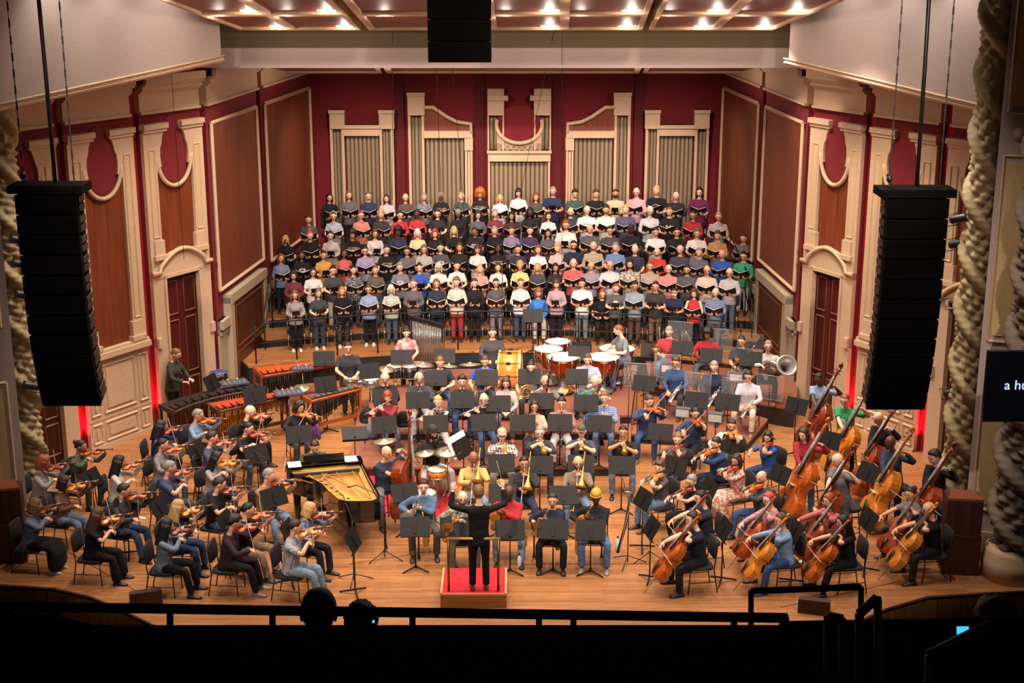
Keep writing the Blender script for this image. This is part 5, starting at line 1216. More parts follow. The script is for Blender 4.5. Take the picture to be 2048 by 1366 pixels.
        B.arm(False, mv(M, .19, .03, -.20) + V(.05, .02, -.01), (.9, .1, -.6), (-.7, -.5, .1), (-.3, .5, .3), .7); B.arm(True, mv(M, .20, -.03, -.36) + V(-.05, .05, -.01), (-.9, .3, -.5), (.7, -.5, .0), (.3, .5, .3), .7)
    elif kind == 'trestrest':
        B = Body(sex, .44, 3, fat, (0, 16, 0), knees=.2); M = frame((.10, -.36, .66), (-.45, -.35, -.80), (.5, -.8, .2)) @ Tr(-.2, 0, 0); th.append((TRPS, M, 'trumpet', 'trumpet', None))
        B.arm(True, (-.10, -.36, .60), (-.9, .3, -.3), (.3, -.85, -.2), (0, 0, -1), .5); B.arm(False, (.13, -.33, .66), (.9, .3, -.3), (-.6, -.6, -.3), (-.3, -.3, -.8), .8)
    elif kind == 'horn':
        B = Body(sex, .44, 6, fat, (0, 14, 0), knees=.2); M = Tr(-.10, -.32, .68) @ Rz(20); th.append((HORN, M, 'french horn', 'french horn', None))
        B.arm(True, (-.22, -.30, .58), (-.9, .3, -.3), (-.1, -.8, -.2), (.4, 0, -.6), .5); B.arm(False, (.10, -.32, .68), (.9, .3, -.4), (-.6, -.6, 0), (-.3, 0, -.8), .7)
    elif kind == 'tuba':
        B = Body(sex, .44, 2, fat, (8, 4, 0), knees=.24); M = Tr(.14, -.32, .80) @ Ry(30) @ Rx(52); th.append((TUBA, M, 'tuba', 'tuba', None))
        B.arm(True, (-.10, -.34, .86), (-.9, .3, -.4), (.6, -.5, -.2), (.3, -.3, -.8), .6); B.arm(False, (.26, -.26, .74), (.9, .3, -.4), (-.6, -.6, .1), (-.6, .3, 0), .6)
    elif kind == 'piano':
        B = Body(sex, .46, 12, fat, (0, 22, 0), knees=.14); B.arm(True, (-.20, -.46, .76), (-.8, .4, -.4), (0, -1, -.1), (0, 0, -1), .35); B.arm(False, (.20, -.46, .76), (.8, .4, -.4), (0, -1, -.1), (0, 0, -1), .35)
    elif kind == 'drummer':
        B = Body(sex, .52, 3, 1.05, (18, 4, 0), knees=.28, kf=.40); B.arm(True, (-.26, -.20, .66), (-.9, .4, 0), (.1, -.8, -.5), (.2, 0, -1), .5); B.arm(False, (.26, -.20, .66), (.9, .4, 0), (-.1, -.8, -.5), (-.2, 0, -1), .5)
    elif kind == 'lap':
        B = Body(sex, .44, 4, fat, (0, 16, 0), knees=.16); B.arm(True, (-.06, -.30, .60), (-.9, .3, -.3), (.6, -.7, -.1), (0, 0, -1), .5); B.arm(False, (.07, -.32, .60), (.9, .3, -.3), (-.6, -.7, -.1), (0, 0, -1), .5)
    elif kind == 'timp':
        B = Body(sex, .62, 10, fat, (-30, 10, 0), knees=.2, kf=.36); B.arm(True, (-.2, -.34, .92), (-.9, .3, -.3), (.2, -.9, -.1), (0, 0, -1), .6); B.arm(False, (.2, -.34, .92), (.9, .3, -.3), (-.2, -.9, -.1), (0, 0, -1), .6)
    elif kind == 'stand':
        B = Body(sex, 0, 6, fat, (0, 18 if i % 2 else 8, 0)); B.arm(True, (-.13, -.34, 1.02), (-.9, .4, -.3), (.4, -.85, 0), (0, 0, -1), .5); B.arm(False, (.13, -.36, 1.02), (.9, .4, -.3), (-.4, -.85, 0), (0, 0, -1), .5)
    elif kind == 'conductor':
        B = Body(sex, 0, 3, .96, (0, 4, 0), stance=.11); B.arm(True, (-.40, -.28, 1.62), (-.8, .2, -1), (.05, -.25, .95), (.3, -.9, 0), .3); B.arm(False, (.40, -.28, 1.60), (.8, .2, -1), (-.05, -.25, .95), (-.3, -.9, 0), .5)
    else: raise ValueError(kind)
    return B, th
# px py pose facing z sex skin hair hc top sleeve bottom shoe worn | role and clothes
ORCH = '''
161 893 violin 62 0 F c bun d 5a6256 long 3a4038 201c1a -|violinist in a grey green blouse by the wainscot
87 925 violin 80 0 F a curlybob r a59ca4 long 1c1a1c 201c1a glasses|violinist in a pale grey long-sleeved top
128 964 violin 78 0 F b bob d 7c4c40 long 6f84a0 8a8078 -|violinist in a rust brown top and light jeans
70 1010 violin 82 0 F b bob l 76829a long 1a181a b0aaa4 -|violinist in a grey blue cardigan and black skirt
238 923 violin 84 0 F b long k d2c4b8 long 5c5456 e0dad2 -|violinist in a cream buttoned cardigan
248 981 violin 70 0 M b short d 3c4040 long 36486a 241c1a -|violinist in a dark green sweater and jeans
195 1030 violin 84 0 F b long b 181517 short 161416 2a2526 -|violinist in a black tee and wide black trousers
321 853 violin 88 0 F a wavy k 2a4aa0 long 2a2a34 201c1a glasses|violinist in a black vest with blue sleeves
325 889 violin 72 0 F b ponytail k 8a8488 long 40587c 2a2626 -|violinist in a grey top with navy sleeves
339 935 violin 86 0 M b short g 47506e short 54545c 2a2626 -|violinist in a navy polo and grey trousers
356 1013 violin 84 0 F a long y 201d22 short 2c4470 201c1a -|violinist in a black top and dark jeans beside the denim shirt
333 1051 violin 86 0 F b long k 76889c long 17161a 241c1a -|violinist in a denim shirt and black trousers
396 830 violin 66 0 F b short g 8298b8 long 1c1a1e 241e1c glasses|violinist in a light blue open cardigan
424 875 violin 80 0 M b short d 4a5670 short 3a3c46 2a2626 -|violinist in a slate blue tee
433 915 violin 56 0 F b long k a09890 long 34507c 2a2626 -|violinist in a taupe sweater and jeans
439 968 violin 72 0 M b short d 1a1719 short 47648c 2a2626 glasses|violinist in a black tee with yellow print
500 822 violin 74 0 M a bald d 1f1d20 long 1d1b1e 241e1c -|violinist in a black sweater over a red collar
496 856 violin 50 0 F b ponytail k 201d20 short 4a505c 5a4a42 -|violinist in a black tee behind a shared stand
598 814 violin 20 0 F b curlybob d 2a262c long 4a4850 241e1c -|violinist in a dark sweater with a purple jacket
538 951 violin 46 0 M b short g a87858 long 7d9cc0 3a302c -|violinist in a tan sweater and light jeans
496 1019 violin 74 0 F b ponytail k 232126 short a08468 3c4458 -|violinist in a dark tee and khaki trousers
468 1045 violin 84 0 M b curlyshort k 3c2430 long 1d1a1c 8a8078 -|violinist in a plum shirt and black trousers
590 1054 violin 78 0 M b short d stripe:b8bcc8:8c8c9c:9 short 8ca4bc c0b8b0 -|violinist in a pale short-sleeved shirt and faded jeans
619 1018 violin 66 0 F a bob y print:5c6890:a0a8c4 mid 26242a 1c1a1c -|violinist in a blue patterned blouse
629 892 piano 14 0 M b crop d 4c4c30 long 1c1a1e 1c1a1c -|pianist in an olive sweater
352 708 stand 74 0 M a short l 3f443c long 201e20 1c1a1c -|percussionist in a green zip jacket behind the vibraphone
696 695 stand 12 0 M b crop d 36383f short 3a4456 2a2626 glasses|percussionist in a charcoal v-neck tee
813 665 stand 6 0 F a bun d floral:e8a8a4:c06a70:9 short 2a2a2e 1c1a1c -|percussionist in a pink floral blouse
985 665 stand 4 0 M a short b 4c484c long 1e1c20 1c1a1c glasses|percussionist in a grey jacket over a lilac shirt
1237 660 timp -70 .40 M a crop r 7c7c84 short 5a6a88 1c1a1c -|timpanist in a grey short-sleeved shirt
880 724 horn 6 .40 M a short r 2e2e3c short 44587c 1c1a1c -|horn player in a navy tee and jeans
970 722 horn 0 .40 M b short b 1f5cc8 short 4c5060 1c1a1c -|horn player in a bright blue tee
1062 733 horn -2 .40 F a bun d 8a8688 short 3a3840 1c1a1c -|horn player in a pale grey top behind a stand
1175 718 horn -4 .40 M a short b a8b4cc short 5878a4 1c1a1c -|horn player in a light blue button shirt
770 755 clarinet 10 .38 M a balding w 1e1b1d long 2a282c 1c1a1c glasses|clarinettist in a black sweatshirt with white print
838 755 clarinet 8 .38 M a balding w 4a464a long c8c0bc 1c1a1c glasses|clarinettist in a dark grey sweater
924 762 clarinet 4 .38 F a curlyshort d 38323a long 34507c 1c1a1c -|clarinettist in a dark cardigan over a red shirt
1012 765 lap -2 .38 F a long b d0bcb8 long 6a686c 9c5c50 -|bassoonist in a white patterned blouse
1090 762 bassoon 0 .38 M b bald d 76726a long 2c2a30 1c1a1c beard|bassoonist in a grey hooded sweater
1190 762 bassoon -4 .38 M a balding w 5c8470 short 5878a0 1c1a1c -|contrabassoonist in a sage green tee
775 793 flute 12 .20 F a fringebob r 9c2c3c long 5a5a68 1c1a1c -|flutist in a crimson cardigan
876 803 flute 6 .20 F a short y print:2c2628:c0b4b0 none b8b0ac 1c1a1c -|flutist in a sleeveless black dotted top
968 798 flute 10 .20 M a bald d 1e1c1e long 3f5478 1c1a1c glasses|flutist in a black button shirt
1069 812 oboe 0 .20 F b bob d dcb49c long 4c4448 1c1a1c glasses|oboist in a peach blouse
1123 806 ehorn -2 .20 M b short k a87868 long e0d8d4 1c1a1c -|english horn player in a tan sweater
1209 795 oboe -6 .20 M a short r plaid:9caccc:4c6498 long 5a6c8c 1c1a1c -|oboist in a blue plaid shirt over a white tee
1004 870 trumpet 4 0 M b bald d plaid:e4d4cc:5c4c50:6 long 8c7c68 2a2626 flatcap|trumpeter in a white plaid shirt and flat cap
1080 864 trumpet 0 0 M a crop g 3c3c42 mid 3a3a40 6a3020 glasses|trumpeter in a charcoal shirt with rolled sleeves
1163 862 trumpet -2 0 M a bald d 4a4e58 short 2a2a30 2a2626 cap=4a463c|trumpeter in a grey tee and dark cap
1246 864 trumpet -4 0 M c crop k 222124 short 787c88 2a2626 -|trumpeter in a black tee and grey jeans
947 916 trombone 4 0 M d bald k d8b45c long 8098bc 2a2626 -|trombonist in a black vest with yellow sleeves
1048 926 trombone 0 0 M c crop k 34323a long 2c4064 8a8884 -|trombonist in a dark hooded sweatshirt
1156 925 trombone -2 0 M b balding d 8c7460 long 7494b8 2a2626 glasses,beard|trombonist in a brown knitted cardigan
865 864 drummer 22 0 M c long k 232124 short e0dcd4 2a2626 beanie=242224,longbeard|drummer in a black tee and white trousers
773 905 jazzbass 30 0 M b bald d 343a50 short 74747e 4a4844 glasses|bassist in a navy tee beside the piano
847 972 saxs 4 0 M a short d 55779a long 5a5250 2a2626 -|saxophonist in a steel blue sweater
925 996 saxt 6 0 M a bald d floral:b0aa9c:7c766c:14 long 6a6250 4a4038 glasses,beard|saxophonist in a patterned grey shirt behind the conductor
1018 984 saxg 0 0 M e bald k c4202c long 86a4c8 201c1c glasses|saxophonist in a red jacket and pale jeans
1105 1000 saxg -4 0 F b ponytail d 2c3046 mid 1c1c24 1c1a1c -|saxophonist in a navy shirt
1192 993 saxg -6 0 M e bald k 23252e long 5a78a8 8a8480 beanie,glasses|saxophonist in a black puffer jacket and yellow beanie
957 985 conductor 184 .25 M a short l 17171b long 141316 7a3a24 -|conductor in black with both arms raised on the podium
1338 663 tboneup -14 .45 M a short g c8323c short 5a78a0 1c1a1c glasses|trombonist in a red printed tee
1415 668 tboneup -16 .45 M d afro k b41824 long 5c6c84 1c1a1c -|trombonist in a plain red sweater
1483 682 tbonehold -18 .45 M b crop d 3a4258 short 6c7480 1c1a1c glasses|trombonist in a dark blue short-sleeved shirt
1536 692 tuba -16 .45 M a short g e0d8dc long 1c1a1e 8a5a48 glasses|tuba player in a white shirt
1352 724 trestrest -20 .20 M b thick b 34507c long 38363e 2a2626 glasses|trumpeter in a blue denim shirt resting the trumpet
1428 733 trestrest -20 .20 M a short g 242c44 long 3c5070 2a2626 glasses|trumpeter in a navy zip fleece resting the trumpet
1497 752 trestrest -22 .20 M b short k d4c8d4 long dccab0 8a6a58 glasses|trumpeter in a pale lilac shirt resting the trumpet
1298 802 viola -6 0 M b short b 3a4670 long 34588c 5c4838 -|violist in a navy button shirt and jeans
1390 826 viola -22 0 F b ponytail k 34486c long 26262e 7a3c30 -|violist in a dark blue cardigan with arm outstretched
1463 850 viola -34 0 M b short d e4dcd8 long 3a3a48 2a2626 beard|violist in a white shirt
1355 878 viola -40 0 F a bun l 6c5850 long 3c5478 e0d8d0 -|violist in a brown cardigan
1432 886 viola -76 0 M a short d 2c4470 long 262c40 2a2626 -|violist in a navy crewneck sweater
1473 920 viola -72 0 F b bob d floral:c87c68:e8c8b8:16 long floral:c87c68:e8c8b8:16 c0b0a4 -|violist in a long floral dress
1320 934 viola -62 0 F a curlyshort b 57545c short 6484a8 2a2626 -|violist in a grey short-sleeved top and jeans
1383 962 viola -72 0 F a short g 1c1a1d none 1e1c20 2a2626 glasses|violist in a sleeveless black top
1523 955 viola -76 0 M b balding d 54545c long 3a5c90 2a2626 -|violist in a grey hooded sweatshirt
1536 874 viola -58 0 F b bob k 2560b8 short 34507c 2a2626 -|violist in a bright blue tee
1402 995 cello -78 0 M b short k 283048 short 26242a 2a2626 -|cellist in a navy tee at the inner front desk
1386 1038 cello -80 0 M a short k 1e2130 short 24222a 201c1e -|cellist in a dark navy tee at the front desk
1538 998 cello -70 0 F a short p plaid:d89c9c:b06c70 long 2c2a30 2a2626 glasses|cellist in a pink checked shirt
1562 1040 cello -80 0 F b ponytail b 86a8d4 long 3a5c90 3a3632 -|cellist in a light blue sweater and jeans
1658 1000 cello -64 0 F a long r d0646c long 241f22 d8d0c8 -|cellist in a coral cardigan
1687 1044 cello -82 0 F b long k 1c191c short 1e1b1e 201c1e -|cellist in a black tee and black trousers
1822 988 cello -62 0 F b bun d 8c868c short 1c1a1c 6a5a4c -|cellist in a light grey tee by the lectern
1858 1018 cello -84 0 M b bald d 1a181a short 28262a 1c1a1c glasses|cellist in a black polo at the stage edge
1638 757 bass -40 0 M e crop k 93abd4 short 2a2a30 1c1a1c -|bassist in a light blue tee at the far desk
1690 800 bass -36 0 M a crop r 1fa060 short 2a2a34 1c1a1c glasses|bassist in a green tee with a white circle
1757 836 bass -62 0 M a bald d 1c1a1c long 1c1a1c 1c1a1c glasses|bassist in a black sweater near the red recess
1607 868 bass -40 0 M a bob d a81c2c long 5478a4 1c1a1c -|bassist in a crimson shirt and jeans
1675 920 bass -66 0 M a bald d 7a7c88 short 5a5a62 1c1a1c -|bassist in a heather grey tee
1781 884 bass -54 0 M e bald k 333a58 long 1e1e26 1c1a1c -|bassist in a navy shirt behind an amber bass
1868 914 bass -62 0 M a curlyshort d 1c1a1c long 3c5478 1c1a1c -|bassist in black at the carved column
'''
OR = []
for i, ln in enumerate([l for l in ORCH.strip().split('\n') if l]):
    a, words = ln.split('|'); f = a.split(); px, py, kind, rz, zf, sex = float(f[0]), float(f[1]), f[2], float(f[3]), float(f[4]), f[5]
    fat = 1.22 if any(w in words for w in ('red jacket', 'navy zip fleece', 'plaid shirt and flat', 'tan sweater and light')) else 1.08
    B, th = pose(kind, sex, i, fat)
    sk = 'floral dress' in words or 'black skirt' in words or 'wide black' in words
    bm = B.body(0).mesh('body', skinmats('a', 'd'))
    OR.append((px, py, kind, rz, zf, f[5:], words, B, th, bm, queue(B.shirt(f[10], collar=0), 'shirt', [cloth('808080')], .018), queue(B.pants(1.5 if 'wide' in words else 1.05, skirt='dress' in words or 'skirt' in words), 'trousers', [cloth('202020')], .019)))
AUD = []
run_remesh()
for me in RM:
    if not me.materials: me.materials.append(cloth('808080'))
# place the choir
rowcount = [sum(1 for c in CH if c[0] == r) for r in range(6)]; seen = [0]*6
ORD = ['leftmost', 'second', 'third', 'fourth', 'fifth', 'sixth', 'seventh', 'eighth', 'ninth', 'tenth', 'eleventh', 'twelfth']
def place_words(k, n):
    if k < 12: return ORD[k] + (' from left' if k else '')
    j = n-1-k; return ('rightmost' if j == 0 else ORD[j] + ' from right')
FONT = {}
def text_mesh(s, size, col, depth=.002):
    key = (s, size, col)
    if key in FONT: return FONT[key]
    c = bpy.data.curves.new('txt', 'FONT'); c.body = s; c.size = size; c.align_x = 'CENTER'; c.align_y = 'CENTER'; c.extrude = depth; c.resolution_u = 2
    o = bpy.data.objects.new('txt', c); COL.objects.link(o); me = bpy.data.meshes.new_from_object(o.evaluated_get(bpy.context.evaluated_depsgraph_get()))
    bpy.data.objects.remove(o); me.materials.clear(); me.materials.append(mat('print_' + col, col, .7)); me.name = 'print'; FONT[key] = me; return me
def chest(person, B, s, size, col, up=.30, dy=0., name='shirt_print'):
    p = B.P + B.up*up + B.fw*(.168 if B.sex == 'F' else .165); M = frame(p, (1,0,0), B.fw)
    return obj(name, text_mesh(s, size, col), person, M @ Tr(0, dy, 0))
CHP = []
for row, px, py, f, words in CH:
    sex, skin, hair, hc, top, sl, bot, held, acc = f; seated = 'seated' in words
    B, bm, ish, ipa = template((sex, held, sl, .45 if seated else 0.))
    d = ray(px, py); Rr = R0 + row + (.28 if seated else 0)
    A = d[0]**2 + d[1]**2; Bq = -2*(d[0]*RC.x + d[1]*RC.y); Cq = RC.x**2 + RC.y**2 - Rr**2
    t = (-Bq + math.sqrt(Bq*Bq - 4*A*Cq)) / (2*A); hz = CAMH + d[2]*t; z = ROWZ[row]
    s = max(.88, min(1.10, (hz - z) / B.H[2])) if not seated else 1.0
    pos = Vector((d[0]*t, d[1]*t, z)); v = (RC - pos).normalized()*.75 + Vector((0, -.35, 0)); rz = math.degrees(math.atan2(v.x, -v.y)) + random.uniform(-7, 7)
    R = Rz(rz); root = pos - R.to_3x3() @ Vector((B.H[0]*s, B.H[1]*s, 0)); M = Tr(root.x, root.y, z) @ R @ Matrix.Scale(s, 4)
    k = seen[row]; seen[row] += 1; where = place_words(k, rowcount[row]); rn = NTH[row]
    lab = 'singer in %s, %s in %s choir row' % (words, where, rn)
    lw = lab.split()
    if len(lw) > 16: lab = 'singer in %s, %s, %s row' % (' '.join(words.split()[:10]), where, rn)
    p = make_person(M, B, bm, RM[ish], RM[ipa], skin, hair, hc, top, bot, 'd8d2c8' if row == 0 and k < 4 else '2a2422', None, [] if acc == '-' else acc.split(','), lab, 'choir singers on the risers')
    p.name = 'person'
    if 'LIFT' in words: chest(p, B, 'LIFT EVERY', .060, 'f0b060', .33); chest(p, B, 'VOICE', .085, 'e8e0d8', .26)
    elif 'university' in words: chest(p, B, 'FORDHAM', .055, '4a4a58', .33)
    elif 'script' in words: chest(p, B, 'Full', .11, 'e0dcd8', .31)
    elif 'slogan' in words or 'white lettering' in words or 'pale emblem' in words or 'arch print' in words or 'round red print' in words or 'white print' in words:
        bars = MB()
        if 'emblem' in words or 'round red' in words: bars.lathe([(.07, 0), (.066, .003)], n=18)
        elif 'arch' in words: bars.tube([(.085*math.cos(a), .07*math.sin(a) - .02, 0) for a in [math.radians(20 + 14*i) for i in range(11)]], .008, 5, 0)
        else:
            for i_, w_ in enumerate((.15, .20, .12)): bars.box((.008*i_, .035 - .038*i_, 0), (w_, .024, .004))
        obj('shirt_print', bars.mesh('shirt_print', [mat('print_red' if 'red' in words else 'print_pale', 'c85860' if 'red' in words else 'c8c4c6', .7)]), p, frame(B.P + B.up*.30 + B.fw*.166, (1,0,0), B.fw))
    CHP.append((p, B, M, held, lab, words, where, rn))
    if held in 'ft':
        fm = M @ B.FM @ Rz(random.uniform(-6, 6)); sc = Matrix.Scale(1/s, 4)
        (FOLDER if held == 'f' else TABLET).spawn(fm @ sc, '%s held by %s singer, %s row' % ('open black music folder' if held == 'f' else 'black tablet', where, rn), 'folder' if held == 'f' else 'tablet', 'choir folders' if held == 'f' else 'choir tablets')
    cm = Tr(root.x, root.y, z) @ R @ Tr(0, .30 if not seated else 0, 0)
    CCHAIR.spawn(cm, 'black chair behind the %s singer in the %s choir row' % (where, rn), 'chair', 'chairs on the choir risers', skip=() if row < 2 else ('leg',))
# place the orchestra
ORP = []
for px, py, kind, rz, zf, f, words, B, th, bm, ish, ipa in OR:
    sex, skin, hair, hc, top, sl, bot, shoe, acc = f
    s = 1.0 if sex == 'M' else .965
    h = G(px, py, zf + B.H[2]*s); R = Rz(rz); root = h - R.to_3x3() @ Vector((B.H[0]*s, B.H[1]*s, 0)); M = Tr(root.x, root.y, zf) @ R @ Matrix.Scale(s, 4)
    p = make_person(M, B, bm, RM[ish], RM[ipa], skin, hair, hc, top, bot, shoe, None, [] if acc == '-' else acc.split(','), words, 'orchestra players')
    ORP.append((p, M, words, kind, rz, zf, B)); short = words.split(' in ')[0] + ' in ' + ' '.join(words.split(' in ', 1)[1].split(' ')[:7])
    for P, Mi, noun, cat, ov in th: P.spawn(M @ Mi, '%s of the %s' % (noun, short), cat, noun + 's', ov)
    cm = Tr(root.x, root.y, zf) @ R
    if B.seat:
        if kind == 'jazzbass': STOOL.spawn(cm, 'black stool under the %s' % short, 'stool', 'stools')
        elif kind in ('timp', 'drummer', 'piano'): STOOL.spawn(cm @ Matrix.Diagonal((1, 1, B.seat/.70, 1)), 'round black stool under the %s' % short, 'stool', 'stools')
        else: (BCHAIR if kind == 'cello' else OCHAIR).spawn(cm, 'black padded chair under the %s' % short, 'chair', 'orchestra chairs')
    elif kind == 'bass': STOOL.spawn(cm @ Tr(0, .22, 0), 'tall black stool behind the %s' % short, 'stool', 'stools')
    if 'yellow print' in words: obj('shirt_print', MB().prism([(-.11,-.04),(.11,-.04),(.11,.0),(.08,.03),(.06,.0),(.04,.06),(.02,.01),(-.01,.05),(-.03,.0),(-.06,.04),(-.08,.0),(-.11,.02)], 0, .004).mesh('shirt_print', [mat('print_yellow', 'c89020', .7)]), p, frame(B.P + B.up*.25 + B.fw*.166, (1,0,0), B.fw))
    if 'red printed tee' in words: chest(p, B, '- H -', .07, 'e8c0c0', .27)
    if 'white circle' in words: obj('shirt_print', MB().lathe([(.075, 0), (.07, .003)], n=20).mesh('shirt_print', [mat('print_disc', 'b8c8bc', .7)]), p, frame(B.P + B.up*.27 + B.fw*.168, (1,0,0), B.fw))
    if kind == 'conductor':
        T, d = B.arms[True][2], B.arms[True][3]; b = Proto('baton'); b.part('shaft', MB().tube([(0,0,0),(.36,0,0)], [.004,.0015], 5, 0), [mat('baton_white', 'ece6dc', .5)]); b.part('grip', MB().ell((-.01,0,0), (.03,.011,.011), 8, 5), [mat('cork', 'b08850', .7)])
        b.spawn(M @ frame(T + d*.09, (.25, -.15, 1), (0, -1, 0)), 'white baton held up by the conductor', 'baton')
# music stands: px py of the desk, size, facing, floor height
STANDS = '''
183 957 m 70 0|250 1010 m 75 0|318 1015 m 80 0|392 900 m 66 0|513 908 m 40 0|598 868 m 15 0|548 994 m 40 0|452 1043 m 78 0|578 1062 m 80 0|706 1080 m 80 0|423 765 h 70 0|509 790 h 30 0|648 717 h 10 0|651 768 h 25 0|738 741 h 20 0|803 714 h 5 0|889 712 h 0 0|980 708 h 0 0|1158 706 m -10 .4
768 850 m 10 .2|871 847 m 6 .2|967 845 m 6 .2|1046 846 m 0 .2|1120 845 m 0 .2|1199 847 m -6 .2|771 794 m 8 .38|836 800 m 6 .38|925 800 m 2 .38|997 807 m 0 .38|1083 802 m 0 .38|1172 806 m -4 .38|871 756 m 4 .4|973 755 m 0 .4|1059 753 m 0 .4|1153 753 m -4 .4
1288 766 m -20 .2|1364 696 m -16 .45|1423 711 m -16 .45|1502 718 m -16 .45|1393 800 m -20 .2|1456 804 m -20 .2|1303 701 h -10 0|1003 926 m 4 0|1080 930 m 0 0|1162 928 m -2 0|1244 930 m -4 0|1126 984 l -2 0|1005 980 l 0 0|831 1047 l 4 0|910 1048 l 4 0|1020 1053 l 0 0|1106 1052 l -4 0|1181 1054 l -6 0
811 979 l 20 0|709 866 f 10 0|1321 864 m -14 0|1350 932 m -40 0|1461 890 m -50 0|1287 998 m -65 0|1417 978 m -70 0|1303 1055 m -78 0|1448 1058 m -80 0|1589 1062 m -80 0|1737 1040 m -80 0|1737 945 m -58 0|1560 948 m -60 0|1593 812 h -40 0|1657 880 h -40 0
'''
used = {}
for it in STANDS.replace('\n', '|').split('|'):
    if not it.strip(): continue
    a = it.split(); px, py, k, rz, zf = float(a[0]), float(a[1]), a[2], float(a[3]), float(a[4]); hg = {'h': 1.10, 'm': .95, 'l': .80, 'f': 1.0}[k]
    g = G(px, py, zf + hg)
    if k == 'l': g = g + Vector((0, -.14, 0))
    best = sorted(ORP, key=lambda o: ((o[1].translation.x - g.x)**2 + (o[1].translation.y - g.y - .3)**2) + (100 if o[2] in used else 0))[0]; used[best[2]] = 1
    STAND[k].spawn(Tr(g.x, g.y, zf) @ Rz(rz), 'black music stand near the %s' % best[2], 'music stand', 'orchestra music stands')
g = G(1066, 627, .6 + 1.0); STAND['m'].spawn(Tr(g.x, g.y, .6), 'black music stand before the seated singer in bright blue', 'music stand', 'orchestra music stands')
# ---------------------------------------------------------------- grand piano
GLOSS = mat('piano_black', '0b0a0b', .08, coat=1., spec=.6); GOLD = mat('piano_plate_gold', 'c89a54', .35, .4); SPRUCE = mat('soundboard', 'd8a050', .45, kind='varnish', col2='c08838', scale=20)
rim = [(572,927),(720,914),(741,957),(759,989),(760,998),(748,1003),(720,1004),(692,1003),(676,999),(656,982),(642,967),(625,957),(600,951),(580,946)]
pr = [G(x, y, 1.0) for x, y in rim]; pc = sum(pr, Vector())/len(pr); base = Vector((pc.x, pc.y, 0))
pl = [((q-base).x, (q-base).y) for q in pr]
if sum(pl[i][0]*pl[(i+1) % len(pl)][1] - pl[(i+1) % len(pl)][0]*pl[i][1] for i in range(len(pl))) < 0: pl = pl[::-1]
def inset(p, k): return [(x*(1-k), y*(1-k)) for x, y in p]
pn = obj('grand_piano', None, None, Tr(*base), 'black concert grand piano without lid, gold frame showing', 'piano')
o_, i_ = np.array([(x, y) for x, y in pl]), np.array(inset(pl, .055)); n_ = len(pl)
def ringz(p, z): return np.array([(x, y, z) for x, y in p])
part('rim', MB().rings([ringz(i_, .70), ringz(o_, .62), ringz(o_, 1.0), ringz(i_, 1.0), ringz(i_, .70)], 0, False, False).prism(inset(pl, .03), .60, .66), [GLOSS], pn)
part('soundboard', MB().prism(inset(pl, .05), .84, .86), [SPRUCE], pn)
kb = [G(x, y, 1.0) - base for x, y in ((572,927),(720,914))]; kd = (kb[1]-kb[0]).normalized(); tl = Vector((kd.y, -kd.x, 0)); kw = (kb[1]-kb[0]).length
PM = Matrix(((kd.x, tl.x, 0, kb[0].x), (kd.y, tl.y, 0, kb[0].y), (0, 0, -1, 0), (0, 0, 0, 1)))   # u along keys, v to the tail
def pp(u, v, z): q = kb[0] + kd*u + tl*v; return (q.x, q.y, z)
plate = MB(); dep = max((Vector((x, y, 0)) - kb[0]).dot(tl) for x, y in pl)
plate.prism([(p[0], p[1]) for p in inset(pl, .10)], .875, .885) if False else None
for a, b in (((.22,.22),(.30,.34)), ((.40,.22),(.60,.78)), ((.60,.22),(.80,.88)), ((.82,.22),(.90,.86)), ((.40,.22),(.88,.76)), ((.52,.22),(.38,.40))):
    plate.tube([pp(a[0]*kw, a[1]*dep, .965), pp(b[0]*kw, b[1]*dep, .945)], [(.014,.014)]*2, 6, 0)
plate.tube([pp(.06*kw, .20*dep, .955), pp(.94*kw, .20*dep, .955)], [(.05,.02)]*2, 6, 0)
part('iron_frame', plate, [GOLD], pn)
pb = MB(); ip = inset(pl, .07); pb.rings([ringz(ip, .90), ringz(ip, .925), ringz(inset(pl, .22), .93), ringz(inset(pl, .22), .90)], 0, False, False); part('frame_border', pb, [GOLD], pn)
hs = MB()
for k in range(6): u = k/5; hs.lathe([(.035,0),(.035,.003)], pp(kw*(.38 + .26*u), dep*(.40 + .42*u), .934), 10, 0)
part('frame_holes', hs, [BLK], pn)
stg = MB()
for k in range(40):
    u = .10 + .80*k/39; stg.tube([pp(kw*u, dep*.20, .945), pp(kw*(.38 + .54*u), dep*(.40 + .44*u), .925)], .0022, 3, 0)
part('strings', stg, [mat('copper_string', 'd08a70', .35, .8)], pn)
part('dampers', MB().box(((Vector(pp(kw*.5, dep*.255, .97)))), (kw*.85, .06, .05), Rz(math.degrees(math.atan2(kd.y, kd.x)))), [mat('damper_dark', '2a2522', .6)], pn)
RK = Rz(math.degrees(math.atan2(kd.y, kd.x)))
part('key_bed', MB().box(pp(kw*.5, -.02, .70), (kw, .32, .06), RK).box(pp(.03, -.02, .78), (.07, .32, .20), RK).box(pp(kw-.03, -.02, .78), (.07, .32, .20), RK), [GLOSS], pn)
part('white_keys', MB().box(pp(kw*.5, -.08, .745), (kw-.16, .16, .03), RK), [mat('ivory_key', 'ece6da', .3)], pn); part('fallboard', MB().box(pp(kw*.5, .04, .84), (kw-.12, .03, .20), RK), [GLOSS], pn)
part('music_desk', MB().box(pp(kw*.5, .10, 1.08), (kw*.55, .02, .15), RK @ Rx(-50)).box(pp(kw*.5, .14, 1.005), (kw*.8, .16, .02), RK), [GLOSS], pn)
part('lid_strip', MB().box(pp(kw*.90, .14, 1.012), (.30, .30, .02), RK).box(pp(kw*.10, .14, 1.012), (.25, .30, .02), RK), [GLOSS], pn)
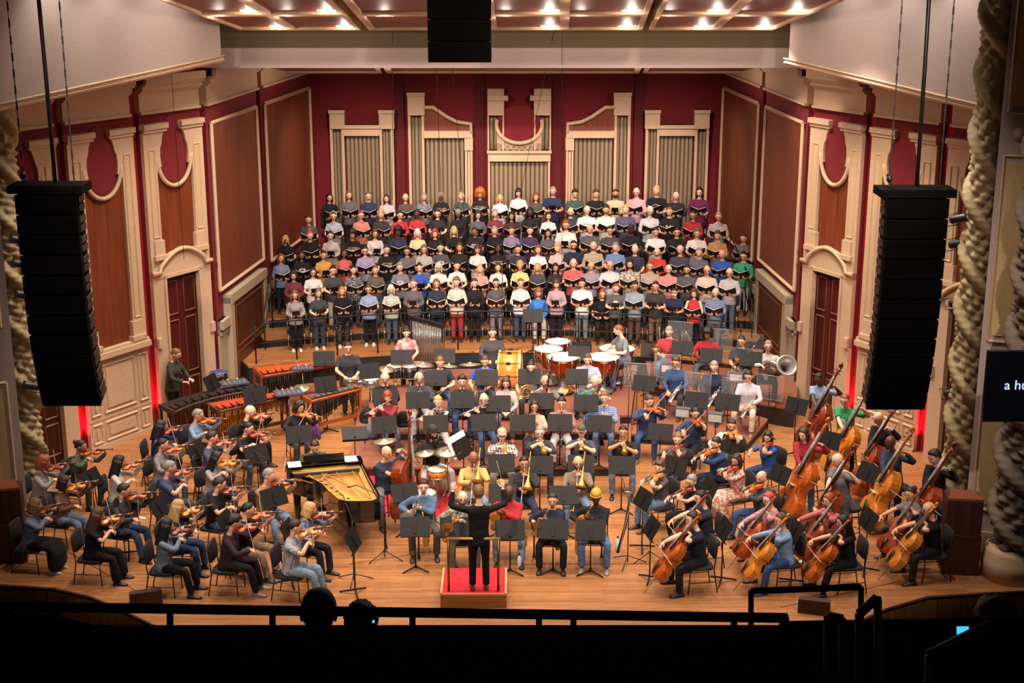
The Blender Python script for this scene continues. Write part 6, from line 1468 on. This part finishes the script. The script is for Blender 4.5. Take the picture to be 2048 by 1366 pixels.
for u, v, lab in ((.10, .16, 'white sheet of music lying on the left end of the piano'), (.86, .12, 'white sheet of music lying on the right end of the piano')):
    q = Vector(pp(kw*u, v, 1.026)) + base; obj('sheet_music', MB().box((0,0,0), (.24,.30,.004)).mesh('sheet_music', [PAPER]), None, Tr(*q) @ RK, lab, 'sheet music')
for u, v in ((.10,.18),(.90,.18),(.66,.86)):
    q = pp(kw*u, dep*v, 0); part('leg', MB().lathe([(.05,.06),(.045,.12),(.06,.20),(.075,.60)], q, 12).lathe([(.035,0),(.035,.06)], q, 10), [GLOSS], pn)
part('pedal_lyre', MB().tube([pp(kw*.45,.35,.62), pp(kw*.45,.25,.12)], .02, 6, 0).tube([pp(kw*.55,.35,.62), pp(kw*.55,.25,.12)], .02, 6, 0).box(pp(kw*.5,.22,.11), (.30,.14,.06), RK), [GLOSS], pn)
# ---------------------------------------------------------------- podium
a, b = G(881,1216), G(1013,1216); pw = b.x-a.x; cxp = (a.x+b.x)/2; yf = a.y; yd = 1.0
pd_ = obj('conductor_podium', None, None, Tr(cxp, yf, 0), 'wooden conductor podium with red carpet top and brass guard rail', 'podium')
OAK = mat('podium_oak', 'b07840', .4, kind='woodx', col2='8c5a2c', scale=16)
part('platform', MB().box((0,yd/2,.115), (pw,yd,.23)), [OAK], pd_); part('edge_trim', MB().box((0,.012,.235), (pw,.03,.03)).box((-pw/2+.012,yd/2,.235), (.03,yd,.03)).box((pw/2-.012,yd/2,.235), (.03,yd,.03)), [mat('oak_trim', 'd8a868', .4)], pd_); part('carpet', MB().box((0,yd/2,.236), (pw-.06,yd-.03,.03)), [RED], pd_)
part('rail_bar', MB().tube([(-.43,.10,1.16),(.43,.10,1.16)], .022, 8, 0), [BRASS], pd_)
for s in (-1, 1): part('rail_post', MB().tube([(s*.40,.10,.25),(s*.40,.10,1.16)], .021, 8, 0), [mat('brass_dark', '9c6c34', .35, .9)], pd_)
# red carpet below the rhythm section
q = [G(x, y, .006) for x, y in ((690,992),(760,1032),(885,1034),(905,985),(940,950),(735,945))]
obj('red_rug', MB().prism([(v.x, v.y) for v in q] if True else [], .001, .010).mesh('red_rug', [RED]), None, None, 'red carpet lying under the drummer and bassist', 'rug')
# ---------------------------------------------------------------- percussion
def along(proto, p0, p1, z, L, label, cat):
    a, b = G(p0[0], p0[1], z), G(p1[0], p1[1], z); d = b-a; d.z = 0; c = (a+b)/2; s = d.length/L
    return proto.spawn(Tr(c.x, c.y, 0) @ Rz(math.degrees(math.atan2(d.y, d.x))) @ Matrix.Diagonal((s, min(s, 1.1), 1, 1)), label, cat)
along(VIBE, (322,812), (508,768), .92, 2.5, 'long dark-barred vibraphone with brown resonators at far left', 'vibraphone')
along(MARA, (425,815), (568,788), .86, 1.75, 'marimba with red bars and gold resonator tubes', 'marimba')
along(XYLO, (612,797), (714,774), .88, 1.5, 'orange-framed glockenspiel table near the timbales', 'xylophone')
along(MARB, (515,744), (684,722), .90, 2.35, 'marimba with orange bars and black resonators before the choir', 'marimba')
along(CHIMES, (820,634), (888,652), 1.80, 1.5, 'tubular bells hanging in a black frame', 'chimes')
for px, py, r, w in ((1116,683,.29,'smallest copper timpani at the back'), (1097,698,.33,'copper timpani at the left of its group'), (1126,714,.37,'copper timpani nearest the horns'), (1206,714,.37,'copper timpani behind the light blue shirt'), (1234,697,.41,'largest copper timpani on the right')):
    g = G(px, py, .86+.40); TIMP[r].spawn(Tr(g.x, g.y, .40) @ Rz(30*px), w + ' with white head', 'timpani')
g = G(1020,741,.72); BDRUM.spawn(Tr(g.x, g.y, 0) @ Rz(-6), 'concert bass drum with honey maple shell', 'bass drum')
for n, (px, py, P, h, w) in enumerate(((603,776,CYM,.98,'cymbal beside the marimba resonators'), (772,738,CYM,.98,'cymbal left of the toms'), (846,728,CYML,1.08,'wide cymbal over the toms'), (898,731,CYM,.98,'cymbal before the navy horn player'), (940,728,CYML,1.08,'cymbal beside the bright blue tee'), (768,882,CYML,1.08,'ride cymbal of the drum kit'), (850,906,CYM,.98,'hi-hat cymbal of the drum kit'), (895,903,CYML,1.08,'crash cymbal right of the drummer'))):
    g = G(px, py, h); P.spawn(Tr(g.x, g.y, 0) @ Rz(47*n), w, 'cymbal', 'cymbals')
for px, py, P, h, w in ((790,731,TOM,.88,'black tom drum on the left of a pair'), (820,731,TOM,.88,'black tom drum on the right of a pair'), (742,758,TIMB,.92,'grey headed drum by the percussion table'), (700,754,TIMB,.92,'chrome timbale on the left'), (720,755,TIMB,.92,'chrome timbale on the right'), (437,744,BLUED,.86,'field drum with blue head by the door'), (874,938,SNARE,.78,'amber snare drum of the drum kit'), (850,985,TOM,.55,'floor tom of the drum kit')):
    g = G(px, py, h); r = P.spawn(Tr(g.x, g.y, 0 if h > .6 else -.33), w, 'drum', 'drums', {'shell': [AMBER]} if 'floor tom' in w else {'drum_head': [mat('blue_head', '3c4c7c', .6)]} if 'blue' in w else None)
# kick drum
g = G(868,962,.28); kk = obj('kick_drum', None, None, Tr(g.x, g.y, 0) @ Rz(20), 'amber kick drum lying before the drummer', 'drum')
part('shell', MB().lathe([(.28,-.20),(.28,.20)], (0,0,.29), 26, 0, Rx(90)), [AMBER], kk)
for s in (-1, 1): part('drum_head', MB().lathe([(.275,s*.201),(.01,s*.204)], (0,0,.29), 26, 0, Rx(90)), [SKINH], kk); part('hoop', MB().tube([(.29*math.cos(t), s*.2, .29+.29*math.sin(t)) for t in [2*math.pi*i/26 for i in range(26)]], .014, 5, 0, closed=True), [BLK], kk)
def table(px, py, z, w, d, rz, label):
    g = G(px, py, z); t = obj('percussion_table', None, None, Tr(g.x, g.y, 0) @ Rz(rz), label, 'table'); part('tabletop', MB().box((0,0,z), (w,d,.03)), [mat('felt_blue', '3e4456', .9, kind='cloth')], t); part('pole', MB().tube([(0,0,.05),(0,0,z)], .015, 6, 0), [CHROME], t)
    for k in range(3): a = math.radians(30+120*k); part('foot', MB().tube([(0,0,.3),(.25*math.cos(a),.25*math.sin(a),.01)], .010, 5, 0), [CHROME], t)
    for k in range(5):
        u = (k/4-.5)*w*.7; m = Proto('mallet'); c = ('c8402c', 'd8c8a8', 'b04838', 'e0d8d0', '3a3a48')[k]; m.part('handle', MB().tube([(0,-d*.35,z+.022),(0,d*.3,z+.022)], .006, 5, 0), [mat('rattan', 'c8a468', .6)]); m.part('mallet_head', MB().ell((0,d*.34,z+.036), (.02,.02,.02), 8, 6), [mat('mallet_' + c, c, .8)])
        m.spawn(Tr(g.x, g.y, 0) @ Rz(rz) @ Tr(u,0,0), '%s mallet on %s' % (('bright red', 'cream', 'brick red', 'white', 'dark blue')[k], label), 'mallet', 'mallets on ' + label)
table(468,765,1.0,.60,.40,25,'dark trap table behind the vibraphone'); table(577,785,1.0,.60,.42,20,'dark trap table over the red marimba'); table(605,736,1.05,.50,.32,12,'dark trap table over the orange marimba')
# ---------------------------------------------------------------- microphones, shields, monitors, bottles
for px, py, P, rz, zf, w in ((708,1165,MIC,115,0,'boom microphone stand beside the front violin stand'), (770,1118,MIC,190,0,'boom microphone stand at the piano tail'), (1255,1128,MIC,100,0,'boom microphone stand right of the saxophones'), (1300,1120,MIC,60,0,'microphone stand by the front viola stands'), (545,1040,MIC,160,0,'boom microphone over the tan sweater violinist'), (1005,690,MICT,0,.6,'tall choir microphone pole left of centre'), (1277,690,MICT,0,.6,'tall choir microphone pole right of centre'), (835,905,MICT,0,0,'slim microphone stand before the clarinets'), (1255,905,MICT,0,0,'slim microphone stand right of the oboes')):
    g = G(px, py, zf); P.spawn(Tr(g.x, g.y, zf) @ Rz(rz) @ Matrix.Diagonal((1,1,1.35 if zf else 1,1)), w, 'microphone', 'microphone stands')
for n, (px, py, rz, zf) in enumerate(((1275,830,-10,0),(1335,812,-15,0),(1395,850,-25,0),(1470,862,-30,0),(1540,855,-30,0),(1360,745,-16,.2),(1440,760,-16,.2),(1500,770,-18,.2))):
    g = G(px, py-80, zf+1.12); SHIELD.spawn(Tr(g.x, g.y, zf) @ Rz(rz), 'clear acoustic shield on a black stand, %s from left among the brass and violas' % ORD[n], 'shield', 'acoustic shields')
for px, py, rz, zf, w in ((1336,735,-10,.2,'grey monitor speaker behind the blue denim shirt'), (1473,753,-16,.2,'grey monitor speaker behind the navy fleece'), (1367,824,-20,0,'grey monitor speaker beside the navy shirt violist'), (1432,834,-20,0,'dark monitor speaker under the trumpet stands')):
    g = G(px, py, zf+.98); MONITOR.spawn(Tr(g.x, g.y, zf) @ Rz(rz), w, 'speaker', 'monitor speakers')
for px, py, zf, c, w in ((423,1148,0,'c8b8c4','pale pink water bottle between the violin desks'), (730,905,0,'2c62b8','blue water bottle behind the piano'), (1039,1135,0,'d8dcdc','clear water bottle by the red jacket saxophonist'), (1235,1100,0,'b8d8e0','clear water bottle beside the contrabass clarinet'), (1220,985,0,'d8dcdc','clear water bottle under the black tee trumpeter'), (880,672,.6,'d8d4cc','white bottle on the front riser left'), (1193,683,.6,'8a2c38','red bottle on the front riser right'), (1452,690,.6,'c8c4bc','grey bottle on the riser behind the trombones')):
    g = G(px, py, zf); BOTTLE.spawn(Tr(g.x, g.y, zf), w, 'bottle', 'bottles', {'bottle': [mat('bottle_' + c, c, .3)]})
# spare winds standing on pegs
for px, py, P, rx, w in ((1068,1118,CLAR,88,'clarinet upright on a peg by the red jacket'), (1052,1112,SAXG,0,'spare saxophone on a stand by the red jacket'), (1120,1115,SAXG,0,'spare saxophone on a stand by the navy shirt'), (1160,1115,SAXT,0,'spare saxophone on a stand left of the yellow beanie'), (1203,1118,CLAR,88,'clarinet upright on a peg by the yellow beanie'), (838,1120,CLAR,88,'clarinet upright on a peg before the blue sweater'), (860,1108,SAXG,0,'spare saxophone on a stand by the blue sweater'), (772,1100,CLAR,88,'bass clarinet upright beside the piano microphone')):
    g = G(px, py)
    M = Tr(g.x, g.y, .69) @ Ry(90) if P is CLAR else Tr(g.x-.15, g.y, .80) @ Rz(-70)
    P.spawn(M, w, 'clarinet' if P is CLAR else 'saxophone', 'spare winds on stands')
q = G(1235,1118); bc = obj('contrabass_clarinet', None, None, Tr(q.x, q.y, 0), 'long black contrabass clarinet leaning on a stand', 'clarinet'); part('body', MB().tube([(0,0,.12),(.12,0,.6),(.20,0,1.15)], .026, 9, 0), [EBON], bc); part('bow', MB().tube([(.2,0,1.15),(.19,0,1.24),(.10,0,1.25)], .014, 8, 0), [SILV], bc); part('keys', MB().tube([(.03,-.03,.2),(.2,-.03,1.05)], .012, 5, 0), [SILV], bc)
# ---------------------------------------------------------------- hung loudspeaker arrays
SPK = mat('array_black', '060404', .9, spec=.08, bump=.2, scale=60); GRL = mat('array_grille', '050404', .95, spec=.05, bump=.3, scale=120)
BOXF = MB(); BOXF.prism([(-.50,-.28),(.50,-.28),(.44,.28),(-.44,.28)], -.155, .155); BOXM = BOXF.mesh('cabinet', [SPK]); GRM = MB().box((0,-.285,0), (.96,.012,.285)).mesh('grille', [GRL]); SIDEM = []
for s in (-1, 1):
    for z in (-.08, .06): SIDEM.append(MB().box((s*.485, 0, z), (.03, .30, .10)).mesh('rigging_plate', [mat('rig_steel', '3a221a', .6)]))

def array(px, py, Y, n, label, tilt, lights=True):
    top = W(px, py, Y); t = obj('line_array_speaker', None, None, Tr(*top), label, 'loudspeaker'); p = Vector((0,0,0)); a = 0
    part('top_frame', MB().box((0,-.02,.08), (1.22,.55,.13)), [SPK], t)
    for i in range(n):
        a += tilt[min(i, len(tilt)-1)]; R = Rx(a); q = p + R.to_3x3() @ Vector((0,0,-.165)); M = Tr(*q) @ R
        c = obj('cabinet', BOXM, t, M); obj('grille', GRM, c); [obj('rigging_plate', q_, c) for q_ in SIDEM]; p = p + R.to_3x3() @ Vector((0,0,-.335))
    for x in (-.42, .40):
        ch = MB()
        for k in range(44): ch.box((x, 0, .22 + .13*k), (.028, .012, .135) if k % 2 else (.012, .028, .135))
        part('chain', ch, [BLK], t)
    part('hook', MB().ell((-.42,0,.28), (.05,.05,.06), 10, 7).tube([(-.42,0,.24),(-.38,0,.20),(-.40,0,.16),(-.44,0,.17)], .014, 6, 0), [BLK], t)
    part('cable', MB().tube([(.06,.1,.1),(.05,.12,2),(.0,.15,6)], .035, 7, 0), [BLK], t)
T_ = [0,0,.5,.5,1,2,2.5,3,3,3.5,4,4]
array(101,384,23.0,11,'tall black line array speaker hanging at the left of the stage',T_); array(1828,392,23.0,11,'tall black line array speaker hanging at the right of the stage',T_)
t0 = W(917,85,23.0); array(917,-230,23.0,8,'black line array speaker hanging above the middle of the stage',[0,.5,.5,.5])
# thin microphone cables from the ceiling
for k, (x0, x1, y1) in enumerate(((785,785,400),(867,884,440),(893,938,560),(1127,1040,390),(1124,1124,640),(331,368,520))):
    a, b = W(x0, -30, 30.5), W(x1, y1, 36 if k not in (5,) else 30.2); obj('hanging_cable', MB().tube([tuple(a), tuple(b)], .006, 4, 0).mesh('hanging_cable', [BLK]), None, None, 'thin black microphone cable hanging over the choir, %s from left' % ORD[(1,2,3,5,4,0)[k]], 'cable', 'hanging cables')
# ---------------------------------------------------------------- screen, cabinets, fixtures at the sides
a, b = W(1978,697,21.2), W(2075,838,21.2); sc_ = obj('caption_screen', MB().box(((a.x+b.x)/2+.35,21.25,(a.z+b.z)/2-.05), (b.x-a.x+.7,.08,a.z-b.z)).mesh('caption_screen', [mat('screen_dark', '0a0d16', .3, emit=.02)]), None, None, 'dark caption screen with pale blue words at the right edge', 'screen')
tx = bpy.data.curves.new('caption', 'FONT'); tx.body = 'a human'; tx.size = .22; tx.extrude = .002; to = bpy.data.objects.new('caption_text', tx); COL.objects.link(to); me = bpy.data.meshes.new_from_object(to.evaluated_get(bpy.context.evaluated_depsgraph_get())); bpy.data.objects.remove(to)
me.materials.clear(); me.materials.append(mat('caption_glow', 'a8c8f0', .4, emit=1.)); q = W(2008,779,21.2); obj('caption_text', me, sc_, frame((q.x, 21.2, q.z), (1,0,0), (0,-1,0)))
CAB = mat('cabinet_brown', '44201a', .5, kind='wood', col2='30140f', scale=12)
for px, py, w, label in ((1923,1150,.58,'tall reddish brown speaker cabinet at the right stage edge'), (10,1128,.60,'tall reddish brown speaker cabinet at the left stage edge')):
    g = G(px, py); t = obj('speaker_cabinet', None, None, Tr(g.x, g.y+.25, 0) @ Rz(-8 if px > 1000 else 14), label, 'cabinet'); part('lower_box', MB().box((0,0,.36), (w*1.05,.52,.70)), [CAB], t); part('upper_box', MB().box((0,0,1.02), (w,.48,.62)), [CAB], t)
    part('sloped_top', MB().prism([(-w/2,-.24),(w/2,-.24),(w*.3,.2),(-w*.3,.2)], 1.33, 1.37), [mat('cabinet_top', '7a3a2a', .5)], t)
for px, py, w, label in ((292,1205,.50,'brown floor monitor wedge at the front left of the stage'), (1628,1222,.50,'brown floor monitor wedge at the front right of the stage')):
    g = G(px, py); t = obj('floor_monitor', None, None, Tr(g.x, g.y, 0) @ Rz(20 if px < 1000 else -15), label, 'monitor'); part('body', MB().prism([(-.14,0),(.14,0),(.14,.10),(-.02,.24),(-.14,.24)], -w/2, w/2, T=Matrix(((0,0,1,0),(1,0,0,0),(0,1,0,0),(0,0,0,1)))), [CAB], t); part('grille', MB().box((0,.065,.175), (w*.9,.18,.01), Rx(-42)), [BLK], t)
for k, (px, py) in enumerate(((1918,437),(1916,487),(1916,605),(1906,785),(36,480),(40,528),(46,590),(62,772))):
    p = W(px, py, 24.2 if px > 1000 else 24.7); t = obj('stage_spotlight', None, None, Tr(*p) @ Rz(20 if px < 1000 else -20) @ Ry(75 if px > 1000 else -75), 'black stage spotlight clamped to the %s carved column, %s from top' % ('right' if px > 1000 else 'left', ORD[k % 4] if k % 4 else 'first'), 'spotlight', 'column spotlights'); part('housing', MB().lathe([(.05,-.16),(.075,-.12),(.075,.08),(.09,.14),(.085,.14),(.06,.06)], n=14), [BLK], t); part('yoke', MB().tube([(-.1,0,0),(-.1,.0,-.22),(.1,.0,-.22),(.1,0,0)], .010, 5, 0), [BLK], t)
# ---------------------------------------------------------------- the dark balcony below the camera
zb_ = W(1000,1250,5.3).z
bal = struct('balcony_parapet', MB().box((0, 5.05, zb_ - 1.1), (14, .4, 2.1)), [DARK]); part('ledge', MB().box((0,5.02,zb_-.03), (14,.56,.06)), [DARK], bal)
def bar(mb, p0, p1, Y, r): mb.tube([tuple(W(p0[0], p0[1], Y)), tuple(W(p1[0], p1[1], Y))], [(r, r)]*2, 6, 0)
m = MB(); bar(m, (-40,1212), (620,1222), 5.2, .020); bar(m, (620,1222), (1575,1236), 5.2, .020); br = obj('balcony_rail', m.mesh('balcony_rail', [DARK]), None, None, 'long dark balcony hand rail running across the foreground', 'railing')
for x in (18, 112, 340, 545, 825, 1078, 1147, 1468, 1572): m = MB(); y = 1213 + x*.0145; bar(m, (x, y), (x, 1262), 5.2, .014); part('post', m, [DARK], br)
m = MB(); bar(m, (1502,1300), (1502,1182), 4.8, .011); bar(m, (1502,1182), (1722,1174), 4.8, .012); bar(m, (1722,1174), (1722,1300), 4.8, .011); obj('aisle_rail', m.mesh('aisle_rail', [DARK]), None, None, 'dark looped guard rail rising before the right cellos', 'railing')
WORN = mat('worn_rail', '2a1c16', .5)
m = MB(); bar(m, (1655,1600), (1655,1232), 4.4, .014); bar(m, (1655,1232), (1685,1238), 4.4, .016); bar(m, (1685,1238), (1685,1600), 4.4, .014); obj('aisle_rail', m.mesh('aisle_rail', [WORN]), None, None, 'small upright loop of dark aisle handrail at lower right', 'railing')
m = MB(); bar(m, (1718,1600), (1718,1228), 4.2, .014); bar(m, (1718,1228), (1755,1195), 4.2, .016); bar(m, (1755,1195), (1762,1600), 4.2, .014); obj('aisle_rail', m.mesh('aisle_rail', [WORN]), None, None, 'sloping loop of dark aisle handrail beside the smaller loop', 'railing')
m = MB(); bar(m, (1855,1312), (1982,1250), 3.6, .016); bar(m, (1858,1312), (1858,1700), 3.6, .012); obj('aisle_rail', m.mesh('aisle_rail', [WORN]), None, None, 'slanting dark handrail at the lower right corner', 'railing')
m = MB(); bar(m, (1560,1256), (2100,1246), 5.6, .03); obj('balcony_rail', m.mesh('balcony_rail', [DARK]), None, None, 'dark balcony rail continuing at the lower right', 'railing')
for n, (px, py, Y, hair, w) in enumerate(((632,1246,6.6,'short','larger dark listener silhouette seated at the balcony rail'), (719,1268,7.6,'curlyshort','smaller dark listener silhouette seated right of the larger one'), (2008,1275,5.9,'curlyshort','dark listener silhouette at the lower right corner'))):
    B, _ = pose('lap', 'M', 5); p = W(px, py, Y); zf = p.z - B.H[2]; M = Tr(p.x, p.y, zf) @ Rz(180)
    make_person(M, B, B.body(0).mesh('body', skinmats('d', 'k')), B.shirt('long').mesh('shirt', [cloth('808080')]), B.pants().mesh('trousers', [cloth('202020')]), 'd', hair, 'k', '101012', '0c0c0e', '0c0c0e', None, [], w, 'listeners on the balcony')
    t = obj('theatre_chair', None, None, Tr(p.x, p.y-.0, zf) @ Rz(180), 'dark theatre chair under the ' + w.split(' seated')[0].split(' at ')[0], 'seat'); part('seat', MB().box((0,0,.38), (.5,.48,.12)), [DARK], t); part('backrest', MB().box((0,.30,.62), (.5,.10,.5)), [DARK], t); part('base', MB().box((0,0,.15), (.3,.3,.34)), [DARK], t)
for px, py, Y, w in ((1925,1268,4.6,'small bright blue screen at the lower right'), (747,1243,6.6,'tiny bright blue screen beside the smaller silhouette')):
    p = W(px, py, Y); s = .045 if px > 1000 else .012; t = obj('phone', MB().box((0,0,0), (s,.006,s*1.3)).mesh('phone', [BLK]), None, Tr(*p) @ Rx(-20), w, 'phone'); part('screen', MB().box((0,-.004,0), (s*.95,.002,s*1.2)), [mat('phone_glow', '38b0e0', .4, emit=1.2)], t)
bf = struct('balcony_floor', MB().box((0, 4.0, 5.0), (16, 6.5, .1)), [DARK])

# ---------------------------------------------------------------- loose things among the players
g = G(1607,806); TUBA.spawn(Tr(g.x, g.y, .56) @ Ry(180) @ Rz(60), 'spare silver tuba standing on its bell beside the basses', 'tuba')
g = G(1160,688,.95); t = obj('mallet_stand', None, None, Tr(g.x, g.y, 0), 'black mallet stand behind the timpani', 'stand'); part('tray', MB().box((0,0,.95), (.55,.32,.05)), [BLK], t); part('cover', MB().box((0,-.12,.78), (.55,.04,.34)), [mat('black_cloth', '161415', .9, kind='cloth', bump=.6)], t)
for sx in (-.24, .24): part('leg', MB().tube([(sx,0,.95),(sx,0,0)], .014, 6, 0), [BLK], t)
g = G(925,893,1.15); t = obj('score_stand', None, None, Tr(g.x, g.y, 0) @ Rz(62), 'stand with large white score pages left of the yellow-sleeved trombonist', 'music stand'); part('desk', MB().box((0,0,1.12), (.55,.01,.36), Rx(-28)), [GUN], t); part('page', MB().box((-.16,.07,1.18), (.33,.004,.42), Rx(-28) @ Rz(-4)), [PAPER], t); part('page', MB().box((.16,.07,1.18), (.33,.004,.42), Rx(-28) @ Rz(4)), [PAPER], t); part('pole', MB().tube([(0,-.02,.03),(0,-.02,1.05)], .012, 7, 0), [GUN], t)
for k in range(3): a = math.radians(90+120*k); part('foot', MB().tube([(0,-.02,.07),(.25*math.cos(a),.25*math.sin(a),.012)], .013, 5, 0), [GUN], t)
def lump(name, label, cat, px, py, z0, size, col, rz, straps=False, seed=1):
    g = G(px, py, z0 + size[2]/2); rnd = random.Random(seed); t = obj(name, None, None, Tr(g.x, g.y, z0) @ Rz(rz), label, cat); R_ = []
    for i in range(9):
        u = i/8; w = (math.sin(math.pi*(.12+.80*u)))**.6; R_.append(np.array([(size[0]/2*w*math.cos(q)*(1+rnd.uniform(-.10,.10)), size[1]/2*w*math.sin(q)*(1+rnd.uniform(-.10,.10)), size[2]*u) for q in [2*math.pi*j/14 for j in range(14)]]))
    part('body', MB().rings(R_, 0), [cloth(col)], t)
    if straps:
        for sx in (-1, 1): part('strap', MB().tube([(sx*.08,size[1]/2,size[2]*.9),(sx*.09,size[1]*.75,size[2]*.6),(sx*.09,size[1]/2,size[2]*.2)], [(.018,.006)]*3, 6, 0), [BLK], t)
        part('pocket', MB().ell((0,-size[1]*.42,size[2]*.35), (size[0]*.34,size[1]*.22,size[2]*.22), 12, 7), [cloth(col)], t)
    else: part('sleeve', MB().tube([(size[0]*.35,0,size[2]*.8),(size[0]*.5,-size[1]*.3,size[2]*.45),(size[0]*.42,-size[1]*.5,size[2]*.1)], [.05,.045,.035], 8, 0), [cloth(col)], t)
lump('backpack', 'black backpack on the riser beside the crimson cardigan', 'backpack', 806, 845, .20, (.34,.26,.48), '18171a', 10, True)
lump('backpack', 'dark backpack leaning behind the flutists', 'backpack', 735, 838, 0, (.36,.28,.50), '201e22', -20, True, 3)
lump('jacket', 'crumpled grey jacket heaped near the piano', 'jacket', 744, 862, .20, (.45,.35,.30), '6c6e7c', 0, False, 4)
lump('jacket', 'purple padded jacket hanging on the rear violin chair', 'jacket', 624, 862, .35, (.24,.26,.42), '6c3c74', 30, False, 5)
